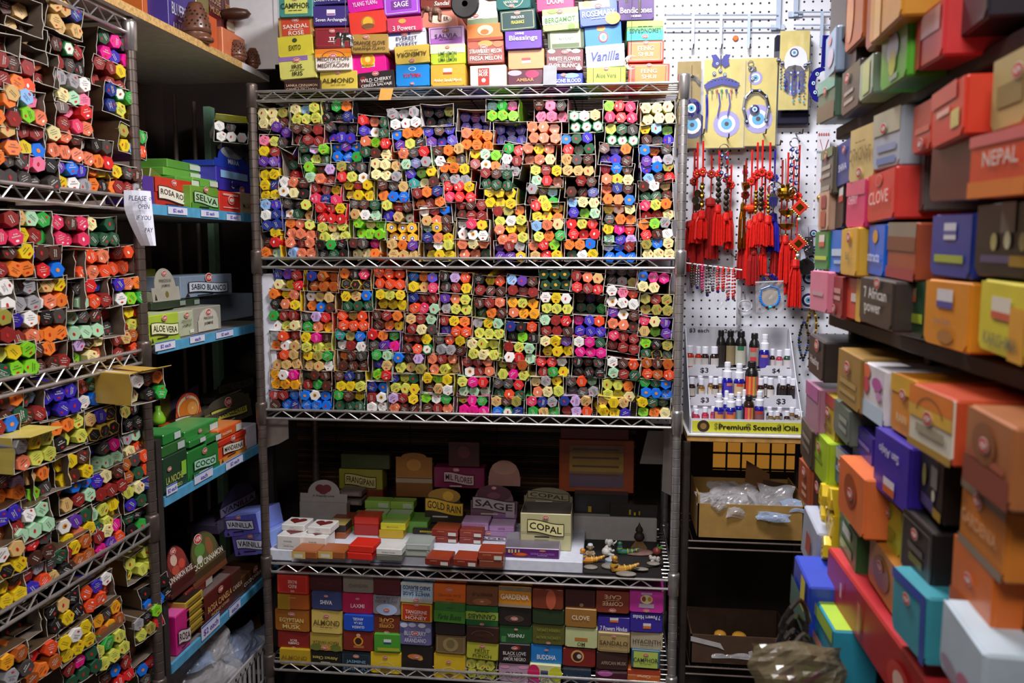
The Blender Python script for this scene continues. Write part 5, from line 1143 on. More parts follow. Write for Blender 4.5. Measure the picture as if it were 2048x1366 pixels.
pbox(L0, 353, 379, 1222, 1280, 'c41a78', 'magenta cone box at the near end of the fourth blue shelf', base=zt4, depth=.12, flap=False, rib='ROSA', ribc='d4c4c8', ribv=-.12, ribh=.3, logo=None, top='e060a8', group=G_S)
# price labels on the blue edges and on the white riser
INKB = mat('ink_violet', '5a3fb0', rough=.5, noise=.05)
def price(pl, x0, x1, y0, y1, text, lab, line=True, group='handwritten price labels'):
    Q, w, h = rect(pl, x0, x1, y0, y1)
    mb = MB(); mb.slab([(-w / 2, 0), (w / 2, 0), (w / 2, h), (-w / 2, h)], -.0008, 0, pm('d4d8ec'))
    if line: mb.quad(-w / 2, w / 2, h * .86, h, -.001, pm('3068b8'))
    o = mb.build('price_label', None, T(Q) @ RZ(pl.yaw)); tag(o, lab, 'label', group)
    mb = MB(); write(mb, text, 0, h * .42, w * .8, h * .5, -.0016, INKB); mb.build('lettering', o)
PL = Fr('L', .0062)
for nm, row in (('top', ((336, 374, 412, 429), (402, 437, 419, 434), (453, 481, 427, 441))), ('second', ((310, 350, 682, 699), (380, 409, 669, 684), (432, 466, 660, 674))), ('third', ((333, 354, 968, 987), (389, 425, 942, 960), (452, 485, 915, 932))), ('fourth', ((404, 438, 1238, 1266), (459, 480, 1204, 1224)))):
    for i, r_ in enumerate(row):
        price(PL, *r_, '$2 each' if i != 1 or nm == 'top' else 'each', f"white {'$2 each' if i != 1 or nm == 'top' else 'each'} label on {nm} blue edge, {ORD[i + 1]} from end post")

# ---- the display shelf of the back rack
zs = CSH[1] + .0162
b = MB(); b.box(.03, W - .03, .004, .43, .013, .0155, mat('black_liner', '1f1b1b', rough=.55)); b.build('shelf_liner', rack, T(0, 0, CSH[1]))
TRF = on_y(850, 1140, CY).y
xa, xb = on_y(539, 1110, CY + .02).x, on_y(1165, 1150, CY + .02).x
zt = zs + .034
b = MB(); b.cbox(xa, xb, CY + .015, CY + .34, zs, zt, mat('white_foam', 'd2d6e4', rough=.7, noise=.08, scale=60, bump=.2), .002)
o = b.build('foam_riser'); tag(o, 'long white foam slab the cone boxes stand on', 'slab')
k = 4.1395
def X1(v): return 510 + v / k
def Y1(v): return 840 + v / k
def t1(a, b_, c, d, z, col, lab, ox=510, **q): return tbox(ox + a / k, ox + b_ / k, 840 + c / k, 840 + d / k, z, col, lab, **q)
price(Fr('C', .014), X1(955), X1(1210), Y1(1178), Y1(1228), '$2 each', 'white price strip in the middle of the foam slab edge')
price(Fr('C', .014), X1(305), X1(520), Y1(1148), Y1(1188), '$2 each', 'white price strip near the heart boxes end of the foam slab', line=False)
G_D = 'cone boxes on the foam slab'
HR = [(-.02, .3, .16, .14, '6e1c1c')]
def heart_top(o, w, d, h):
    mb = MB(); pts = []
    for i in range(24):
        a = 2 * PI * i / 24
        pts.append((16 * math.sin(a) ** 3, 13 * math.cos(a) - 5 * math.cos(2 * a) - 2 * math.cos(3 * a) - math.cos(4 * a)))
    s = d / 44
    mb.add([(x * s, d * .55 + y * s, h + .0006) for x, y in pts], [tuple(range(24))[::-1]], pm('6e1c1c')); mb.build('heart_print', o)
def hbox(a, b_, c, d, z, lab, Y=None):
    n0 = len(bpy.data.objects)
    zz_ = t1(a, b_, c, d, z, 'dcdad6', lab, depth=.075, yaw=-3, logo=None, lines=[('Friendly', -.02, .12, .5, .14), ('incense cones', 0, -.2, .4, .1)], ink='5a5050', group=G_D, Y=Y)
    o = [q for q in bpy.data.objects if q.get('label') == lab][0]
    heart_top(o, (b_ - a) / k / FPX * 2.4, .075, zz_ - z)
    return zz_
z1 = hbox(180, 385, 960, 1075, zt, 'white heart box at the bottom of the pair nearest the blue shelves')
hbox(215, 410, 868, 920, z1, 'white heart box on top of the pair nearest the blue shelves')
z1 = hbox(385, 590, 970, 1078, zt, 'white heart box at the bottom beside the brown cone boxes')
hbox(432, 625, 888, 945, z1, 'white heart box on top beside the heart card')
for a, b_, lab in ((303, 512, 'half yellow half brown cone box in front of the heart boxes'), (524, 742, 'half yellow half brown cone box beside the red boxes')):
    t1(a, b_, 1088, 1148, zt, '9a5428', lab, depth=.07, yaw=-4, logo=None, p=[(-.5, -.5, .06, .5, 'cdb060'), (-.4, -.36, -.05, .1, 'd8d4c8')], top='a85c2c', group=G_D)
z1 = t1(588, 752, 1046, 1100, zt, '9a5428', 'brown cone box under the yellow topped one', depth=.07, logo=None, group=G_D, Y=CY + .13)
t1(588, 752, 990, 1046, z1, '2c2420', 'black fronted cone box with yellow lid', depth=.07, logo=None, top='c8b060', group=G_D, Y=CY + .13)
t1(640, 820, 930, 985, z1, '8a3a1c', 'rust cone box behind the yellow lidded one', depth=.07, logo=None, group=G_D, Y=CY + .2)
z1 = t1(760, 968, 1100, 1160, zt, 'd4281c', 'red cone box at the bottom of the red pile', depth=.075, yaw=-4, logo=None, group=G_D)
t1(770, 978, 1042, 1100, z1, 'd62a1c', 'red cone box in the middle of the red pile', depth=.075, yaw=-4, logo=None, e=[(.1, .3, .0, .0, 'e8e0c0')], group=G_D)
z2 = t1(822, 1028, 1000, 1090, zt, 'b4241a', 'red cone box standing behind the red pile', depth=.07, logo=None, group=G_D, Y=CY + .17)
t1(822, 1028, 940, 1000, z2, 'd8301c', 'red cone box on top behind the red pile', depth=.07, logo=None, top='d84028', group=G_D, Y=CY + .17)
z1 = t1(1028, 1228, 990, 1060, zt, 'c8a41c', 'dark yellow cone box behind the white flower box', depth=.07, logo=None, group=G_D, Y=CY + .15)
t1(1040, 1245, 932, 990, z1, 'dcd028', 'bright yellow cone box with green lid', depth=.075, logo=None, lines=[('MEDITATION', 0, 0, .5, .16)], ink='6a5a1c', top='9ab858', group=G_D, Y=CY + .15)
z1 = t1(1003, 1212, 1120, 1168, zt, '6a6a62', 'grey cone box under the white flower box', depth=.075, logo=None, group=G_D)
t1(1001, 1215, 1066, 1120, z1, 'd8d6d2', 'white cone box with a gold flower on its lid', depth=.08, yaw=-2, logo=None, lines=[('Incense Cones', 0, .0, .5, .2)], ink='4a4444', group=G_D)
z1 = t1(1235, 1440, 1082, 1132, zt, '8a9488', 'grey green marbled cone box at the bottom', depth=.075, logo=None, p=[(-.4, -.3, .4, .3, 'a4aaa0')], group=G_D)
t1(1238, 1450, 1030, 1082, z1, '9aa29c', 'grey green marbled cone box on top', depth=.08, logo=None, p=[(-.4, -.3, .4, .3, 'b4bab4')], group=G_D)
jas = dk(logo=None, p=[(.14, -.36, .44, .12, 'c8c4bc')], top='94381f', lines=[('JASMINE', -.14, .2, .4, .2)], ink='c88a5a')
z1 = t1(1405, 1612, 1148, 1206, zt, '7c2418', 'red brown jasmine cone box at the front, nearer heart boxes', group=G_D, yaw=-4, **jas)
z3 = t1(1462, 1680, 1095, 1150, zt, '7c2418', 'red brown jasmine cone box in the lower back row', group=G_D, Y=CY + .13, **jas)
t1(1462, 1680, 1034, 1092, z3, '8a2c1c', 'red brown jasmine cone box on top of the back row', group=G_D, Y=CY + .13, yaw=-4, **jas)
z1 = t1(1633, 1840, 1152, 1215, zt, '7c2418', 'red brown jasmine cone box at the front, second along', group=G_D, yaw=-4, **jas)
z3 = t1(1690, 1880, 1095, 1150, zt, '7c2418', 'red brown jasmine cone box behind, below the sage boxes', group=G_D, Y=CY + .13, **jas)
t1(1690, 1885, 1038, 1096, z3, '8a2c1c', 'red brown jasmine cone box on top, below the sage boxes', group=G_D, Y=CY + .13, yaw=-4, **jas)
z1 = t1(155, 355, 1165, 1228, zt, '7a3a24', 'brown cone box under the jasmine box by the purple carton', ox=920, logo=None, depth=.07, group=G_D)
t1(148, 358, 1095, 1165, z1, '8a3620', 'red brown jasmine cone box beside the purple carton', ox=920, group=G_D, **jas)
# green pair and what stands behind
zg = zt + .05
b = MB(); P0 = on_y(X1(1100), Y1(920), CY + .21); b.cbox(P0.x - .13, P0.x + .13, P0.y, P0.y + .1, zt, zg - .012, pm('6aa844'), .002)
tag(b.build('incense_cone_box'), 'green carton under the pair of pale green boxes', 'box', G_D)
zg -= .012
for i, (a, b_) in enumerate(((880, 1088), (1090, 1285))):
    t1(a, b_, 876, 925, zg, '6fae3c', ('light green cone box, one of the pair nearer the heart card', 'light green cone box, one of the pair nearer the gold display')[i], logo=None, top='b8d4a0', depth=.06, group=G_D, Y=CY + .21)
    t1(a + 30, b_ + 30, 775, 840, zg + .012, '8fb84a', ('green cone box standing behind the pale pair, nearer the heart card', 'green cone box standing behind the pale pair, nearer the gold display')[i], logo=None, p=[(.05, -.3, .44, .3, 'b8c8a8')], depth=.05, group=G_D, Y=CY + .29)
for i in range(2):
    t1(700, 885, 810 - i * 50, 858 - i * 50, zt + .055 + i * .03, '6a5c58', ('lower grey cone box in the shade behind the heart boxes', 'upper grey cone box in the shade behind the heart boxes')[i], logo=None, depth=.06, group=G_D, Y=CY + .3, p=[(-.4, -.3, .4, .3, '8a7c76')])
C2, C3, C4 = Fr('C', .24), Fr('C', .32), Fr('C', .38)
display(C2, X1(365), X1(755), Y1(505), Y1(850), '9a928c', 'white heart display card standing behind the heart boxes', sh=.68, neck=.68, lean=-8, lines=[('A Friendly Love', 0, .12, .46, .07)], ink='4a3a3a', logo=None, e=[(-.08, .3, .1, .09, '6a2424'), (.06, .3, .1, .09, '6a2424'), (-.01, .24, .1, .08, '6a2424')], body=.04)
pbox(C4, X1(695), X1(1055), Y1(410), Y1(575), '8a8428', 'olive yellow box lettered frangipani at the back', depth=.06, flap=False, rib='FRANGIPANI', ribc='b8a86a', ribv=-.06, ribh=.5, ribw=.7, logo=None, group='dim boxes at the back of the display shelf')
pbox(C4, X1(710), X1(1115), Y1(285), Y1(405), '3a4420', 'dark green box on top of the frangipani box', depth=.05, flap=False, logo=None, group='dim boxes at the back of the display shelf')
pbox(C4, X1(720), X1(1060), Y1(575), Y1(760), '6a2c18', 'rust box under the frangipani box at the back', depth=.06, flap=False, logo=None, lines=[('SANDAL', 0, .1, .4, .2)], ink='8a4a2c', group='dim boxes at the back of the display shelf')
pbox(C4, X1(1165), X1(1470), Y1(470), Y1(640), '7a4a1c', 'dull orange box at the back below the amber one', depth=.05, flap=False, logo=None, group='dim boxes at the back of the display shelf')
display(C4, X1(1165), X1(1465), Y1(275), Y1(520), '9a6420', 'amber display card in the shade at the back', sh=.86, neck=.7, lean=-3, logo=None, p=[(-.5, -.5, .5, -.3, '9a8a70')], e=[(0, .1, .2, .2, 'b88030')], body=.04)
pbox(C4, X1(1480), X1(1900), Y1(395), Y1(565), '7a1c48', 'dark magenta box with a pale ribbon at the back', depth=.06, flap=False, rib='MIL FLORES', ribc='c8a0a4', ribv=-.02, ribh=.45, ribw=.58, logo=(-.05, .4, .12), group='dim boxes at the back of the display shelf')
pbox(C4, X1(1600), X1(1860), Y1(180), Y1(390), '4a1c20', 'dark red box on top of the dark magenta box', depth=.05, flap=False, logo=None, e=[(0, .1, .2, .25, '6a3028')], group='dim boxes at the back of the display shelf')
pbox(Fr('C', .2), X1(1305), X1(1722), Y1(905), Y1(1050), '2a211c', 'black cone carton with yellow ribbon under the gold header', base=zt, depth=.1, flap=False, rib='LLUVIA DE ORO', ribc='d8c020', ribv=.05, ribh=.3, ribw=.7, logo=(0, .38, .14), group=G_D)
display(Fr('C', .26), X1(1405), X1(1725), Y1(565), Y1(850), '2c2418', 'gold arched header display with a yellow ribbon', sh=.3, neck=.92, lean=-4, rib='GOLD RAIN', ribc='d8ac20', ribv=-.05, ribh=.34, ribw=.96, e=[(0, .26, .42, .22, '9a7420'), (.1, .26, .14, .14, 'c89a30')], logo=None)
SX = lambda v: 920 + v / k
t1(20, 442, 935, 1010, zt, 'b088b8', 'lilac sage carton with a ribbon on its front', ox=920, depth=.08, logo=(.02, .3, .12), rib='SAGE', ribc='dcd0e0', ribv=-.2, ribh=.3, ribw=.7, group=G_D, Y=CY + .17)
zS = zt + (on_y(980, Y1(935), CY + .17).z - on_y(980, Y1(1010), CY + .17).z)
t1(12, 235, 865, 930, zS, 'c090c8', 'small lilac sage box nearer the gold display', ox=920, depth=.075, logo=None, p=[(.05, -.36, .42, .1, 'dcd4dc')], top='cca8d4', group=G_D, Y=CY + .17)
t1(240, 448, 900, 945, zS, 'c090c8', 'small lilac sage box lying nearer the copal carton', ox=920, depth=.075, logo=None, lines=[('SAGE', 0, .1, .4, .3)], ink='4a2a5a', top='d0b0d8', group=G_D, Y=CY + .17)
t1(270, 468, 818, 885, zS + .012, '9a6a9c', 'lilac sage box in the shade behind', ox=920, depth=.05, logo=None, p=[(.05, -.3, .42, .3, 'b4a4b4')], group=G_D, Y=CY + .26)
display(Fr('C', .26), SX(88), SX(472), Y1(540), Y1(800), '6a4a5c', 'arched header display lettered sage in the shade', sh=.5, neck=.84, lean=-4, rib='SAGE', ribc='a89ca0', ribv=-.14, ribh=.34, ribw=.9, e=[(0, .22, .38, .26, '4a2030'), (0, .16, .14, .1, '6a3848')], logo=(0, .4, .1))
pbox(Fr('C', .1), SX(500), SX(920), Y1(775), Y1(1118), 'bdb88a', 'tall cream carton lettered copal', base=zt, depth=.12, flap=False, rib='COPAL', ribc='e0d89a', ribv=.12, ribh=.3, ribw=.7, p=[(-.5, -.02, .5, .0, '9a946a')], logo=(0, .4, .13), cone=False, top='3a3228', group=G_D)
display(Fr('C', .22), SX(530), SX(930), Y1(565), Y1(790), '7a7256', 'folded back lid of the copal carton', sh=.7, neck=.92, lean=-6, rib='COPAL', ribc='8a8060', ribv=.2, ribh=.24, logo=None)
pbox(Fr('C', .03), SX(362), SX(822), Y1(1062), Y1(1272), '5a1c6a', 'purple carton with incense sticks picture at the front', base=zt, depth=.075, flap=False, side='a8a0b0', top='6a6470', lines=[('DIVINE MEDITATION', .2, .0, .42, .2, 'a070c8'), ('INCENSE CONES', .2, -.16, .2, .07)], ink='d0b8d8', e=[(-.2, -.12, .14, .2, 'a83a1c'), (-.18, -.1, .09, .12, 'd8642c'), (.2, .3, .06, .08, 'd87a4a')], p=[(-.42, .0, -.38, .34, 'c8b878'), (-.36, -.02, -.33, .36, 'c8b878'), (-.3, -.04, -.27, .36, 'd0c488'), (-.24, -.02, -.21, .34, 'c8b878')], logo=None, group=G_D)
Q, w, h = rect(Fr('C', .1), SX(365), SX(860), Y1(935), Y1(1075))
b = MB(); pts = [(-w / 2, 0), (w / 2, 0), (w / 2, h * .8)] + [(w / 2 - w * i / 9, h * (.86 + .14 * ((i * 37) % 10) / 10)) for i in range(1, 9)] + [(-w * .46, h * .8)]
b.slab(pts, 0, .0016, pm('7c7680')); tag(b.build('card_sheet', None, T(Q) @ RX(-18)), 'torn grey card lid behind the purple carton', 'card')
Q, w, h = rect(Fr('C', .3), SX(935), SX(1630), Y1(800), Y1(1000))
b = MB(); b.cbox(-w / 2, w / 2, 0, .1, 0, h, mat('white_foam2', 'b4b0ae', rough=.8, noise=.08), .003); o = b.build('foam_block', None, T(Q.x, Q.y, zs)); tag(o, 'long white foam block behind the figurines', 'block')
zf = zs + h
for i, (a, b_, c, d, col) in enumerate(((945, 1395, 620, 790, '1e1a1a'), (1240, 1640, 700, 800, '241f1c'))):
    pbox(Fr('C', .33 if i == 0 else .31), SX(a), SX(b_), Y1(c), Y1(d), col, ('black carton on the white foam block', 'low black carton with gold specks on the foam block')[i], depth=.06, flap=False, logo=None, base=zf, p=[(-.34 + .1, -.4, -.3 + .12, -.1, 'b89a20')] if i == 0 else [(-.1, -.3, -.06, .1, 'b89a20'), (0, -.34, .04, -.1, 'c8aa28'), (.1, -.3, .13, 0, 'b89a20')], group='black cartons on the foam block')
pbox(C4, SX(820), SX(1440), Y1(165), Y1(600), 'a04a24', 'orange poster box with grey and yellow bands at the back', depth=.05, flap=False, logo=None, p=[(-.36, -.36, .36, .4, '8a6a50'), (-.36, -.1, .36, .26, 'a8843c'), (-.36, -.4, .36, -.14, '6a5468')] + [(-.32, .3 - .16 * i, .3, .34 - .16 * i, '6a4a34') for i in range(4)], group='dim boxes at the back of the display shelf')
pbox(C4, SX(830), SX(1400), Y1(70), Y1(160), '6a2020', 'dark red box on top of the orange poster box', depth=.05, flap=False, logo=None, group='dim boxes at the back of the display shelf')
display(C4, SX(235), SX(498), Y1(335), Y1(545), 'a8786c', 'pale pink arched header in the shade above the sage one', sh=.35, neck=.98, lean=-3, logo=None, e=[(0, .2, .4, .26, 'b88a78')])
for i, (a, b_, c, d) in enumerate(((1490, 1700, 90, 365), (1675, 1790, 60, 590))):
    Q, w, h = rect(Fr('C', .36 - .1 * i), SX(a), SX(b_), Y1(c), Y1(d))
    b = MB(); b.slab([(-w / 2, h * .0), (w / 2, h * (.0 if i == 0 else -.1)), (w / 2, h), (-w * (.2 if i == 0 else .4), h)], 0, .002, pm('9a928e'))
    tag(b.build('card_sheet', None, T(Q)), ('grey card sheet leaning behind the figurines', 'pale card sheet hanging beside the pegboard post')[i], 'card')
# ================================================================== oil display
GLASS = mat('clear_sleeve', 'e8eaf0', rough=.08, noise=.02, alpha=.10)
CAPW = mat('cap_white', 'e4e6f2', rough=.35, noise=.03)
def bottle(P, r, h, kind, label, lab, group, yaw=0):
    o = empty('bottle', T(P) @ RZ(yaw)); tag(o, lab, 'bottle', group)
    glass = dict(dark=mat('glass_brown', '2c1a14', rough=.12, coat=.6), red=mat('glass_red', 'b8301c', rough=.15, coat=.6), green=mat('glass_green', '1f4a34', rough=.15, coat=.6), blue=mat('glass_blue', '1c1c8c', rough=.12, coat=.6), black=mat('bottle_black', '191617', rough=.3, coat=.3), rose=mat('glass_rose', 'b02848', rough=.15, coat=.6), clear=mat('glass_amber', '7a5a34', rough=.12, coat=.6))[kind[0]]
    b = MB()
    if kind[1] == 'oil':
        b.lathe([(r * .9, 0), (r, h * .03), (r, h * .5), (r * .9, h * .58), (r * .5, h * .66), (r * .48, h * .74)], glass, 14); b.build('body', o, smooth=True)
        b = MB(); b.lathe([(r * .74, h * .66), (r * .8, h * .67), (r * .77, h * .97), (r * .68, h)], CAPW, 12); b.build('cap', o)
        lz0, lz1 = h * .08, h * .46
    elif kind[1] == 'spray':
        b.lathe([(r * .9, 0), (r, h * .02), (r, h * .46), (r * .86, h * .53), (r * .55, h * .57), (r * .52, h * .62)], glass, 16); b.build('body', o, smooth=True)
        b = MB(); b.lathe([(r * .74, h * .55), (r * .8, h * .56), (r * .8, h * .73), (r * .56, h * .77), (r * .54, h * .86), (r * .58, h * .87), (r * .56, h * .98), (r * .42, h)], CAPW, 14); b.build('spray_cap', o)
        lz0, lz1 = h * .06, h * .42
    else:
        b.lathe([(r * .9, 0), (r, h * .02), (r, h * .66), (r * .84, h * .76), (r * .55, h * .82), (r * .52, h * .85)], glass, 16); b.build('body', o, smooth=True)
        b = MB(); b.lathe([(r * .62, h * .84), (r * .66, h * .85), (r * .64, h * .98), (r * .56, h)], mat('cap_black', '1c191a', rough=.4), 14); b.build('cap', o)
        lz0, lz1 = h * .08, h * .6
    b = MB(); n = 8; rr = r + .0005; a0, a1 = -PI / 2 - 1.15, -PI / 2 + 1.15
    for i in range(n):
        w0, w1 = a0 + (a1 - a0) * i / n, a0 + (a1 - a0) * (i + 1) / n
        b.add([(rr * math.cos(w0), rr * math.sin(w0), lz0), (rr * math.cos(w1), rr * math.sin(w1), lz0), (rr * math.cos(w1), rr * math.sin(w1), lz1), (rr * math.cos(w0), rr * math.sin(w0), lz1)], [(0, 1, 2, 3)], pm(label[i % len(label)] if len(label) > 3 else label[0]))
    if len(label) in (2, 3):
        for j, c in enumerate(label[1:]):
            za, zb = (lz1 - (lz1 - lz0) * .22, lz1) if j == 0 else (lz0 + (lz1 - lz0) * .2, lz0 + (lz1 - lz0) * .5)
            for i in range(2, 6):
                w0, w1 = a0 + (a1 - a0) * i / n, a0 + (a1 - a0) * (i + 1) / n
                q = rr + .0004
                b.add([(q * math.cos(w0), q * math.sin(w0), za), (q * math.cos(w1), q * math.sin(w1), za), (q * math.cos(w1), q * math.sin(w1), zb), (q * math.cos(w0), q * math.sin(w0), zb)], [(0, 1, 2, 3)], pm(c))
    b.build('label', o)
    return o
k6 = 4.88
def X6(v): return 1340 + v / k6
def Y6(v): return 620 + v / k6
zd0 = SSH[2] + .0085
YF = YS + .015
RY_ = [YF + .19, YF + .115, YF + .035]                     # depth of the three bottle rows
zr = [on_y(1480, Y6(566), RY_[0]).z, on_y(1480, Y6(852), RY_[1]).z, on_y(1480, Y6(1105), RY_[2]).z]
xL, xR = on_y(X6(195), 860, YF).x, on_y(X6(1285), 860, YF).x
cx = (xL + xR) / 2; hw = (xR - xL) / 2
disp = empty('oil_display', T(cx, YF, zd0)); tag(disp, 'white stepped card display of scented oil bottles with a yellow front', 'display stand')
CARDW = mat('display_card', 'cfd0da', rough=.55, noise=.06)
lipz = on_y(1480, Y6(1070), YF).z - zd0
b = MB(); b.box(-hw, hw, 0, .004, 0, lipz, CARDW); b.build('front_panel', disp)
b = MB(); b.box(-hw + .006, hw, -.0012, 0, .004, lipz - .006, pm('c9c838')); bn = b.build('yellow_banner', disp)
b = MB(); write(b, 'Premium Scented Oils', .035, lipz * .48, hw * 1.42, lipz * .36, -.002, pm('2a2418'), keep=False); write(b, 'Premium Scented Oils', .036, lipz * .485, hw * 1.42, lipz * .36, -.0029, pm('2a2418'), keep=False); b.build('lettering', bn)
b = MB(); b.disc(-hw * .76, lipz * .5, lipz * .42, lipz * .42, -.0016, pm('3a2a1c'), 18); b.disc(-hw * .76, lipz * .5, lipz * .22, lipz * .22, -.0019, pm('8a6a3a'), 14); b.build('round_emblem', bn)
b = MB()
for t_, u in (('$3', -.5), ('$', .05), ('$1', .62)): write(b, t_, hw * u, lipz * .5, .02, .022, -.0026, pm('8a8430'))
b.build('handwriting', bn)
zs_ = [zr[0] - zd0, zr[1] - zd0, zr[2] - zd0]
dys = [y - YF for y in RY_]
for i, (ya, yb, z) in enumerate(((dys[0] - .03, .235, zs_[0]), (dys[1] - .03, dys[0] - .03, zs_[1]), (.004, dys[1] - .03, zs_[2]))):
    b = MB(); b.box(-hw + .002, hw - .002, ya, yb, z - .003, z, CARDW)
    b.box(-hw + .002, hw - .002, ya, ya + .002, (zs_[i + 1] if i < 2 else 0), z, CARDW); b.build('step', disp)
zbk = on_y(1480, Y6(168), YF + .235).z - zd0
b = MB(); b.box(-hw, hw, .235, .239, 0, zbk, CARDW); bk = b.build('back_card', disp)
b = MB(); write(b, '$3 each', -hw * .72, zbk - .012, .06, .014, .2335, pm('2a2a2a')); write(b, '2 for 5', hw * -.05, zbk - .012, .06, .012, .2335, pm('2a2a2a')); b.build('lettering', bk)
for x in (-hw, hw):
    b = MB(); pts = [(0, 0), (0, lipz * 1.15), (.235 * .45, zbk * .55), (.235 * .9, zbk * 1.0), (.235, zbk * .97), (.235, 0)]
    vs = [(x + d, y, z) for d in (-.0015, .0015) for y, z in pts]; n = len(pts)
    b.add(vs, [tuple(range(n)), tuple(range(n, 2 * n))[::-1]] + [(i, n + i, n + (i + 1) % n, (i + 1) % n) for i in range(n)], CARDW); b.build('side_card', disp)
def pcard(x0, x1, y0, y1, Y, text, ox=-.1):
    a, c = on_y(X6(x0), Y6(y1), Y), on_y(X6(x1), Y6(y0), Y)
    w, h = c.x - a.x, c.z - a.z
    b = MB(); b.slab([(0, 0), (w, 0), (w, h * .7), (w * .84, h * .72), (w * .8, h), (w * .2, h), (w * .16, h * .78), (0, h * .7)], -.0012, 0, CARDW)
    o = b.build('price_card', disp, T(a.x - cx, Y - YF, a.z - zd0))
    b = MB(); write(b, text, w * .5, h * .48, w * .55, h * .5, -.002, pm('22202a')); b.build('lettering', o)
Yc1, Yc2 = RY_[0] - .034, RY_[1] - .034
pcard(160, 510, 535, 640, Yc1, '$3'); pcard(880, 1190, 545, 640, Yc1, '$4')
pcard(200, 480, 825, 930, Yc2, '$3'); pcard(910, 1255, 835, 950, Yc2, '$3')
def put(row, x0, x1, y0, kind, label, lab, group, dy=0.0, yb=None):
    Y = RY_[row] + dy
    zb = zr[row]
    A, B = on_y(X6(x0), Y6(y0), Y), on_y(X6(x1), Y6(y0), Y)
    r = (B.x - A.x) / 2
    bottle(Vector(((A.x + B.x) / 2, Y, zb)), r, A.z - zb, kind, label, lab, group, R.uniform(-25, 25))
GO, GS_, GB_ = 'small oil bottles in the display', 'blue spray bottles in the display', 'black bottles on the top step'
for i, (x0, x1, kd, lb, nm) in enumerate(((150, 240, 'red', ['d8d0c8'], 'orange red'), (245, 312, 'red', ['d0c8c0'], 'red'), (305, 385, 'dark', ['b8b4b0'], 'dark'), (390, 478, 'dark', ['c0bab8'], 'dark'))):
    put(0, x0, x1, 355 if i != 0 else 345, (kd, 'oil'), lb, f'{nm} oil bottle, {ORD[i + 1]} along the top step of the display', GO)
for i, (x0, x1, y0, dy) in enumerate(((455, 545, 195, .012), (545, 640, 200, .014), (640, 752, 205, .012), (775, 880, 225, -.004))):
    put(0, x0, x1, y0, ('black', 'big'), (['2a2422'], ['8a7a5a'], ['b4b4a4', '2c6a4a'], ['9a9488', 'd0504c', 'c83c44'])[i], f'tall black bottle, {ORD[i + 1]} of four on the top step', GB_, dy=dy)
put(0, 876, 982, 235, ('blue', 'spray'), ['4a3aa0', 'd88a70'], 'blue spray bottle alone on the top step beside black bottles', GS_, dy=-.012)
for i, (x0, x1, y0, kd) in enumerate(((975, 1030, 378, 'dark'), (1035, 1105, 390, 'rose'), (1108, 1185, 380, 'green'))):
    put(0, x0, x1, y0, (kd, 'oil'), ['c8c0c0'], f'{kd} oil bottle, {ORD[i + 1]} after the spray bottle on the top step', GO)
for i, (x0, x1, y0, dy) in enumerate(((180, 252, 655, -.006), (272, 342, 668, -.006), (262, 330, 640, .018), (368, 432, 645, .016), (412, 480, 665, -.006), (462, 522, 650, .016))):
    put(1, x0, x1, y0, ('clear' if i % 2 else 'dark', 'oil'), ['d0c8bc', 'd08a2c'] if i % 2 else ['bcb4aa'], f'amber oil bottle, {ORD[i + 1]} of the near half of the middle step', GO, dy=dy)
put(1, 510, 618, 505, ('blue', 'spray'), ['4a3ab0', 'd87a6a'], 'blue spray bottle with violet label on the middle step', GS_)
put(1, 625, 735, 520, ('blue', 'spray'), ['cdb48c', 'c8502c'], 'blue spray bottle with tan label on the middle step', GS_)
put(1, 735, 868, 500, ('black', 'big'), ['d84a3a', 'd84a3a', 'e0903a', 'd84a3a', 'e0a040', '8a8a60'], 'black bottle with a fruit label on the middle step', GB_)
for i, (x0, x1, y0, dy) in enumerate(((855, 925, 665, -.006), (905, 965, 650, .018), (945, 1022, 662, -.008), (1045, 1110, 645, .018), (1068, 1145, 665, -.006), (1130, 1195, 650, .018), (1165, 1245, 668, -.008))):
    put(1, x0, x1, y0, ('dark', 'oil'), ['d8d0cc'] if i < 3 else ['2a2220'], f'dark oil bottle, {ORD[i + 1]} of the far half of the middle step', GO, dy=dy)
for i, (x0, x1, y0, dy) in enumerate(((215, 278, 935, .02), (225, 292, 968, -.008), (310, 380, 945, .0), (395, 455, 940, .02))):
    put(2, x0, x1, y0, ('rose', 'oil'), ['c85a6a'], f'red oil bottle, {ORD[i + 1]} from the near edge of the lowest step', GO, dy=dy)
for i, (x0, x1, y0, dy) in enumerate(((430, 532, 812, -.012), (518, 590, 785, .03), (545, 652, 815, -.012), (636, 712, 800, .014), (695, 758, 775, .03), (826, 928, 790, -.008))):
    put(2, x0, x1, y0, ('blue', 'spray'), (['d08a4c', '5a3a9c'], ['6a6ab0'], ['d8783c', '5a3a9c'], ['8aa4a8'], ['8a8ab0'], ['8a5a5c', 'c83a2c'])[i], f'blue spray bottle, {ORD[i + 1]} along the lowest step', GS_, dy=dy)
put(2, 715, 830, 830, ('dark', 'big'), ['d8485a', 'd8485a', 'e0903a', 'd84a5a', 'c8a040', '6a5a30'], 'small brown bottle with black cap on the lowest step', 'brown bottles in the display', dy=-.012)
for i, (x0, x1, y0, dy) in enumerate(((940, 1005, 945, .02), (955, 1018, 985, -.008), (1042, 1102, 948, .018), (1020, 1080, 985, -.008), (1112, 1175, 985, -.008), (1160, 1225, 948, .018), (1215, 1268, 968, .0), (1245, 1305, 988, -.008))):
    put(2, x0, x1, y0, ('clear' if i % 2 else 'dark', 'oil'), ['a8a4a0'], f'clear oil bottle, {ORD[i + 1]} of the far half of the lowest step', GO, dy=dy)

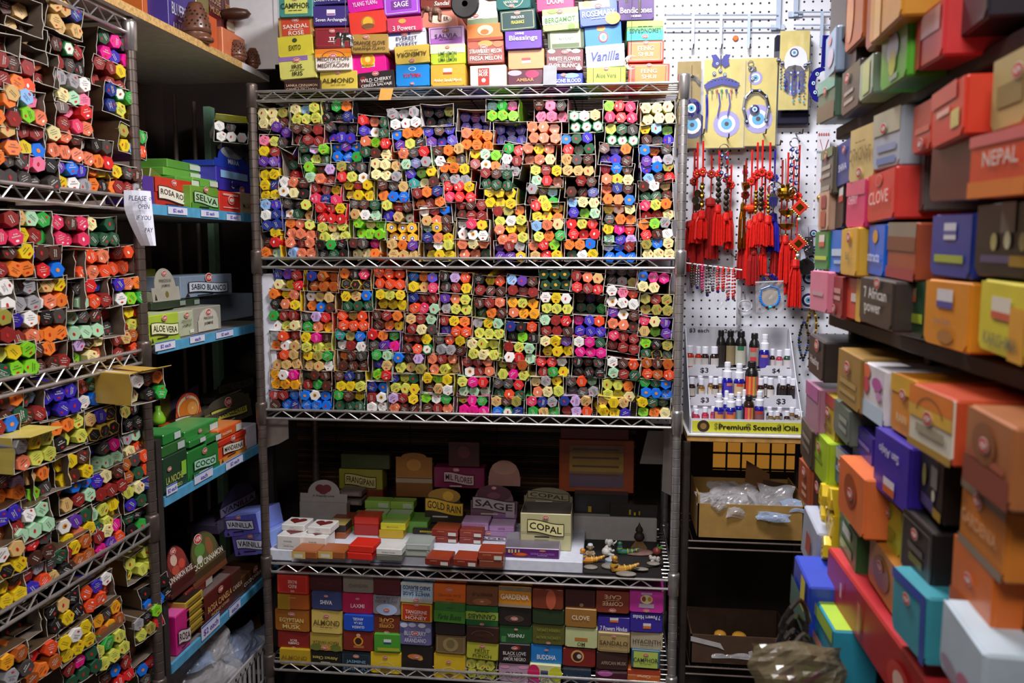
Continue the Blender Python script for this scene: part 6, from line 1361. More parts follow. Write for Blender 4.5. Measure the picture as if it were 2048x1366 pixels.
# ================================================================== goods hanging on the pegboard
BLUES = dict(d='12145a', w='e6e8f0', s='4aa8d8', p='9a94d0', k='14162c')
def en(h): return mat('enamel_' + h, h, rough=.75, noise=.05)
def eye(b, cx_, cz_, r, y, pale=False):
    for q, c in ((1, 'p' if pale else 'd'), (.66, 'w'), (.42, 's'), (.16, 'k')):
        y -= .0006; b.disc(cx_, cz_, r * q, r * q, y, en(BLUES[c]), 16)
def hook(px, py, Y=YP, lab='', l=.06):
    P = on_y(px, py, Y - l * .2)
    b = MB(); b.tube([(0, .02, .012), (0, -.0, .008), (0, -l, 0), (0, -l - .008, .012)], .0022, DARKMETAL, 6)
    o = b.build('peg_hook', None, T(P.x, YP - .02, P.z)); tag(o, lab, 'hook', 'peg hooks'); return o
PALE = mat('pale_blue_wire', 'b4c4dc', rough=.4, metal=.2, noise=.05)
def grid_hooks(x0, x1, ys, vx, vy0, vy1, lab):
    Y = YP - .02
    o = empty('hook_bar', T(on_y((x0 + x1) / 2, ys[0], Y))); tag(o, lab, 'rail', 'pale hook bars')
    c = o.matrix_basis.translation
    for y in ys:
        a, d = on_y(x0, y, Y), on_y(x1, y, Y)
        b = MB(); b.tube([(a.x - c.x, 0, a.z - c.z), (d.x - c.x, 0, d.z - c.z)], .0026, PALE, 6); b.build('rod', o)
    for x in vx:
        a, d = on_y(x, vy0, Y), on_y(x, vy1, Y)
        b = MB(); b.box(a.x - c.x - .0042, a.x - c.x + .0042, -.006, -.003, d.z - c.z, a.z - c.z, PALE); b.tube([(a.x - c.x, -.005, d.z - c.z), (a.x - c.x, -.035, d.z - c.z - .006), (a.x - c.x, -.045, d.z - c.z + .004)], .002, DARKMETAL, 6); b.build('strip_hook', o)
grid_hooks(1332, 1556, (30, 56), (1386, 1442, 1498), 29, 98, 'pale blue double rail with three strip hooks on the pegboard')
grid_hooks(1588, 1660, (24, 50), (1644,), 24, 96, 'short pale blue rail beside the hanging hand charm')
b = MB(); b.box(-.006, .006, -.012, -.004, 0, .13, PALE); b.box(-.02, .02, -.004, 0, 0, .015, PALE); o = b.build('hook_bar', None, T(on_y(1555, 60, YP - .005))); tag(o, 'upright pale blue bracket between the two rails', 'rail')
b = MB(); b.box(-.006, .006, -.012, -.004, 0, .1, PALE); b.box(-.02, .02, -.004, 0, 0, .015, PALE); o = b.build('hook_bar', None, T(on_y(1590, 34, YP - .005))); tag(o, 'upright pale blue bracket above the hanging hand charm', 'rail')
b = MB(); b.lathe([(.008, 0), (.0085, .004), (.006, .006)], pm('d8702c'), 14); o = b.build('sticker', None, T(on_y(1471, 77, YP - .001)) @ RX(90)); tag(o, 'round orange sticker on the white pegboard', 'sticker')
b = MB(); b.lathe([(.0085, 0), (.009, .002), (.006, .003)], pm('e83a9c'), 14); o = b.build('sticker', None, T(on_y(1490, 343, YP - .001)) @ RX(90)); tag(o, 'round pink sticker beside the red tassels', 'sticker')
SILV = mat('silver_charm', 'b4b4bc', rough=.25, metal=1.0, noise=.2, scale=90)
GOLDC = mat('gold_foil_card', 'ccbb62', rough=.5, metal=.25, noise=.15, scale=20)
GOLDM = mat('gold_charm', 'c8962c', rough=.25, metal=1.0, noise=.25, scale=80)
BRONZE = mat('bronze_coin', '4a4234', rough=.4, metal=.8, noise=.3, scale=80)
RED = mat('red_silk', 'd0180f', rough=.55, noise=.2, scale=120)
DRED = mat('deep_red_silk', '9c1210', rough=.6, noise=.2, scale=120)
BSILK = mat('blue_silk', '2020a8', rough=.55, noise=.2, scale=120)
def amulet(x0, x1, y0, y1, Y, lab, draw, col=None, eyes=()):
    A, B = on_y(x0, y1, Y), on_y(x1, y0, Y); w, h = B.x - A.x, B.z - A.z
    o = empty('amulet', T((A.x + B.x) / 2, Y, A.z)); tag(o, lab, 'amulet', 'amulets on gold cards')
    b = MB(); b.box(-w / 2, w / 2, 0, .0015, 0, h * .95, col or GOLDC); card = b.build('backing_card', o)
    b = MB()
    for x, y, r, pale in eyes:
        P = on_y(x, y, Y); eye(b, P.x - (A.x + B.x) / 2, P.z - A.z, r / FPX * Y, -.0004, pale)
    if eyes: b.build('printed_eye', card)
    L = lambda x, y: (on_y(x, y, Y).x - (A.x + B.x) / 2, on_y(x, y, Y).z - A.z)
    draw(o, L, w, h)
    b = MB(); n = 8
    for i in range(n):
        for j in range(10):
            q = lambda a, c: (-w / 2 - .003 + (w + .006) * a / n, -.012 + .003 * math.sin(a * 2.1 + c * 1.3), -.004 + (h + .006) * c / 10)
            b.add([q(i, j), q(i + 1, j), q(i + 1, j + 1), q(i, j + 1)], [(0, 1, 2, 3)], GLASS)
    b.build('plastic_sleeve', o, smooth=True)
    return o
s_ = YP / FPX
def d1(o, L, w, h):
    b = MB(); x, z = L(1383, 165)
    b.tube([(x - .026, -.006, z - .006), (x - .014, -.006, z + .01), (x, -.007, z + .016), (x + .014, -.006, z + .01), (x + .026, -.006, z - .006)], .006, SILV, 8); b.build('wing_charm', o)
    b = MB()
    for i in range(7): b.ball((x, -.006, z - .012 - i * .006), .0024, SILV, 8)
    b.tube([(x, -.005, z + .05), (x, -.005, z - .055)], .0008, SILV, 4); b.build('chain', o)
    b = MB(); x, z = L(1382, 218); b.lathe([(.001, -.004), (.028, -.003), (.030, 0), (.026, .003), (.001, .004)], mat('blue_bead_glass', '1c1f74', rough=.1, coat=.8), 20, T(x, -.008, z) @ RX(90)); eye(b, x, z, .021, -.0125); b.build('glass_eye', o)
def d2(o, L, w, h):
    b = MB(); bl = en('141c96'); x, z = L(1441, 122)
    for sx in (-1, 1):
        b.slab([(x, z), (x + sx * .014, z + .018), (x + sx * .028, z + .016), (x + sx * .022, z + .002), (x + sx * .026, z - .012), (x + sx * .012, z - .02), (x, z - .006)][::sx], -.007, -.005, bl)
    b.tube([(x, -.008, z + .014), (x, -.008, z - .016)], .0022, SILV, 6); b.build('butterfly_charm', o)
    b = MB()
    for px, py in ((1428, 148), (1440, 142), (1449, 150), (1434, 128)): eye(b, *L(px, py), .0055, -.006)
    b.build('bead', o)
    b = MB(); x, z = L(1443, 168); pts = [(-.052, -.004), (-.03, .012), (0, .02), (.03, .012), (.052, 0), (.044, -.012), (.02, -.006), (0, -.002), (-.02, -.008), (-.044, -.016)]
    b.slab([(x + a, z + c) for a, c in pts][::-1], -.009, -.006, bl)
    for i in range(9): b.ball((x - .04 + i * .01, -.01, z + .004 + .009 * math.sin(PI * i / 8)), .003, SILV, 6)
    b.build('crescent_charm', o)
    b = MB()
    for i, c in enumerate(('1c1f74', '8a9a3a', 'd06a5a', '4aa86a', '3a6ab0', 'd06a5a', '1c1f74')):
        xx = x - .042 + i * .014
        b.ball((xx, -.008, z - .02), .0042, pm(c), 8); b.tube([(xx, -.008, z - .024), (xx, -.008, z - .036 - .006 * (i % 2))], .0012, pm(c), 5)
    b.build('bead_fringe', o)
    b = MB(); x, z = L(1412, 225); b.tube([(x, -.008, z + .05), (x + .002, -.009, z), (x, -.008, z - .05)], .004, bl, 6); b.build('tassel', o)
    b = MB()
    for px in (1436, 1456): x, z = L(px, 222); b.tube([(x, -.008, z + .05), (x + .004, -.01, z + .02), (x - .002, -.008, z - .016)], .0022, pm('3a3aa8'), 5)
    b.build('chain', o)
def d3(o, L, w, h):
    b = MB(); x, z = L(1511, 212)
    pts = [(x - .026, -.008, z - .046), (x - .036, -.009, z - .01), (x - .032, -.009, z + .022), (x - .014, -.009, z + .042), (x + .008, -.009, z + .042), (x + .028, -.009, z + .024), (x + .036, -.009, z - .006), (x + .03, -.008, z - .044)]
    b.tube(pts, .0058, SILV, 8); b.build('horseshoe_charm', o)
    b = MB()
    for i, (a, _, c) in enumerate(pts): eye(b, a, c, .0045, -.0155)
    for px, py in ((1502, 140), (1504, 158)): eye(b, *L(px, py), .0058, -.007)
    b.build('bead', o)
    b = MB(); x, z = L(1508, 220); b.lathe([(.001, -.003), (.013, -.002), (.0145, 0), (.001, .004)], mat('blue_bead_glass', '1c1f74', rough=.1, coat=.8), 18, T(x, -.009, z) @ RX(90)); eye(b, x, z, .011, -.0125)
    b.build('glass_eye', o)
    b = MB(); x, z = L(1501, 128); b.tube([(x + .008 * math.cos(a * .7), -.006, z + .008 * math.sin(a * .7)) for a in range(10)], .0016, SILV, 5); b.tube([(x, -.006, z - .008), (x + .002, -.006, z - .07)], .001, SILV, 4)
    x, z = L(1504, 138); b.ball((x - .006, -.006, z), .006, SILV, 8); b.ball((x + .006, -.006, z), .006, SILV, 8); b.build('chain', o)
def d4(o, L, w, h):
    b = MB(); x, z = L(1590, 140)
    b.slab([(x + .036 * math.cos(a) * (1 if math.sin(a) < 0 else .9), z + .026 + .04 * math.sin(a)) for a in [2 * PI * i / 22 for i in range(22)]], -.009, -.006, mat('white_enamel', 'd8dcec', rough=.3, noise=.04)); eye(b, *L(1587, 107), .0125, -.0098); b.build('eye_plaque', o)
    b = MB(); bl = en('16167a'); x, z = L(1587, 158)
    for dx, l in ((-.02, .05), (0, .062), (.02, .05)):
        b.slab([(x + dx - .007, z + .02), (x + dx - .007, z + .02 - l), (x + dx, z + .012 - l), (x + dx + .007, z + .02 - l), (x + dx + .007, z + .02)], -.011, -.007, bl)
        for i in range(4): b.disc(x + dx, z + .01 - i * .013, .004, .005, -.0115, SILV, 8)
    b.slab([(x - .03, z + .02), (x + .03, z + .02), (x + .018, z + .034), (x, z + .038), (x - .018, z + .034)], -.011, -.007, SILV)
    b.build('hand_charm', o)
    b = MB()
    for px, py in ((1563, 128), (1609, 133), (1556, 122), (1616, 128)): a, c = L(px, py); b.ball((a, -.009, c), .007, SILV, 8); eye(b, a, c, .0036, -.017)
    b.build('bead', o)
    b = MB()
    for px, y0, y1 in ((1561, 140, 174), (1568, 150, 178), (1586, 172, 204), (1598, 172, 200), (1608, 150, 205)):
        a, c = L(px, y0); _, e_ = L(px, y1)
        for i in range(6): b.ball((a, -.009, c + (e_ - c) * i / 5), .0032, (bl, SILV, pm('4aa8d8'))[i % 3], 6)
    b.build('bead_fringe', o)
amulet(1352, 1403, 113, 296, YP - .03, 'gold card with two large blue eyes half hidden by the rack post', d1, mat('gold_foil_dark', '8a7428', rough=.35, metal=.3, noise=.2), ((1384, 250, 26, 0),))
amulet(1405, 1492, 108, 296, YP - .06, 'gold card with a blue butterfly and crescent charm', d2, None, ((1453, 248, 25, 1),))
amulet(1478, 1556, 106, 292, YP - .05, 'gold card with a silver horseshoe charm and blue eyes', d3, None, ((1511, 156, 13, 1), (1516, 238, 27, 1)))
amulet(1556, 1621, 52, 220, YP - .06, 'gold card with a blue and silver hand shaped charm', d4, None, ((1585, 176, 14, 1),))
A, B = on_y(1545, 250, YP - .02), on_y(1621, 70, YP - .02)
b = MB(); b.cbox(A.x, B.x, YP - .034, YP - .004, A.z, B.z, mat('navy_velvet', '15152e', rough=.9, noise=.2), .003); o = b.build('velvet_pad'); tag(o, 'dark navy pad hanging behind the hand charm', 'pad')
# blue crescent charm by the dark shelves
c = on_y(1640, 170, YP - .07); b = MB(); bl = mat('blue_enamel', '1d1d80', rough=.2, coat=.5)
pts = [(.036 * math.cos(a), .05 * math.sin(a)) for a in [PI * .38 + PI * 1.25 * i / 14 for i in range(15)]] + [(.012 + .028 * math.cos(a), .04 * math.sin(a)) for a in [PI * 1.6 - PI * 1.2 * i / 14 for i in range(15)]]
b.slab(pts, -.004, 0, bl); o = b.build('crescent_charm', None, T(c) @ RZ(10)); tag(o, 'dark blue crescent charm with three small eyes', 'charm')
b = MB()
for x, z in ((-.012, .03), (-.022, .004), (-.016, -.022)): eye(b, x, z, .008, -.0046)
b.build('bead', o)
b = MB()
for dx in (-.006, 0, .006): b.tube([(.01 + dx, 0, .05), (.012 + dx, 0, .14)], .0035, bl, 5)
b.build('cord', o)
# ---- tassels and charms
def strands(b, x, z0, z1, w, m, y=0, n=24, seed=0):
    r = random.Random(seed)
    for i in range(n):
        a = r.uniform(-1, 1); q = r.uniform(-.6, .6)
        b.tube([(x + a * w * .15, y + q * w * .15, z0), (x + a * w * .42, y + q * w * .4, z0 + (z1 - z0) * .3), (x + a * w * .5 + r.uniform(-.001, .001), y + q * w * .5, z1 + r.uniform(0, .006))], w * .075, m, 4)
    b.lathe([(w * .1, z0 + .012), (w * .3, z0 + .008), (w * .34, z0 - .008), (w * .3, z0 - .014)], m, 8, T(x, y, 0))
def tassel(px, y0, y1, wpx, Y, m, lab, top=None, knot=True, charm=None, group='tassel charms on the pegboard'):
    A, B = on_y(px, y0, Y), on_y(px, y1, Y)
    w = wpx * 1.45 * Y / FPX; h = A.z - B.z
    o = empty('tassel_charm', T(A.x, Y, B.z)); tag(o, lab, 'charm', group)
    b = MB(); strands(b, 0, h - .012, 0, w, m, seed=int(px)); b.build('tassel', o)
    t = on_y(px, top or (y0 - 40), Y).z - B.z
    b = MB(); b.tube([(-.001, 0, t), (.001, .001, (t + h) / 2), (0, 0, h - .004)], .0016, m, 5); b.tube([(.002, 0, t), (.003, .001, (t + h) / 2), (0, 0, h - .004)], .0016, m, 5); b.build('cord', o)
    b = MB()
    if knot:
        kz = h + (t - h) * .55
        for i in range(7):
            a = 2 * PI * i / 7; b.ball((.008 * math.cos(a), -.002, kz + .008 * math.sin(a)), .0055, m, 6)
        b.ball((0, -.004, kz), .004, GOLDM, 6)
        b.build('knot', o)
    b = MB(); b.lathe([(.002, h + .004), (.0042, h), (.004, h - .006), (.002, h - .008)], GOLDM, 8); b.build('bead', o)
    if charm: charm(o, h, t)
    return o
def coins(o, h, t):
    for i in range(3):
        b = MB(); z = h + .016 + i * .02; b.lathe([(.004, -.001), (.011, -.0014), (.0115, 0), (.011, .0014), (.004, .001)], BRONZE, 12, T(.003 * (-1) ** i, -.006, z) @ RX(90) @ RY(20 * (-1) ** i)); b.build('coin', o)
def beads(m, r, n):
    def f(o, h, t):
        b = MB()
        for i in range(n): b.ball((0, -.003, h + .01 + i * r * 1.9), r, m, 8)
        b.build('bead_string', o)
    return f
def gourd(o, h, t):
    for i in range(3):
        b = MB(); z = h + .014 + i * .026; b.ball((0, -.004, z), .008, GOLDM, 9); b.ball((0, -.004, z + .011), .0055, GOLDM, 8); b.build('gourd_bead', o)
def ingot(o, h, t):
    for i in range(2):
        b = MB(); z = h + .022 + i * .04
        b.lathe([(.006, -.008), (.015, -.004), (.026, .010), (.024, .011), (.012, .004), (.001, .007)], GOLDM, 14, T(0, -.01, z), sy=.6); b.build('ingot', o)
def lantern(o, h, t):
    b = MB(); b.ball((0, -.008, h + .034), .019, mat('red_enamel', 'd2401c', rough=.3, coat=.5), 14, sz=.72); b.lathe([(.008, -.0165), (.01, -.013), (.008, -.012)], GOLDM, 10, T(0, -.008, h + .034)); b.build('lantern_bead', o)
def diamond(o, h, t):
    for i, z in enumerate((h + .045, h + .15)):
        b = MB(); M = T(.004, -.012, z) @ RY(45)
        b.cbox(-.017, .017, -.003, .003, -.017, .017, mat('red_plaque', 'cc2410', rough=.5), .001, M); b.quad(-.009, .009, -.009, .009, -.0036, GOLDM, M); b.build('diamond_plaque', o)
        b = MB()
        for k_ in range(12):
            q = -.017 + .034 * (k_ % 6) / 5
            b.ball(((M @ Vector((q, 0, -.019 if k_ < 6 else .019)))), .0022, GOLDM, 5)
        b.build('bead_edge', o)
        b = MB(); b.ball((.004, -.008, z - .034), .0055, mat('pearl', 'd8dcd8', rough=.2), 8); b.ball((.004, -.008, z - .042), .003, pm('2a7a3a'), 6); b.ball((.004, -.008, z - .026), .003, pm('2a7a3a'), 6); b.build('pearl_bead', o)
def coil(o, h, t):
    b = MB()
    for i in range(6): b.lathe([(.012 - i * .0008, -.0015), (.016 - i * .001, 0), (.012 - i * .0008, .0015)], GOLDM, 14, T(-.004 + i * .0036, -.014, h + .045 + i * .001) @ RY(75)); 
    b.build('coil', o)
YT = YP - .07
TS = [(1386, 440, 545, 30, YT + .03, DRED, 'deep red tassel furthest behind on the hook by the post', 300, None), (1392, 425, 488, 17, YT, RED, 'red tassel on coin string nearest the rack post', 285, coins), (1403, 420, 480, 17, YT - .012, RED, 'red tassel under a string of gold gourds by the rack post', 282, gourd),
      (1421, 395, 520, 22, YT + .03, DRED, 'deep red tassel behind the silver eye keychain', 310, None), (1436, 408, 492, 14, YT - .006, RED, 'red tassel on bronze beads below the silver keychain', 300, beads(BRONZE, .0085, 5)), (1452, 424, 486, 15, YT, RED, 'short red tassel on bronze beads beside the keychain tassel', 305, beads(BRONZE, .009, 4)), (1460, 420, 500, 12, YT + .02, RED, 'thin red tassel at the outer side of the bronze beads', 330, None),
      (1488, 475, 560, 18, YT + .03, DRED, 'deep red tassel below the gold coil', 320, None), (1486, 405, 500, 10, YT + .01, GOLDM, 'gold coil charm hanging with gold chain', 330, coil), (1500, 440, 560, 14, YT + .016, RED, 'long red tassel under the orange red lantern bead', 300, lantern), (1511, 430, 496, 15, YT - .012, RED, 'red tassel under gold beads, first of three together', 285, beads(GOLDM, .006, 6)), (1521, 424, 492, 14, YT - .018, RED, 'red tassel under gold beads, middle of three together', 280, beads(BRONZE, .0075, 5)), (1536, 430, 494, 17, YT - .01, RED, 'red tassel under gold beads, last of three together', 285, beads(GOLDM, .006, 5)),
      (1507, 492, 572, 16, YT, DRED, 'long deep red tassel hanging lowest in the middle cluster', 340, None), (1526, 492, 552, 12, YT + .004, RED, 'long narrow red tassel between the middle tassels', 340, None), (1546, 425, 505, 18, YT + .02, BSILK, 'blue tassel between the red tassel clusters', 300, None),
      (1560, 470, 560, 22, YT + .03, DRED, 'deep red tassel behind the gold ingots', 320, None), (1571, 470, 568, 14, YT - .006, RED, 'long red tassel under the gold ingots', 305, ingot), (1591, 518, 616, 18, YT - .03, RED, 'longest red tassel under two red diamond plaques', 290, diamond), (1582, 480, 590, 16, YT + .01, RED, 'red tassel behind the diamond plaque tassel', 320, None)]
for px, y0, y1, wp, Y, m, lab, tp, ch in TS: tassel(px, y0, y1, wp, Y, m, lab, tp, m is not GOLDM, ch)
for i, (px, py, lab) in enumerate(((1402, 274, 'peg hook carrying the gourd tassels by the rack post'), (1450, 283, 'peg hook carrying the silver keychain and bronze beads'), (1522, 274, 'peg hook carrying the middle red tassels'), (1593, 274, 'peg hook carrying the diamond plaque tassel'), (1550, 296, 'peg hook carrying the blue tassel'), (1373, 522, 'peg hook holding the bracelet bar'), (1464, 515, 'peg hook above the bracelets'))):
    hook(px, py, YP, lab, .075)
def keychain(px, y0, y1, Y, lab, n):
    A, B = on_y(px, y0, Y), on_y(px, y1, Y); h = A.z - B.z
    o = empty('keychain', T(A.x, Y, B.z)); tag(o, lab, 'keychain')
    b = MB(); b.tube([(.013 * math.cos(2 * PI * i / 16), .002, h + .004 + .013 * math.sin(2 * PI * i / 16)) for i in range(17)], .0012, SILV, 6); b.build('ring', o)
    for j, dx in enumerate((-.006, .008)):
        b = MB()
        b.tube([(dx, 0, h - .008), (dx, 0, h * .2)], .0008, SILV, 4); b.build('chain', o)
        for i in range(n):
            z = h - .016 - i * (h * .8) / n - j * .007
            b = MB(); b.ball((dx, -.003, z), .0065, bl if i % 2 == 0 else SILV, 8)
            if i % 2 == 0: eye(b, dx, z, .0042, -.0095)
            b.build('charm_bead', o)
    b = MB(); b.tube([(.010 * math.cos(a), -.003, .002 + .012 * math.sin(a)) for a in [-PI * .3 + PI * 1.6 * i / 10 for i in range(11)]], .0025, SILV, 6); b.build('horseshoe', o)
keychain(1448, 300, 365, YT - .03, 'silver keychain with blue eye beads and a horseshoe', 3)
keychain(1589, 288, 385, YT - .045, 'longer silver keychain with blue eye beads above the diamond plaques', 5)
c = on_y(1550, 378, YT - .01); b = MB(); b.tube([(.021 * math.cos(2 * PI * i / 20), 0, .021 * math.sin(2 * PI * i / 20)) for i in range(21)], .002, SILV, 6)
for i in range(8): b.tube([(0, 0, 0), (.025 * math.cos(PI * i / 4), 0, .025 * math.sin(PI * i / 4))], .0012, SILV, 5)
eye(b, 0, 0, .006, -.002); b.tube([(0, 0, .022), (0, .01, .075)], .001, SILV, 4); o = b.build('wheel_charm', None, T(c)); tag(o, 'silver ship wheel charm with a blue eye hub', 'charm')
c = on_y(1546, 408, YT - .02); b = MB()
b.slab([(-.012, 0), (-.014, .016), (-.006, .03), (.006, .03), (.014, .016), (.012, 0), (.004, -.012), (-.004, -.012)][::-1], -.004, 0, SILV)
for i in range(5): b.tube([(-.008 + .004 * i, -.005, .02), (-.01 + .005 * i, -.005, -.006)], .0012, bl, 4)
b.tube([(0, 0, .03), (0, .01, .06)], .001, SILV, 4); o = b.build('shell_charm', None, T(c)); tag(o, 'silver hand charm hanging under the ship wheel', 'charm')
# gold heads above the ingots
c = on_y(1572, 385, YT - .02); b = MB(); b.ball((0, 0, 0), .02, GOLDM, 12, sy=.5)
for i in range(9): b.ball((.021 * math.cos(2 * PI * i / 9), -.003, .021 * math.sin(2 * PI * i / 9)), .0065, GOLDM, 7)
b.tube([(0, 0, .02), (0, .02, .1)], .0012, GOLDM, 4); o = b.build('medallion_charm', None, T(c)); tag(o, 'gold flower medallion above the gold ingots', 'charm')
# bracelet bar, bracelets
A, B = on_y(1372, 526, YT - .05), on_y(1484, 540, YT - .08); b = MB(); b.tube([A, B], .0022, mat('white_rod', 'd0d0d4', rough=.3), 8); b.tube([A, A + Vector((0, .1, 0))], .0022, SILV, 6); o = b.build('bracelet_bar'); tag(o, 'thin white bar carrying the beaded bracelets', 'rail')
r_ = random.Random(4)
for i in range(9):
    f = .12 + .74 * i / 8
    P = A.lerp(B, f); rx, rz = r_.uniform(.010, .014), r_.uniform(.032, .046)
    col = (RED, RED, mat('pink_beads', 'd03a78', rough=.4), BRONZE, SILV, RED, RED, pm('c83a2c'), RED)[i] if i > 2 else (BRONZE, SILV, mat('pink_beads', 'd03a78', rough=.4))[i]
    b = MB(); n = 26
    for k_ in range(n):
        a = 2 * PI * k_ / n; b.ball((rx * math.cos(a) * .4, rx * math.cos(a), -rz + rz * math.sin(a)), .0034, col if k_ % 5 else (SILV if i % 2 else col), 6)
    b.ball((0, -.003, -2 * rz), .005, bl if i % 2 else SILV, 8)
    o = b.build('bracelet', None, T(P)); tag(o, f"{('brown', 'silver', 'pink', 'bronze', 'grey', 'red', 'red', 'vermilion', 'red')[i]} beaded bracelet, {ORD[i + 1]} along the white bar from the rack post", 'bracelet', 'bracelets on the white bar')
A = on_y(1531, 622, YT - .05)
def zipbag(x0, x1, y0, y1, Y, lab, inside=None, roll=0):
    A, B = on_y(x0, y1, Y), on_y(x1, y0, Y); w, h = B.x - A.x, B.z - A.z
    o = empty('plastic_bag', T((A.x + B.x) / 2, Y, A.z) @ RY(roll)); tag(o, lab, 'bag')
    b = MB()
    for sg in (-1, 1):
        n = 7
        for i in range(n):
            for j in range(n):
                q = lambda a, c: (-w / 2 + w * a / n, sg * .007 * math.sin(PI * a / n) * math.sin(PI * min(1, c / n * 1.1)) + .0015 * math.sin(a * 3 + c * 2), h * c / n)
                b.add([q(i, j), q(i + 1, j), q(i + 1, j + 1), q(i, j + 1)], [(0, 1, 2, 3)], GLASS)
    b.box(-w / 2, w / 2, -.001, .001, h - .004, h, mat('bag_seal', 'c8ccd8', rough=.3, alpha=.7)); b.build('film', o, smooth=False)
    if inside: inside(o, w, h)
    return o
def ins1(o, w, h):
    b = MB(); b.box(-w * .3, w * .3, .0, .001, h * .22, h * .72, mat('kraft_card', '9a8f82', rough=.8)); b.build('card', o)
    b = MB()
    for i in range(20):
        a = PI * (1 + i / 19); b.ball((w * .34 * math.cos(a), -.004, h * .5 + h * .34 * math.sin(a)), .0042, pm('2a7ad8'), 7)
    for i in range(3): b.ball(((i - 1) * .01, -.006, h * .16), .005, GOLDM if i != 1 else pm('3ac0c0'), 7)
    b.tube([(-w * .34, -.004, h * .5), (-w * .3, -.004, h * .75), (0, -.004, h * .84), (w * .3, -.004, h * .75), (w * .34, -.004, h * .5)], .0025, pm('2a7ad8'), 6); b.build('bracelet_print', o)
zipbag(1512, 1570, 562, 624, YT - .03, 'clear zip bag with a bright blue bracelet', ins1, -3)
zipbag(1428, 1462, 575, 616, YT - .04, 'small clear bag with a white tag under the bracelets')
zipbag(1624, 1652, 300, 440, YP - .05, 'long clear bag beside the red lettered slip', None)
A = on_y(1540, 556, YT); b = MB()
for i in range(26): b.ball((R.uniform(-.02, .02), R.uniform(-.006, .006), R.uniform(-.01, .014)), .0045, (bl, SILV, pm('c8501c'), bl)[i % 4], 6)
b.tube([(0, 0, .012), (0, .03, .05)], .001, SILV, 4); o = b.build('bead_bundle', None, T(A)); tag(o, 'bunch of dark blue and silver beads above the zip bag', 'beads')
# slip with red lettering, plastic strip, printed eye sheet
A, B = on_y(1630, 405, YP - .045), on_y(1661, 258, YP - .045); w, h = B.x - A.x, B.z - A.z
b = MB(); b.box(0, w, 0, .001, 0, h, mat('slip_paper', 'd4d6e0', rough=.6, noise=.04)); o = b.build('paper_slip', None, T(A)); tag(o, 'white paper slip with red marks and a red cord', 'slip')
b = MB()
for i in range(5):
    x = w * (.14 + .18 * i)
    b.quad(x - .004, x + .004, h * .93, h * .935, -.0006, RED_INK); b.quad(x - .001, x + .001, h * .905, h * .95, -.0006, RED_INK); b.quad(x - .004, x + .004, h * .912, h * .917, -.0006, RED_INK)
b.tube([(w * .2, -.002, h * .86), (w * .5, -.003, h * .66), (w * .85, -.002, h * .86)], .001, RED_INK, 5); b.tube([(w * .5, -.003, h * .66), (w * .5, -.003, h * .4)], .001, RED_INK, 5); b.ball((w * .5, -.006, h * .3), .008, RED, 8); b.ball((w * .35, -.006, h * .06), .01, GOLDM, 8); b.build('red_print', o)
A, B = on_y(1598, 616, YP - .03), on_y(1650, 450, YP - .03); w, h = B.x - A.x, B.z - A.z
b = MB(); b.box(0, w, 0, .001, 0, h, mat('eye_sheet', 'd0d2e4', rough=.5, noise=.04)); o = b.build('printed_sheet', None, T(A)); tag(o, 'white sheet printed with blue eyes carrying a silver hand', 'sheet')
b = MB()
for px, py, r in ((1627, 467, 7), (1607, 488, 9), (1629, 500, 7), (1622, 522, 11), (1618, 556, 12), (1604, 577, 5), (1617, 600, 13), (1640, 480, 7), (1640, 540, 9)):
    P = on_y(px, py, YP - .03); eye(b, P.x - A.x, P.z - A.z, r * s_, -.0005)
b.build('printed_eye', o)
c = on_y(1617, 494, YP - .055); b = MB(); b.slab([(-.012, .03), (.012, .03), (.014, -.01), (.008, -.026), (-.008, -.026), (-.014, -.01)][::-1], -.003, 0, SILV)
for i in range(10): b.ball((R.uniform(-.009, .009), -.004, R.uniform(-.02, .026)), .003, SILV, 6)
b.tube([(0, 0, .03), (0, .01, .06)], .001, SILV, 4); b.tube([(0, 0, -.026), (0, 0, -.06)], .001, SILV, 4); b.ball((0, 0, -.062), .007, bl, 8); o = b.build('hand_charm', None, T(c)); tag(o, 'silver filigree hand hanging over the eye sheet', 'charm')
c = on_y(1612, 534, YP - .06); b = MB(); b.lathe([(.001, -.006), (.024, -.003), (.026, 0), (.024, .003), (.001, .006)], mat('smoke_bead', '2a2628', rough=.15, coat=.5), 16, RX(90)); b.tube([(0, 0, .024), (0, .02, .05)], .001, SILV, 4); o = b.build('disc_charm', None, T(c)); tag(o, 'dark round disc charm over the eye sheet', 'charm')
A, B = on_y(1476, 650, YP - .03), on_y(1482, 560, YP - .03); b = MB(); w = .012; b.slab([(-w / 2, 0), (w / 2, 0), (w / 2, B.z - A.z), (-w / 2, B.z - A.z)], 0, .0012, mat('frosted_strip', 'b8b8bc', rough=.4, alpha=.7)); o = b.build('plastic_strip', None, T(A)); tag(o, 'frosted plastic strip hanging below the bracelet bar', 'strip')
c = on_y(1490, 612, YP - .04); b = MB(); b.tube([(.02 * math.cos(2 * PI * i / 18), .002 * math.sin(i), .017 * math.sin(2 * PI * i / 18)) for i in range(19)], .0025, mat('frosted_ring', 'c4c4c8', rough=.3, alpha=.8), 6); b.tube([(0, 0, .017), (0, .03, .05)], .0012, SILV, 4); o = b.build('plastic_ring', None, T(c)); tag(o, 'clear plastic ring hanging beside the frosted strip', 'ring')

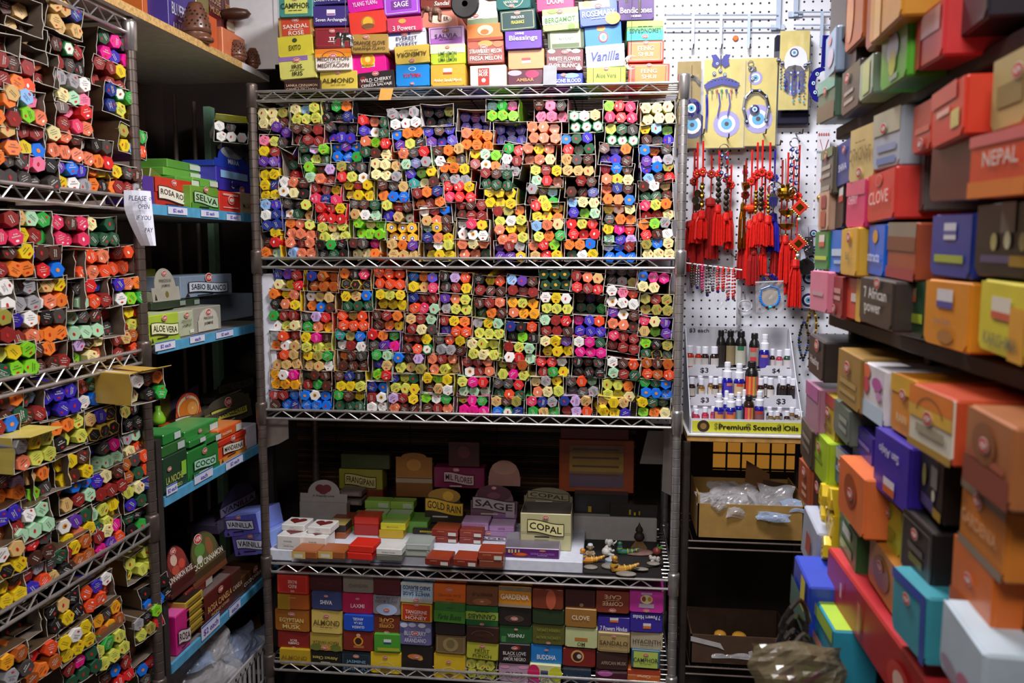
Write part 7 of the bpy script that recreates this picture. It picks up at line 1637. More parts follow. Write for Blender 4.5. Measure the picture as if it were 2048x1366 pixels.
# ================================================================== goods on the black stand
KRAFT = mat('kraft_cardboard', 'a07c3e', rough=.8, noise=.15, scale=30)
KRAFTI = mat('kraft_inside', '6a5028', rough=.85, noise=.15)
def tray(x0, x1, y0, y1, Y, d, m, lab, zb=None, lift=(1, 1)):
    A, B = on_y(x0, y1, Y), on_y(x1, y1, Y); h = on_y((x0 + x1) / 2, y0, Y).z - A.z; w = B.x - A.x
    zb = A.z if zb is None else zb
    o = empty('cardboard_box', T((A.x + B.x) / 2, Y, zb)); tag(o, lab, 'box')
    for nm, bx in (('front_wall', (-w / 2, w / 2, 0, .004, 0, h)), ('side_wall', (-w / 2, -w / 2 + .004, 0, d, 0, h * lift[0])), ('side_wall', (w / 2 - .004, w / 2, 0, d, 0, h * lift[0])), ('rear_wall', (-w / 2, w / 2, d - .004, d, 0, h * lift[1])), ('bottom', (-w / 2, w / 2, 0, d, 0, .004))):
        b = MB(); b.box(*bx, m); b.build(nm, o)
    return o, w, h
tray(1394, 1606, 1020, 1086, YS + .01, .22, KRAFT, 'open brown cardboard box of plastic bags on the black stand', SSH[1] + .015, (1.25, 1.2))
FILM = mat('crinkled_film', 'c8c6ca', rough=.12, noise=.1, alpha=.42, bump=.6, scale=60)
FILM2 = mat('blue_film', 'a9bede', rough=.15, noise=.1, alpha=.55, bump=.6, scale=60)
def bag(P, w, d, h, seed, lab, m=FILM, cat='bag', yaw=0, inner=None, group=None, roll=0):
    """crumpled clear bag: a pinched, folded pouch"""
    r = random.Random(seed); n = 12
    b = MB(); G = {}
    for sgn in (0, 1):
        for i in range(n + 1):
            for j in range(n + 1):
                u, v = i / n * 2 - 1, j / n * 2 - 1
                e = max(0, 1 - u ** 4) * max(0, 1 - v ** 4)
                G[(sgn, i, j)] = (u * w / 2 * (1 + .08 * math.sin(v * 5 + seed)), v * d / 2 * (1 + .1 * math.sin(u * 4 + seed * 2)), (h * .5 * e * (1 if sgn else -1)) + h * .16 * math.sin(u * 4 + seed) * math.cos(v * 3.4 + seed * 1.7) + r.uniform(-.06, .06) * h * e)
    for sgn in (0, 1):
        for i in range(n):
            for j in range(n):
                b.add([G[(sgn, i, j)], G[(sgn, i + 1, j)], G[(sgn, i + 1, j + 1)], G[(sgn, i, j + 1)]], [(0, 1, 2, 3)], m)
    o = b.build('plastic_bag', None, T(P) @ RZ(yaw) @ RX(roll)); tag(o, lab, cat, group)
    if inner:
        b = MB()
        for q in range(3): b.ball((r.uniform(-.3, .3) * w, r.uniform(-.2, .2) * d, r.uniform(-.1, .1) * h), min(w, d) * .12, pm(inner), 7, sz=.5)
        b.build('content', o)
    return o
zq = SSH[1] + .015
G_P = 'clear plastic bags in the cardboard box'
for i, (px, py, Y, w, d, h, yaw, roll, inn, lab, m) in enumerate((
    (1426, 1002, YS + .05, .10, .06, .03, 20, 60, None, 'clear bag hanging over the near corner of the cardboard box', FILM),
    (1436, 1006, YS + .02, .05, .05, .03, -10, 70, '2a2418', 'small clear bag with dark seeds at the box rim', FILM),
    (1448, 976, YS + .09, .09, .06, .025, 10, 20, 'b84a5a', 'clear bag with reddish charm on top of the bags', FILM),
    (1478, 984, YS + .08, .10, .07, .03, -15, 25, 'c8762c', 'clear bag with orange thing in the middle of the box', FILM),
    (1482, 1012, YS + .03, .10, .07, .03, 15, 55, 'b09a70', 'clear bag drooping over the front wall', FILM),
    (1520, 1010, YS + .05, .08, .10, .03, 70, 50, '3a2a20', 'clear bag with brown thing standing in the box', FILM),
    (1552, 1002, YS + .06, .10, .09, .02, -8, 75, None, 'large flat grey bag standing upright in the box', FILM),
    (1546, 1034, YS - .005, .09, .03, .02, -15, 40, None, 'pale bag lip hanging out over the front wall', FILM2),
    (1590, 1012, YS + .03, .08, .05, .02, -10, 30, 'd87a4c', 'pale blue bag with salmon card by the dark shelves', FILM2))):
    bag(on_y(px, py, Y), w, d, h, i + 3, lab, m, yaw=yaw, inner=inn, group=G_P, roll=roll)
Q = on_y(1560, 990, YS + .16); b = MB(); b.slab([(-.05, -.05), (.05, -.05), (.05, .03), (-.05, .045)], 0, .002, pm('4a2c1a')); tag(b.build('card_sheet', None, T(Q) @ RX(-10)), 'brown torn card standing behind the bags', 'card')
Q = on_y(1506, 960, YS + .2); b = MB(); b.slab([(-.03, -.1), (.05, -.1), (.05, .02), (-.02, .06)], 0, .002, pm('7a5024')); tag(b.build('card_sheet', None, T(Q) @ RX(-8)), 'amber card flap in front of the wicker window', 'card')
o, w, h = tray(1380, 1580, 1285, 1338, YS + .01, .2, mat('dark_kraft', '4c3424', rough=.8, noise=.15), 'dark cardboard box with taped edge on the lowest stand shelf', SSH[0] + .015)
b = MB(); b.slab([(-w * .5, h * .78), (-w * .5, h * .94), (-w * .2, h * .74), (-w * .16, h * .52), (-w * .22, h * .6)][::-1], -.002, -.0008, mat('white_tape', 'b8b4b4', rough=.4)); b.build('tape', o)
b = MB(); b.slab([(w * .08, h * .5), (w * .12, h * .55), (w * .14, h * .1), (w * .1, h * .12)], -.002, -.0008, mat('white_tape', 'b8b4b4', rough=.4)); b.build('tape', o)
for i, (px, py, wp) in enumerate(((1439, 1285, 26), (1477, 1290, 32))):
    P = on_y(px, py, YS + .07); rr = wp / 2 * (YS + .07) / FPX
    b = MB(); b.lathe([(rr * .8, -.05), (rr, -.03), (rr, .02), (rr * .9, .035), (rr * .4, .04)], mat('amber_jar', 'b8842c', rough=.3, noise=.2), 14)
    o = b.build('jar', None, T(P) @ RX(20), True); tag(o, ('smaller amber jar lying in the dark cardboard box', 'larger amber jar lying in the dark cardboard box')[i], 'jar')
    b = MB(); b.lathe([(rr * 1.04, -.018), (rr * 1.06, -.008), (rr * 1.04, .002)], mat('jar_band', '2a2424', rough=.4), 14); b.build('band', o)
bag(on_y(1465, 1302, YS + .03), .12, .06, .02, 31, 'crinkled film lying over the amber jars', roll=20)
b = MB(); P = on_y(1530, 1305, YS + .08); b.cbox(-.05, .05, 0, .06, -.03, .004, mat('worn_wood', '7a5230', rough=.7, noise=.3), .003); o = b.build('wooden_block', None, T(P) @ RZ(-12) @ RY(6)); tag(o, 'wooden block beside the amber jars', 'block')

for i, (px, y0, y1, c1, c2, lab) in enumerate(((1622, 612, 690, GOLDM, pm('b89a3c'), 'gold bead strand hanging next to the dark shelves'), (1606, 640, 720, BRONZE, pm('3a5aa8'), 'dark bead strand with blue beads next to the oil display'))):
    A, B = on_y(px, y0, YP - .04), on_y(px, y1, YP - .04); b = MB(); h = A.z - B.z
    for sx in (-1, 1):
        for q in range(16): b.ball((sx * .014 * math.sin(PI * q / 16), 0, h * q / 16), .0042, c1 if q % 3 else c2, 6)
    b.tube([(0, 0, h * .95), (0, .03, h + .01)], .001, SILV, 4)
    o = b.build('bead_strand', None, T(B)); tag(o, lab, 'beads')
# ================================================================== overhead plank, hanging charms, note, figurines, crate
zp = PZ + .0195
F0, F1, F2 = Fr('L', -.0), Fr('L', -.06), Fr('L', -.12)
G_O = 'boxes on the overhead plank'
pbox(F2, 286, 338, -60, 42, 'd8702c', 'orange box at the near end of the overhead plank', base=zp, depth=.1, logo=None, e=[(-.1, .0, .24, .3, '8a7a58')], group=G_O)
pbox(F1, 338, 388, -30, 58, '4a3a90', 'violet box lettered blueberry on the overhead plank', base=zp, depth=.16, t='BLUEBERRY\nARANDANO', ink='d4d0e4', logo=(0, .42, .2), group=G_O)
pbox(F1, 393, 416, -80, 80, '8a7a3a', 'yellow green box behind the large clay burner', base=zp, depth=.1, logo=None, group=G_O)
pbox(F1, 416, 441, -80, 88, '6a1a1c', 'maroon box lettered rose beside the large clay burner', base=zp, depth=.14, lines=[('ROSE', .0, .1, .8, .07), ('MUSK', 0, .0, .8, .06)], ink='c8a070', logo=(0, .3, .3), group=G_O)
pbox(F0, 416, 433, 34, 88, 'd8602c', 'small orange box between clay burner and maroon box', base=zp, depth=.05, logo=None, group=G_O)
pbox(F1, 442, 464, -80, 92, '5a1418', 'dark red box with gold print next to the fruit card', base=zp, depth=.12, lines=[('Jasmin', .1, .06, .7, .1)], ink='c88a3a', logo=None, group=G_O)
pbox(F0, 446, 489, 66, 104, 'dd7c50', 'low orange open box under the fruit card', base=zp, depth=.08, flap=False, logo=None, group=G_O)
Q, w, h = rect(F1, 449, 485, 30, 84)
b = MB(); b.slab([(w / 2 * math.cos(a) * (1 - .22 * math.sin(a)), h / 2 + h / 2 * math.sin(a)) for a in [2 * PI * i / 22 for i in range(22)]], 0, .002, pm('b0603c')); o = b.build('fruit_card', None, T(Q.x + .02, Q.y, Q.z) @ RZ(80)); tag(o, 'egg shaped brown card with a pale banner on the orange box', 'card')
b = MB(); b.box(-w * .5, w * .5, -.001, -.0004, h * .28, h * .56, pm('c8bca0')); write(b, 'APPLE', 0, h * .42, w * .7, h * .14, -.0016, pm('2a1f1c')); b.build('banner', o)
CLAY = mat('fired_clay', '6e4432', rough=.35, noise=.3, scale=40, coat=.3)
HOLE = mat('burner_hole', '140d0b', rough=.9)
def burner(px, py0, py1, wpx, X, lab, tall=True):
    A = on_x(px, py1, X); h = on_x(px, py0, X).z - zp; d = (A - EYE).dot(FWD); r = wpx / 2 * d / FPX
    o = empty('incense_burner', T(A.x, A.y, zp)); tag(o, lab, 'incense burner', 'clay incense burners')
    b = MB(); b.lathe([(r * .5, 0), (r * .75, h * .03), (r * .8, h * .1), (r * .95, h * .2), (r * .9, h * .24)], CLAY, 20); b.build('base', o, smooth=True)
    b = MB(); pr = [(r, .24), (r * .99, .34), (r * .92, .5), (r * .8, .68), (r * .64, .84), (r * .52, .94), (r * .46, 1.0), (r * .3, 1.0)]
    b.lathe([(a, z * h) for a, z in pr], CLAY, 22); dm = b.build('dome', o, smooth=True)
    b = MB()
    for k_ in range(6):
        f = .4 + .085 * k_
        q = [(a, c) for a, c in pr]
        for i in range(len(q) - 1):
            if q[i][1] <= f <= q[i + 1][1]:
                t = (f - q[i][1]) / (q[i + 1][1] - q[i][1]); rr = q[i][0] + (q[i + 1][0] - q[i][0]) * t
        n = 16
        for j in range(n):
            if (j // 2 + k_) % 3 == 2: continue
            a = 2 * PI * (j + .5 * (k_ % 2)) / n
            M = T(rr * math.cos(a), rr * math.sin(a), f * h) @ Matrix.Rotation(a + PI / 2, 4, 'Z') @ RX(-18)
            b.disc(0, 0, r * .07, r * .07, -.0012, HOLE, 7, M)
    b.build('hole_pattern', dm)
burner(393, 8, 66, 58, XL - .0, 'largest perforated clay burner on the overhead plank')
burner(474, 82, 114, 40, XL + .005, 'middle perforated clay burner by the orange open box')
burner(507, 98, 138, 33, XL + .01, 'smallest perforated clay burner at the end of the overhead plank')
A = on_x(404, 84, XL + .012); b = MB(); b.lathe([(.02, 0), (.03, .004), (.032, .012), (.02, .016), (.012, .016)], CLAY, 18); o = b.build('clay_saucer', None, T(A.x, A.y, zp), True); tag(o, 'small clay saucer in front of the largest burner', 'saucer')
A = on_x(470, 28, XL - .02); b = MB(); b.lathe([(.004, -.02), (.03, -.012), (.038, 0), (.03, .012), (.004, .018)], mat('dark_clay', '4a2c20', rough=.4, noise=.3), 18, sx=1.3, sy=.8); o = b.build('clay_bowl', None, T(A) @ RX(8), True); tag(o, 'dark upturned clay bowl lying on top of the fruit card', 'bowl')

# ---- animals as one continuous skin
def skin(b, name, parent, m, vox=.0011, M=None):
    o = b.build(name, parent, M, smooth=True)
    md = o.modifiers.new('join', 'REMESH'); md.mode = 'VOXEL'; md.voxel_size = vox; md.use_smooth_shade = True
    sm = o.modifiers.new('soft', 'SMOOTH'); sm.iterations = 3; sm.factor = .5
    return o
def elephant_mb(s, m, sit=False):
    b = MB(); B = lambda x, y, z, r, **k: b.ball((x * s, y * s, z * s), r * s, m, 12, **k)
    if not sit:
        B(.1, 0, .62, .27, sx=1.35); B(-.16, 0, .64, .25)
        for x in (-.22, .36):
            for y in (-.13, .13): b.tube([(x * s, y * s, .5 * s), (x * s, y * s, .25 * s), ((x - .01) * s, y * s, 0)], .1 * s, m, 10, radii=[.13 * s, .095 * s, .1 * s])
        b.tube([(.45 * s, 0, .7 * s), (.52 * s, 0, .5 * s), (.5 * s, 0, .36 * s)], .025 * s, m, 6)
        hx, hz = -.46, .74
    else:
        B(.12, 0, .3, .29); B(.02, 0, .5, .22)
        for y in (-.2, .2):
            b.tube([(.1 * s, y * s, .22 * s), (-.16 * s, y * s, .12 * s), (-.3 * s, y * s, .08 * s)], .1 * s, m, 8); b.tube([(0, y * s, .5 * s), (-.2 * s, y * .9 * s, .36 * s), (-.34 * s, y * .8 * s, .4 * s)], .08 * s, m, 8)
        hx, hz = -.1, .86
    B(hx, 0, hz, .2); B(hx - .08, 0, hz + .04, .15)
    for y in (-1, 1): b.ball(((hx + .1) * s, y * .2 * s, (hz - .01) * s), .17 * s, m, 12, sx=.75, sy=.28, sz=1.1)
    if sit: tr = [(hx - .16, hz - .04), (hx - .3, hz - .1), (hx - .42, hz - .02), (hx - .48, hz + .08)]
    else: tr = [(hx - .15, hz - .06), (hx - .24, hz - .24), (hx - .26, hz - .42), (hx - .33, hz - .5)]
    b.tube([(x * s, 0, z * s) for x, z in tr], .06 * s, m, 9, radii=[.09 * s, .065 * s, .05 * s, .04 * s])
    for y in (-.09, .09): b.tube([((hx - .14) * s, y * s, (hz - .1) * s), ((hx - .26) * s, y * 1.1 * s, (hz - .2) * s)], .022 * s, m, 6)
    return b
def string(o, z0, m=DARKMETAL):
    b = MB(); b.tube([(0, 0, z0), (.002, .002, 2.74 - o.matrix_basis.translation.z)], .0006, m, 4); b.build('string', o)
for px, py0, py1, wp, m, lab, Y in ((692, 62, 94, 34, mat('antique_silver', 'a4a4a6', rough=.3, metal=1.0, noise=.4, scale=140), 'silver toy elephant hanging on a string before the top boxes', CY - .1), (868, 10, 43, 26, mat('carved_brown', '6a4434', rough=.5, noise=.3), 'brown toy elephant hanging on a string before the pink box', CY - .1)):
    A = on_y(px, py1, Y); s = (on_y(px, py0, Y).z - A.z)
    o = empty('hanging_elephant', T(A)); tag(o, lab, 'ornament')
    b = elephant_mb(s, m); skin(b, 'body', o, m)
    b = MB(); b.tube([(.008 * math.cos(2 * PI * i / 12) * .5, 0, s * .96 + .004 * math.sin(2 * PI * i / 12)) for i in range(13)], .0008, m, 5); b.build('loop', o)
    string(o, s * .95)
A = on_y(1262, 125, CY - .06); r = .019
b = MB(); pw = mat('pewter', '8f8c84', rough=.35, metal=.9, noise=.3, scale=90)
b.slab([(r * math.cos(a), r * math.sin(a)) for a in [PI * .28 + PI * 1.44 * i / 18 for i in range(19)]] + [(.006 + .0145 * math.cos(a), .0145 * math.sin(a)) for a in [PI * 1.66 - PI * 1.32 * i / 14 for i in range(15)]], -.002, .002, pw)
b.tube([(-.0135, -.003, .004), (-.0095, -.004, -.001), (-.0125, -.003, -.004)], .0014, pw, 5); b.ball((-.0142, -.003, .0055), .0016, DARK_INK, 6)
o = b.build('crescent_moon', None, T(A)); tag(o, 'pewter crescent moon with a face hanging before the orange box', 'ornament'); string(o, r * .9)
for i, (px, y1, rr) in enumerate(((1279, 25, .0042), (1253, 6, .004))):
    A = on_y(px, y1, CY - .06); b = MB(); b.lathe([(rr * .8, 0), (rr, .001), (rr, .16), (rr * .6, .162)], CHROME, 12); o = b.build('chime_tube', None, T(A), True); tag(o, ('longer steel chime tube in front of the violet box', 'shorter steel chime tube in front of the violet box')[i], 'wind chime'); string(o, .16)
A = on_y(930, 8, CY - .05); rr = .0385; b = MB()
b.lathe([(.008, -.005), (rr * .9, -.006), (rr, -.003), (rr, .003), (rr * .9, .006), (.008, .005), (.008, -.005)], mat('black_plastic', '1d1a1b', rough=.4), 26, RX(90)); o = b.build('black_disc', None, T(A)); tag(o, 'round black disc with a small hole hanging before the top boxes', 'ornament'); string(o, rr)
A, B = on_y(1086, 170, CY - .008), on_y(1113, 130, CY - .008); b = MB(); b.slab([(0, 0), (B.x - A.x, 0), (B.x - A.x + .001, B.z - A.z), (.001, B.z - A.z)], 0, .001, mat('grey_card', '9a9aa0', rough=.5)); o = b.build('grey_tag', None, T(A)); tag(o, 'blank grey card tag in front of the maroon and blue boxes', 'tag')
A = on_y(773, 200, CY - .012); b = MB(); b.slab([(-.023, 0), (.012, 0), (.02, .031), (-.016, .032)], 0, .001, mat('orange_paper', 'e0a24c', rough=.7)); o = b.build('paper_tag', None, T(A)); tag(o, 'plain orange paper tag stuck on the top shelf rail', 'tag')

# ---- handwritten note on the side rack
XN = XL + .045
P = on_x(275, 436, XN); dist = (P - EYE).dot(FWD); u = dist / FPX
b = MB(); NP = mat('note_paper', 'dfe1f0', rough=.7, noise=.03)
n = 14
def npt(i, j):   # i 0..4 across, j 0..n down
    t = j / n; x0 = -24 + (0 if t < .3 else 34 * ((t - .3) / .7) ** 1.3); x1 = 27 + 6 * t
    x = x0 + (x1 - x0) * i / 4
    y = -.012 * math.sin(i / 4 * PI * .9) * 1 + (.018 * (1 - i / 4) * t ** 1.5)
    return (x * u, y, (54 - 109 * t) * u)
for i in range(4):
    for j in range(n): b.add([npt(i, j), npt(i + 1, j), npt(i + 1, j + 1), npt(i, j + 1)], [(0, 3, 2, 1)], NP)
NY = 50
note = b.build('paper_note', None, T(P) @ RZ(NY), smooth=True); tag(note, 'curled white handwritten note hanging on the side rack end', 'note')
b = MB(); ib = mat('ink_navy', '20244a', rough=.5)
for s_t, x, z, w, h in (('PLEASE', -4, 38, 34, 10), ('OT', 22, 38, 8, 7), ('OPEN', 7, 22, 22, 9), ('IF YOU', 6, 0, 28, 9), ('PAY', 15, -24, 16, 9)):
    write(b, s_t, x * u, z * u, w * u, h * u, -.0195, ib, shear=.12)
b.build('lettering', note)

# ---- tubes on the lowest shelf and on the dark shelves
carton(on_y(963, 1338, CY + .03), 0, 2, 'YYY/YYY', 'lowest shelf under the fruit punch box', 'open cartons elsewhere', slots=('upper', 'lower'))
carton(on_x(1657, 1010, XR - .012), -96, -4, 'yyy/yyy', 'dark shelves below the orange box, upper', 'open cartons elsewhere', slots=('upper', 'lower'))
carton(on_x(1657, 1062, XR - .012), -96, -4, 'yyy/yyy', 'dark shelves below the orange box, lower', 'open cartons elsewhere', slots=('upper', 'lower'))
pbox(Fr('R', .03), 1655, 1852, 1228, 1344, 'a3181c', 'long crimson box with a pale flower print low on the dark shelves', depth=.045, flap=False, logo=None, top='c8343c', e=[(.3, -.1, .1, .34, 'b8302c'), (.3, -.08, .05, .2, 'd8b0a0')], p=[(-.1, -.3, -.07, .3, 'c86a5c'), (-.3, -.1, -.28, .2, 'd8a8a0')], group='packs low on the dark shelves')
pbox(Fr('R', .06), 1586, 1616, 1136, 1246, '2440b8', 'blue foil pack with a yellow stripe low on the dark shelves', depth=.05, flap=False, logo=None, p=[(-.5, -.5, .5, .1, '3a6a5c'), (.1, -.1, .35, .5, 'd8c83c')], group='packs low on the dark shelves', roll=6)
pbox(Fr('R', .05), 1610, 1664, 1208, 1372, '2f94b0', 'teal and green foil pack low on the dark shelves', depth=.05, flap=False, logo=None, top='a4c83c', p=[(-.5, -.5, .5, -.1, '6a8a4a'), (-.5, .34, .5, .5, 'a4c83c'), (-.2, .0, .2, .12, 'c87a6a')], group='packs low on the dark shelves')
pbox(Fr('R', .03), 1604, 1632, 1032, 1138, 'a4aabc', 'grey blue pack with red print by the yellow tubes', depth=.04, flap=False, logo=None, p=[(-.1, -.2, .2, .2, 'b0442c')], roll=10, group='packs low on the dark shelves')
pbox(Fr('R', .02), 1622, 1652, 1088, 1180, '8a8478', 'grey pack with yellow specks beside the grey blue pack', depth=.04, flap=False, logo=None, p=[(-.3, .2, .3, .4, 'c8a84c')], roll=10, group='packs low on the dark shelves')
for i, (px, py, c_) in enumerate(((1592, 1250, '2a2626'), (1600, 1320, '3a342c'))):
    P = on_x(px, py, XR - .09); b = MB()
    for q in range(4): b.tube([(.02 * math.cos(2 * PI * k_ / 14), .004 * q + .004 * math.sin(k_), .03 * math.sin(2 * PI * k_ / 14) - .02 * q) for k_ in range(15)], .003, mat('cord_' + c_, c_, rough=.3, coat=.4), 6)
    o = b.build('cord_coil', None, T(P) @ RZ(30)); tag(o, ('dark coil of cord hanging under the blue foil pack', 'brownish coil of cord hanging near the floor by foil packs')[i], 'cord')
bag(on_x(1596, 1345, XR - .1), .1, .06, .05, 51, 'dull gold and grey film bag hanging by the teal foil pack', mat('dull_film', '6a6048', rough=.2, alpha=.7, bump=.6), roll=60)
b = MB(); P = on_x(1583, 1340, XR - .1) + Vector((0, -.034, 0))
for i in range(6):
    a, c = PI * .15 + .45 * i, PI * .15 + .45 * (i + 1)
    b.add([(0, 0, 0), (.03 * math.cos(a), -.002 * i, .026 * math.sin(a)), (.03 * math.cos(c), -.002 * i, .026 * math.sin(c))], [(0, 1, 2)], pm(('c83a9c', 'a8c83c', 'd8d0a0', '7a3aa0', 'c83a9c', '8ab43c')[i]))
o = b.build('paper_fan', None, T(P)); tag(o, 'small pink and green paper fan low beside the dark shelves', 'fan')

# ---- figurines on a black board
zt_ = zs + .0012
A, B = on_z(SX(1030), Y1(1325), zt_), on_z(SX(1700), Y1(1080), zt_)
b = MB(); xs0, xs1 = on_y(SX(1025), Y1(1300), CY + .02).x, on_y(SX(1690), Y1(1150), CY + .1).x
vs = [(xs0, CY + .015), (xs1 - .13, CY + .015), (xs1, CY + .11), (xs1, CY + .3), (xs0, CY + .3)]
b.add([(x, y, zs + z) for z in (.001, .005) for x, y in vs], [(4, 3, 2, 1, 0), (5, 6, 7, 8, 9)] + [(i, (i + 1) % 5, 5 + (i + 1) % 5, 5 + i) for i in range(5)], mat('black_slate', '262222', rough=.6))
o = b.build('slate_board'); tag(o, 'black board with cut corner the figurines stand on', 'board')
zb_ = zs + .0055
def stand(x, y): P = on_z(SX(x), Y1(y), zb_); return P
STONE = mat('pale_stone', '8a8278', rough=.9, noise=.3, bump=.4)
def stone(x, y, rx, ry, h, lab, m=STONE):
    b = MB(); r = random.Random(int(x)); pr = [(.8, 0), (1, h * .3), (.96, h * .7), (.7, h)]
    b.lathe([(q, z) for q, z in pr], m, 14, sx=rx, sy=ry); o = b.build('flat_stone', None, T(stand(x, y)), True); tag(o, lab, 'stone', 'flat stones on the black board')
stone(1082, 1225, .021, .016, .006, 'pale ring shaped stone nearest the foam slab'); stone(1252, 1222, .03, .022, .01, 'grey stone under the toy elephant drum'); stone(1375, 1282, .03, .018, .007, 'pale stone under the striped snake at the front'); stone(1600, 1195, .02, .014, .006, 'dark stone beside the white crystals'); stone(1500, 1240, .022, .012, .005, 'grey pebble near the cut corner of the board'); stone(1470, 1100, .05, .03, .006, 'wide reddish stone behind the green snake', mat('reddish_stone', '8a6a60', rough=.9, noise=.3))
# monkey
P = stand(1078, 1140); s = .042; mk = mat('monkey_resin', '9a8468', rough=.6, noise=.3)
o = empty('monkey_figurine', T(P)); tag(o, 'seated beige monkey figurine with white cap beside the foam slab', 'figurine')
b = MB(); B = lambda x, y, z, r, **k: b.ball((x * s, y * s, z * s), r * s, mk, 12, **k)
B(0, 0, .3, .26, sz=1.2); B(0, 0, .78, .22)
for x in (-1, 1):
    b.tube([(x * .2 * s, 0, .5 * s), (x * .32 * s, -.1 * s, .34 * s), (x * .18 * s, -.24 * s, .26 * s)], .08 * s, mk, 8); b.tube([(x * .15 * s, 0, .14 * s), (x * .28 * s, -.22 * s, .18 * s), (x * .2 * s, -.28 * s, .02 * s)], .09 * s, mk, 8)
    b.ball((x * .22 * s, 0, .8 * s), .08 * s, mk, 8, sy=.5)
b.ball((0, -.16 * s, .72 * s), .1 * s, mk, 8); skin(b, 'body', o, mk, .0009)
b = MB(); b.lathe([(.12 * s, 0), (.2 * s, .02 * s), (.16 * s, .12 * s), (.04 * s, .16 * s)], pm('d8dce8'), 12, T(0, 0, .92 * s)); b.build('cap', o)
b = MB()
for x in (-.07, .07): b.ball((x * s, -.2 * s, .82 * s), .025 * s, DARK_INK, 6)
b.build('eye', o)
# sitting elephant, with a small drum before it
we = mat('white_resin', 'cfccc8', rough=.5, noise=.12)
P = stand(1225, 1128); o = empty('elephant_figurine', T(P)); tag(o, 'white baby elephant figurine sitting with its trunk raised', 'figurine')
b = elephant_mb(.05, we, True); skin(b, 'body', o, we, .0011, RZ(205))
P = stand(1247, 1196); dh = .018; o = empty('drum_figurine', T(P)); tag(o, 'small circus drum painted with red and teal triangles', 'figurine')
b = MB(); b.lathe([(.013, 0), (.0165, .002), (.0175, dh * .5), (.0165, dh - .002), (.008, dh + .002), (.003, dh + .008)], mat('drum_grey', 'a8a6ac', rough=.5), 18); b.build('drum_body', o)
b = MB()
for i in range(10):
    w = 2 * PI / 10
    for c_, up in (('c8402c', 0), ('2f98b0', 1)):
        a = w * (i + .5 * up); q = .0178; za, zb2 = (.002, dh - .002) if not up else (dh - .002, .002)
        b.add([(q * math.cos(a), q * math.sin(a), za), (q * math.cos(a + w), q * math.sin(a + w), za), (q * math.cos(a + w / 2), q * math.sin(a + w / 2), zb2)], [(0, 1, 2)], pm(c_))
b.build('triangle_print', o)
# striped snakes with raised heads
def snake(x, y, s, ang, cols, lab):
    P = stand(x, y); o = empty('serpent_figurine', T(P) @ RZ(ang)); tag(o, lab, 'figurine', 'striped serpent figurines')
    b = MB(); m0 = pm(cols[0]); b.tube([(-.02 * s, 0, .006), (-.024 * s, 0, .016 * s), (-.02 * s, 0, .03 * s), (-.024 * s, -.004, .036 * s)], .007 * s, m0, 9, radii=[.011 * s, .010 * s, .0075 * s, .006 * s]); b.ball((-.022 * s, -.002, .038 * s), .0075 * s, m0, 9, sx=1.2)
    b.tube([(-.02 * s, 0, .008), (0, 0, .007), (.02 * s, 0, .010 * s), (.045 * s, 0, .020 * s)], .008 * s, m0, 9, radii=[.011 * s, .010 * s, .007 * s, .0035 * s]); skin(b, 'body', o, m0, .0009)
    b = MB()
    for i in range(0, 6, 2):
        t = i / 5; b.tube([((.004 + .036 * t) * s, -.0008, (.009 + .009 * t * t) * s), ((.007 + .036 * t) * s, -.0008, (.0092 + .0095 * t * t) * s)], (.0106 - .006 * t) * s, pm(cols[1 + i % 2]), 10)
    for i in range(3): b.tube([(-.0215 * s, -.0005, (.014 + .006 * i) * s), (-.0215 * s, -.0005, (.017 + .006 * i) * s)], (.0100 - .0008 * i) * s, pm(cols[2 - i % 2]), 10)
    b.build('stripe_print', o)
    b = MB(); b.ball((-.026 * s, -.007 * s, .04 * s), .0014, DARK_INK, 6); b.build('eye', o)
snake(1075, 1180, 1.0, 8, ('c8842c', 'd8b83c', '3a78c0'), 'striped serpent figurine with red head beside the monkey')
snake(1345, 1255, 1.1, 12, ('b8842c', 'd0ac38', '2a2420'), 'yellow and black striped serpent figurine at the front')
snake(1375, 1110, .9, 4, ('3a7a5a', 'c8b040', '3a78c0'), 'green and yellow serpent figurine lying behind the drum')
b = MB(); 
for i in range(16): b.ball((R.uniform(-.018, .018), R.uniform(-.01, .01), R.uniform(.002, .012)), .006, mat('white_crystal', 'b4b0a8', rough=.3, noise=.2), 5)
o = b.build('crystal_cluster', None, T(stand(1612, 1172))); tag(o, 'whitish crystal cluster at the far end of the black board', 'crystal')
b = MB(); rd = pm('8a3a34'); b.ball((0, 0, .012), .013, rd, 10); b.tube([(0, 0, .02), (.004, 0, .034)], .002, pm('4a8a3a'), 5); b.slab([(0, .024), (.014, .03), (.02, .022), (.01, .02)], -.002, 0, pm('5a9a3a')); o = b.build('fruit_figurine', None, T(stand(1628, 1118))); tag(o, 'small red fruit figurine with a green leaf', 'figurine')
P = stand(1482, 1062); dk_ = mat('dark_figure', '2c1f1c', rough=.7, noise=.2); o = empty('broom_doll', T(P)); tag(o, 'dark pointed doll with straw skirt before the white foam block', 'doll')
b = MB(); b.lathe([(.010, .024), (.017, .034), (.014, .046), (.008, .052), (.012, .056), (.011, .064), (.004, .074), (.0006, .084)], dk_, 14); b.build('body', o, smooth=True)
b = MB(); st_ = mat('straw', '8a6a44', rough=.9, noise=.3)
for i in range(22):
    a = 2 * PI * i / 22; b.tube([(.008 * math.cos(a), .008 * math.sin(a), .028), (.014 * math.cos(a), .012 * math.sin(a), .014), (.024 * math.cos(a), .018 * math.sin(a), 0)], .0022, st_, 4)
b.build('straw_skirt', o)

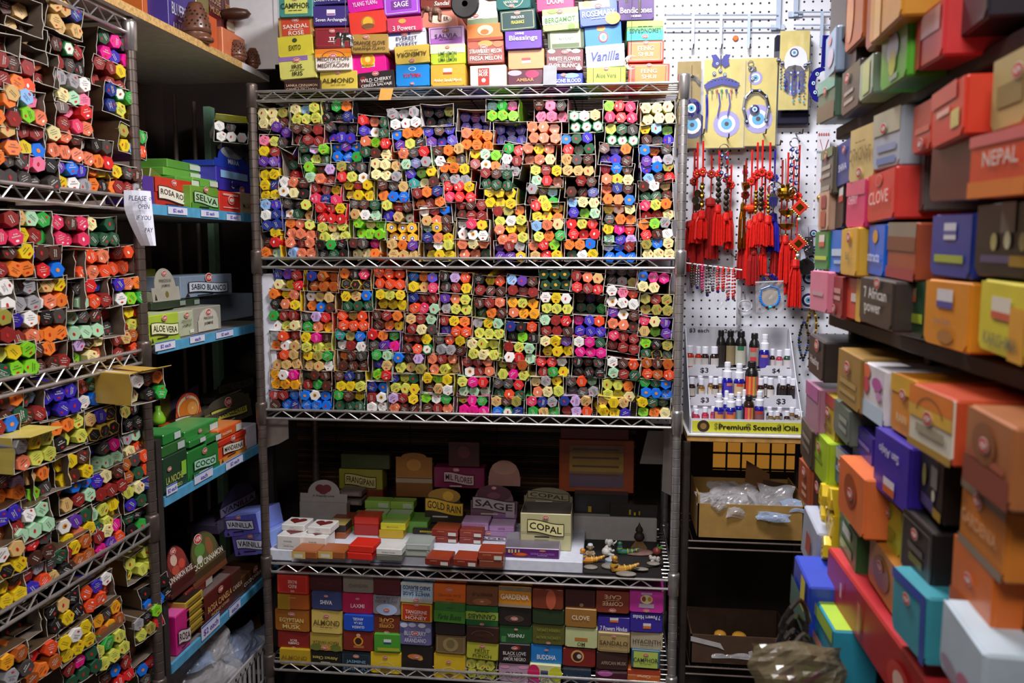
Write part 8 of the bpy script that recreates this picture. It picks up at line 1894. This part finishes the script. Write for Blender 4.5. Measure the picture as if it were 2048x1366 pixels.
# ---- crate and bags on the floor in the corner
A = on_x(545, 1300, XL + .02); zc_ = on_x(520, 1296, XL + .02).z
yc0, yc1 = BY0 + .06, on_x(543, 1300, XL + .02).y
cr = empty('plastic_crate', T(XL - .14, (yc0 + yc1) / 2, 0)); tag(cr, 'pale grey slotted plastic crate on the floor under the blue edged shelves', 'crate')
PG = mat('grey_plastic', 'a9a6a6', rough=.5, noise=.1); hx_, hy_ = .16, (yc1 - yc0) / 2
for nm, ax in (('side_wall', 'x'), ('side_wall', '-x'), ('end_wall', 'y'), ('end_wall', '-y')):
    b = MB(); L = hy_ if 'x' in ax else hx_; D_ = hx_ if 'x' in ax else hy_
    M = {'x': RZ(90), '-x': RZ(-90), 'y': RZ(180), '-y': RZ(0)}[ax] @ T(0, -D_, 0)
    for z0_, z1_ in ((0, .03), (zc_ * .48, zc_ * .54), (zc_ - .02, zc_)): b.box(-L, L, 0, .006, z0_, z1_, PG, M)
    nn = int(L * 2 / .032)
    for i in range(nn + 1):
        x = -L + 2 * L * i / nn
        b.box(x - .004, x + .004, 0, .005, .02, zc_ - .01, PG, M @ T(x, 0, zc_ / 2) @ RY(0) @ T(-x, 0, -zc_ / 2))
    b.build(nm, cr)
b = MB(); b.box(-hx_, hx_, -hy_, hy_, .0, .008, PG); b.build('bottom', cr)
G_F = 'plastic bags heaped on the crate'
WF = mat('milky_film', '97a4c2', rough=.25, noise=.2, alpha=.75, bump=.5, scale=30)
for i, (px, py, w, d, h, yaw, roll, m, lab) in enumerate(((540, 1275, .12, .10, .06, 60, 60, WF, 'milky blue bag corner sticking up beside the back rack'), (480, 1290, .16, .10, .06, 75, 60, WF, 'shiny crumpled blue bag in the middle of the heap'), (430, 1292, .13, .09, .05, 80, 70, FILM, 'grey clear bag with printed card in the heap'), (392, 1338, .2, .14, .06, 70, 45, FILM, 'long clear bag drooping at the near side of the heap'), (392, 1322, .1, .06, .03, 60, 30, FILM2, 'pale blue bag corner nearest the side rack'), (496, 1296, .14, .10, .05, 80, 55, WF, 'milky bag spread over the crate rim'), (428, 1346, .22, .16, .08, 85, 40, FILM, 'large clear bag at the bottom of the heap'))):
    bag(on_x(px, py, XL - .07 + .015 * (i % 3)), w, d, h, 60 + i, lab, m, yaw=yaw, roll=roll, group=G_F, inner='6a4a34' if i in (2, 3) else None)
A = on_x(505, 1258, XL - .15); b = MB(); b.slab([(-.06, -.12), (.06, -.12), (.06, .03), (-.06, .02)], 0, .003, pm('b07a3c')); o = b.build('card_sheet', None, T(A) @ RZ(85) @ RX(-10)); tag(o, 'orange brown card standing behind the heap of bags', 'card')
# ---- the 300 tubes nearest the camera are things, the others one mass
def seen(M):
    p = M.translation - EYE
    d = p.dot(FWD); x = p.dot(RGT) / d * FPX + CX; y = CYP - p.dot(UPV) / d * FPX
    return -5 < x < 2053 and -5 < y < 1371
order = sorted(range(len(TUBES)), key=lambda i: (not (TUBES[i][3].startswith('side') and seen(TUBES[i][0])), (TUBES[i][0].translation - EYE).length))
big = set(order[:300])
mass = MB()
for i, (M, c, var, ref, ri, ci, rot, n) in enumerate(TUBES):
    if i in big:
        o = link('incense_tube', tmesh(c, var), None, M)
        slot = ('upper', 'lower')[ri] if not rot else ('upper', 'middle', 'lower')[ri]
        hs = (('near', 'middle', 'far') if n == 3 else ('near', 'far'))[ci]
        rf = ref.replace(' from post', ' carton from post')
        tag(o, fit(f'{TNAME[c]} tube, {slot} {hs} slot, {rf}', f'{TNAME[c]} tube, {slot} {hs}, {rf}'), 'tube', 'hexagonal tubes in the side rack')
    elif seen(M):
        d = tdata(c, var)
        base = len(mass.v)
        mass.v.extend(tuple(M @ Vector(v)) for v in d.v)
        ks = [mass.mi(m) for m in d.mats]
        for f, k in zip(d.f, d.m):
            mass.f.append([base + q for q in f]); mass.m.append(ks[k])
o = mass.build('incense_tubes')
tag(o, 'hundreds of colourful hexagonal tubes filling the back rack cartons', 'tube')
o['kind'] = 'stuff'
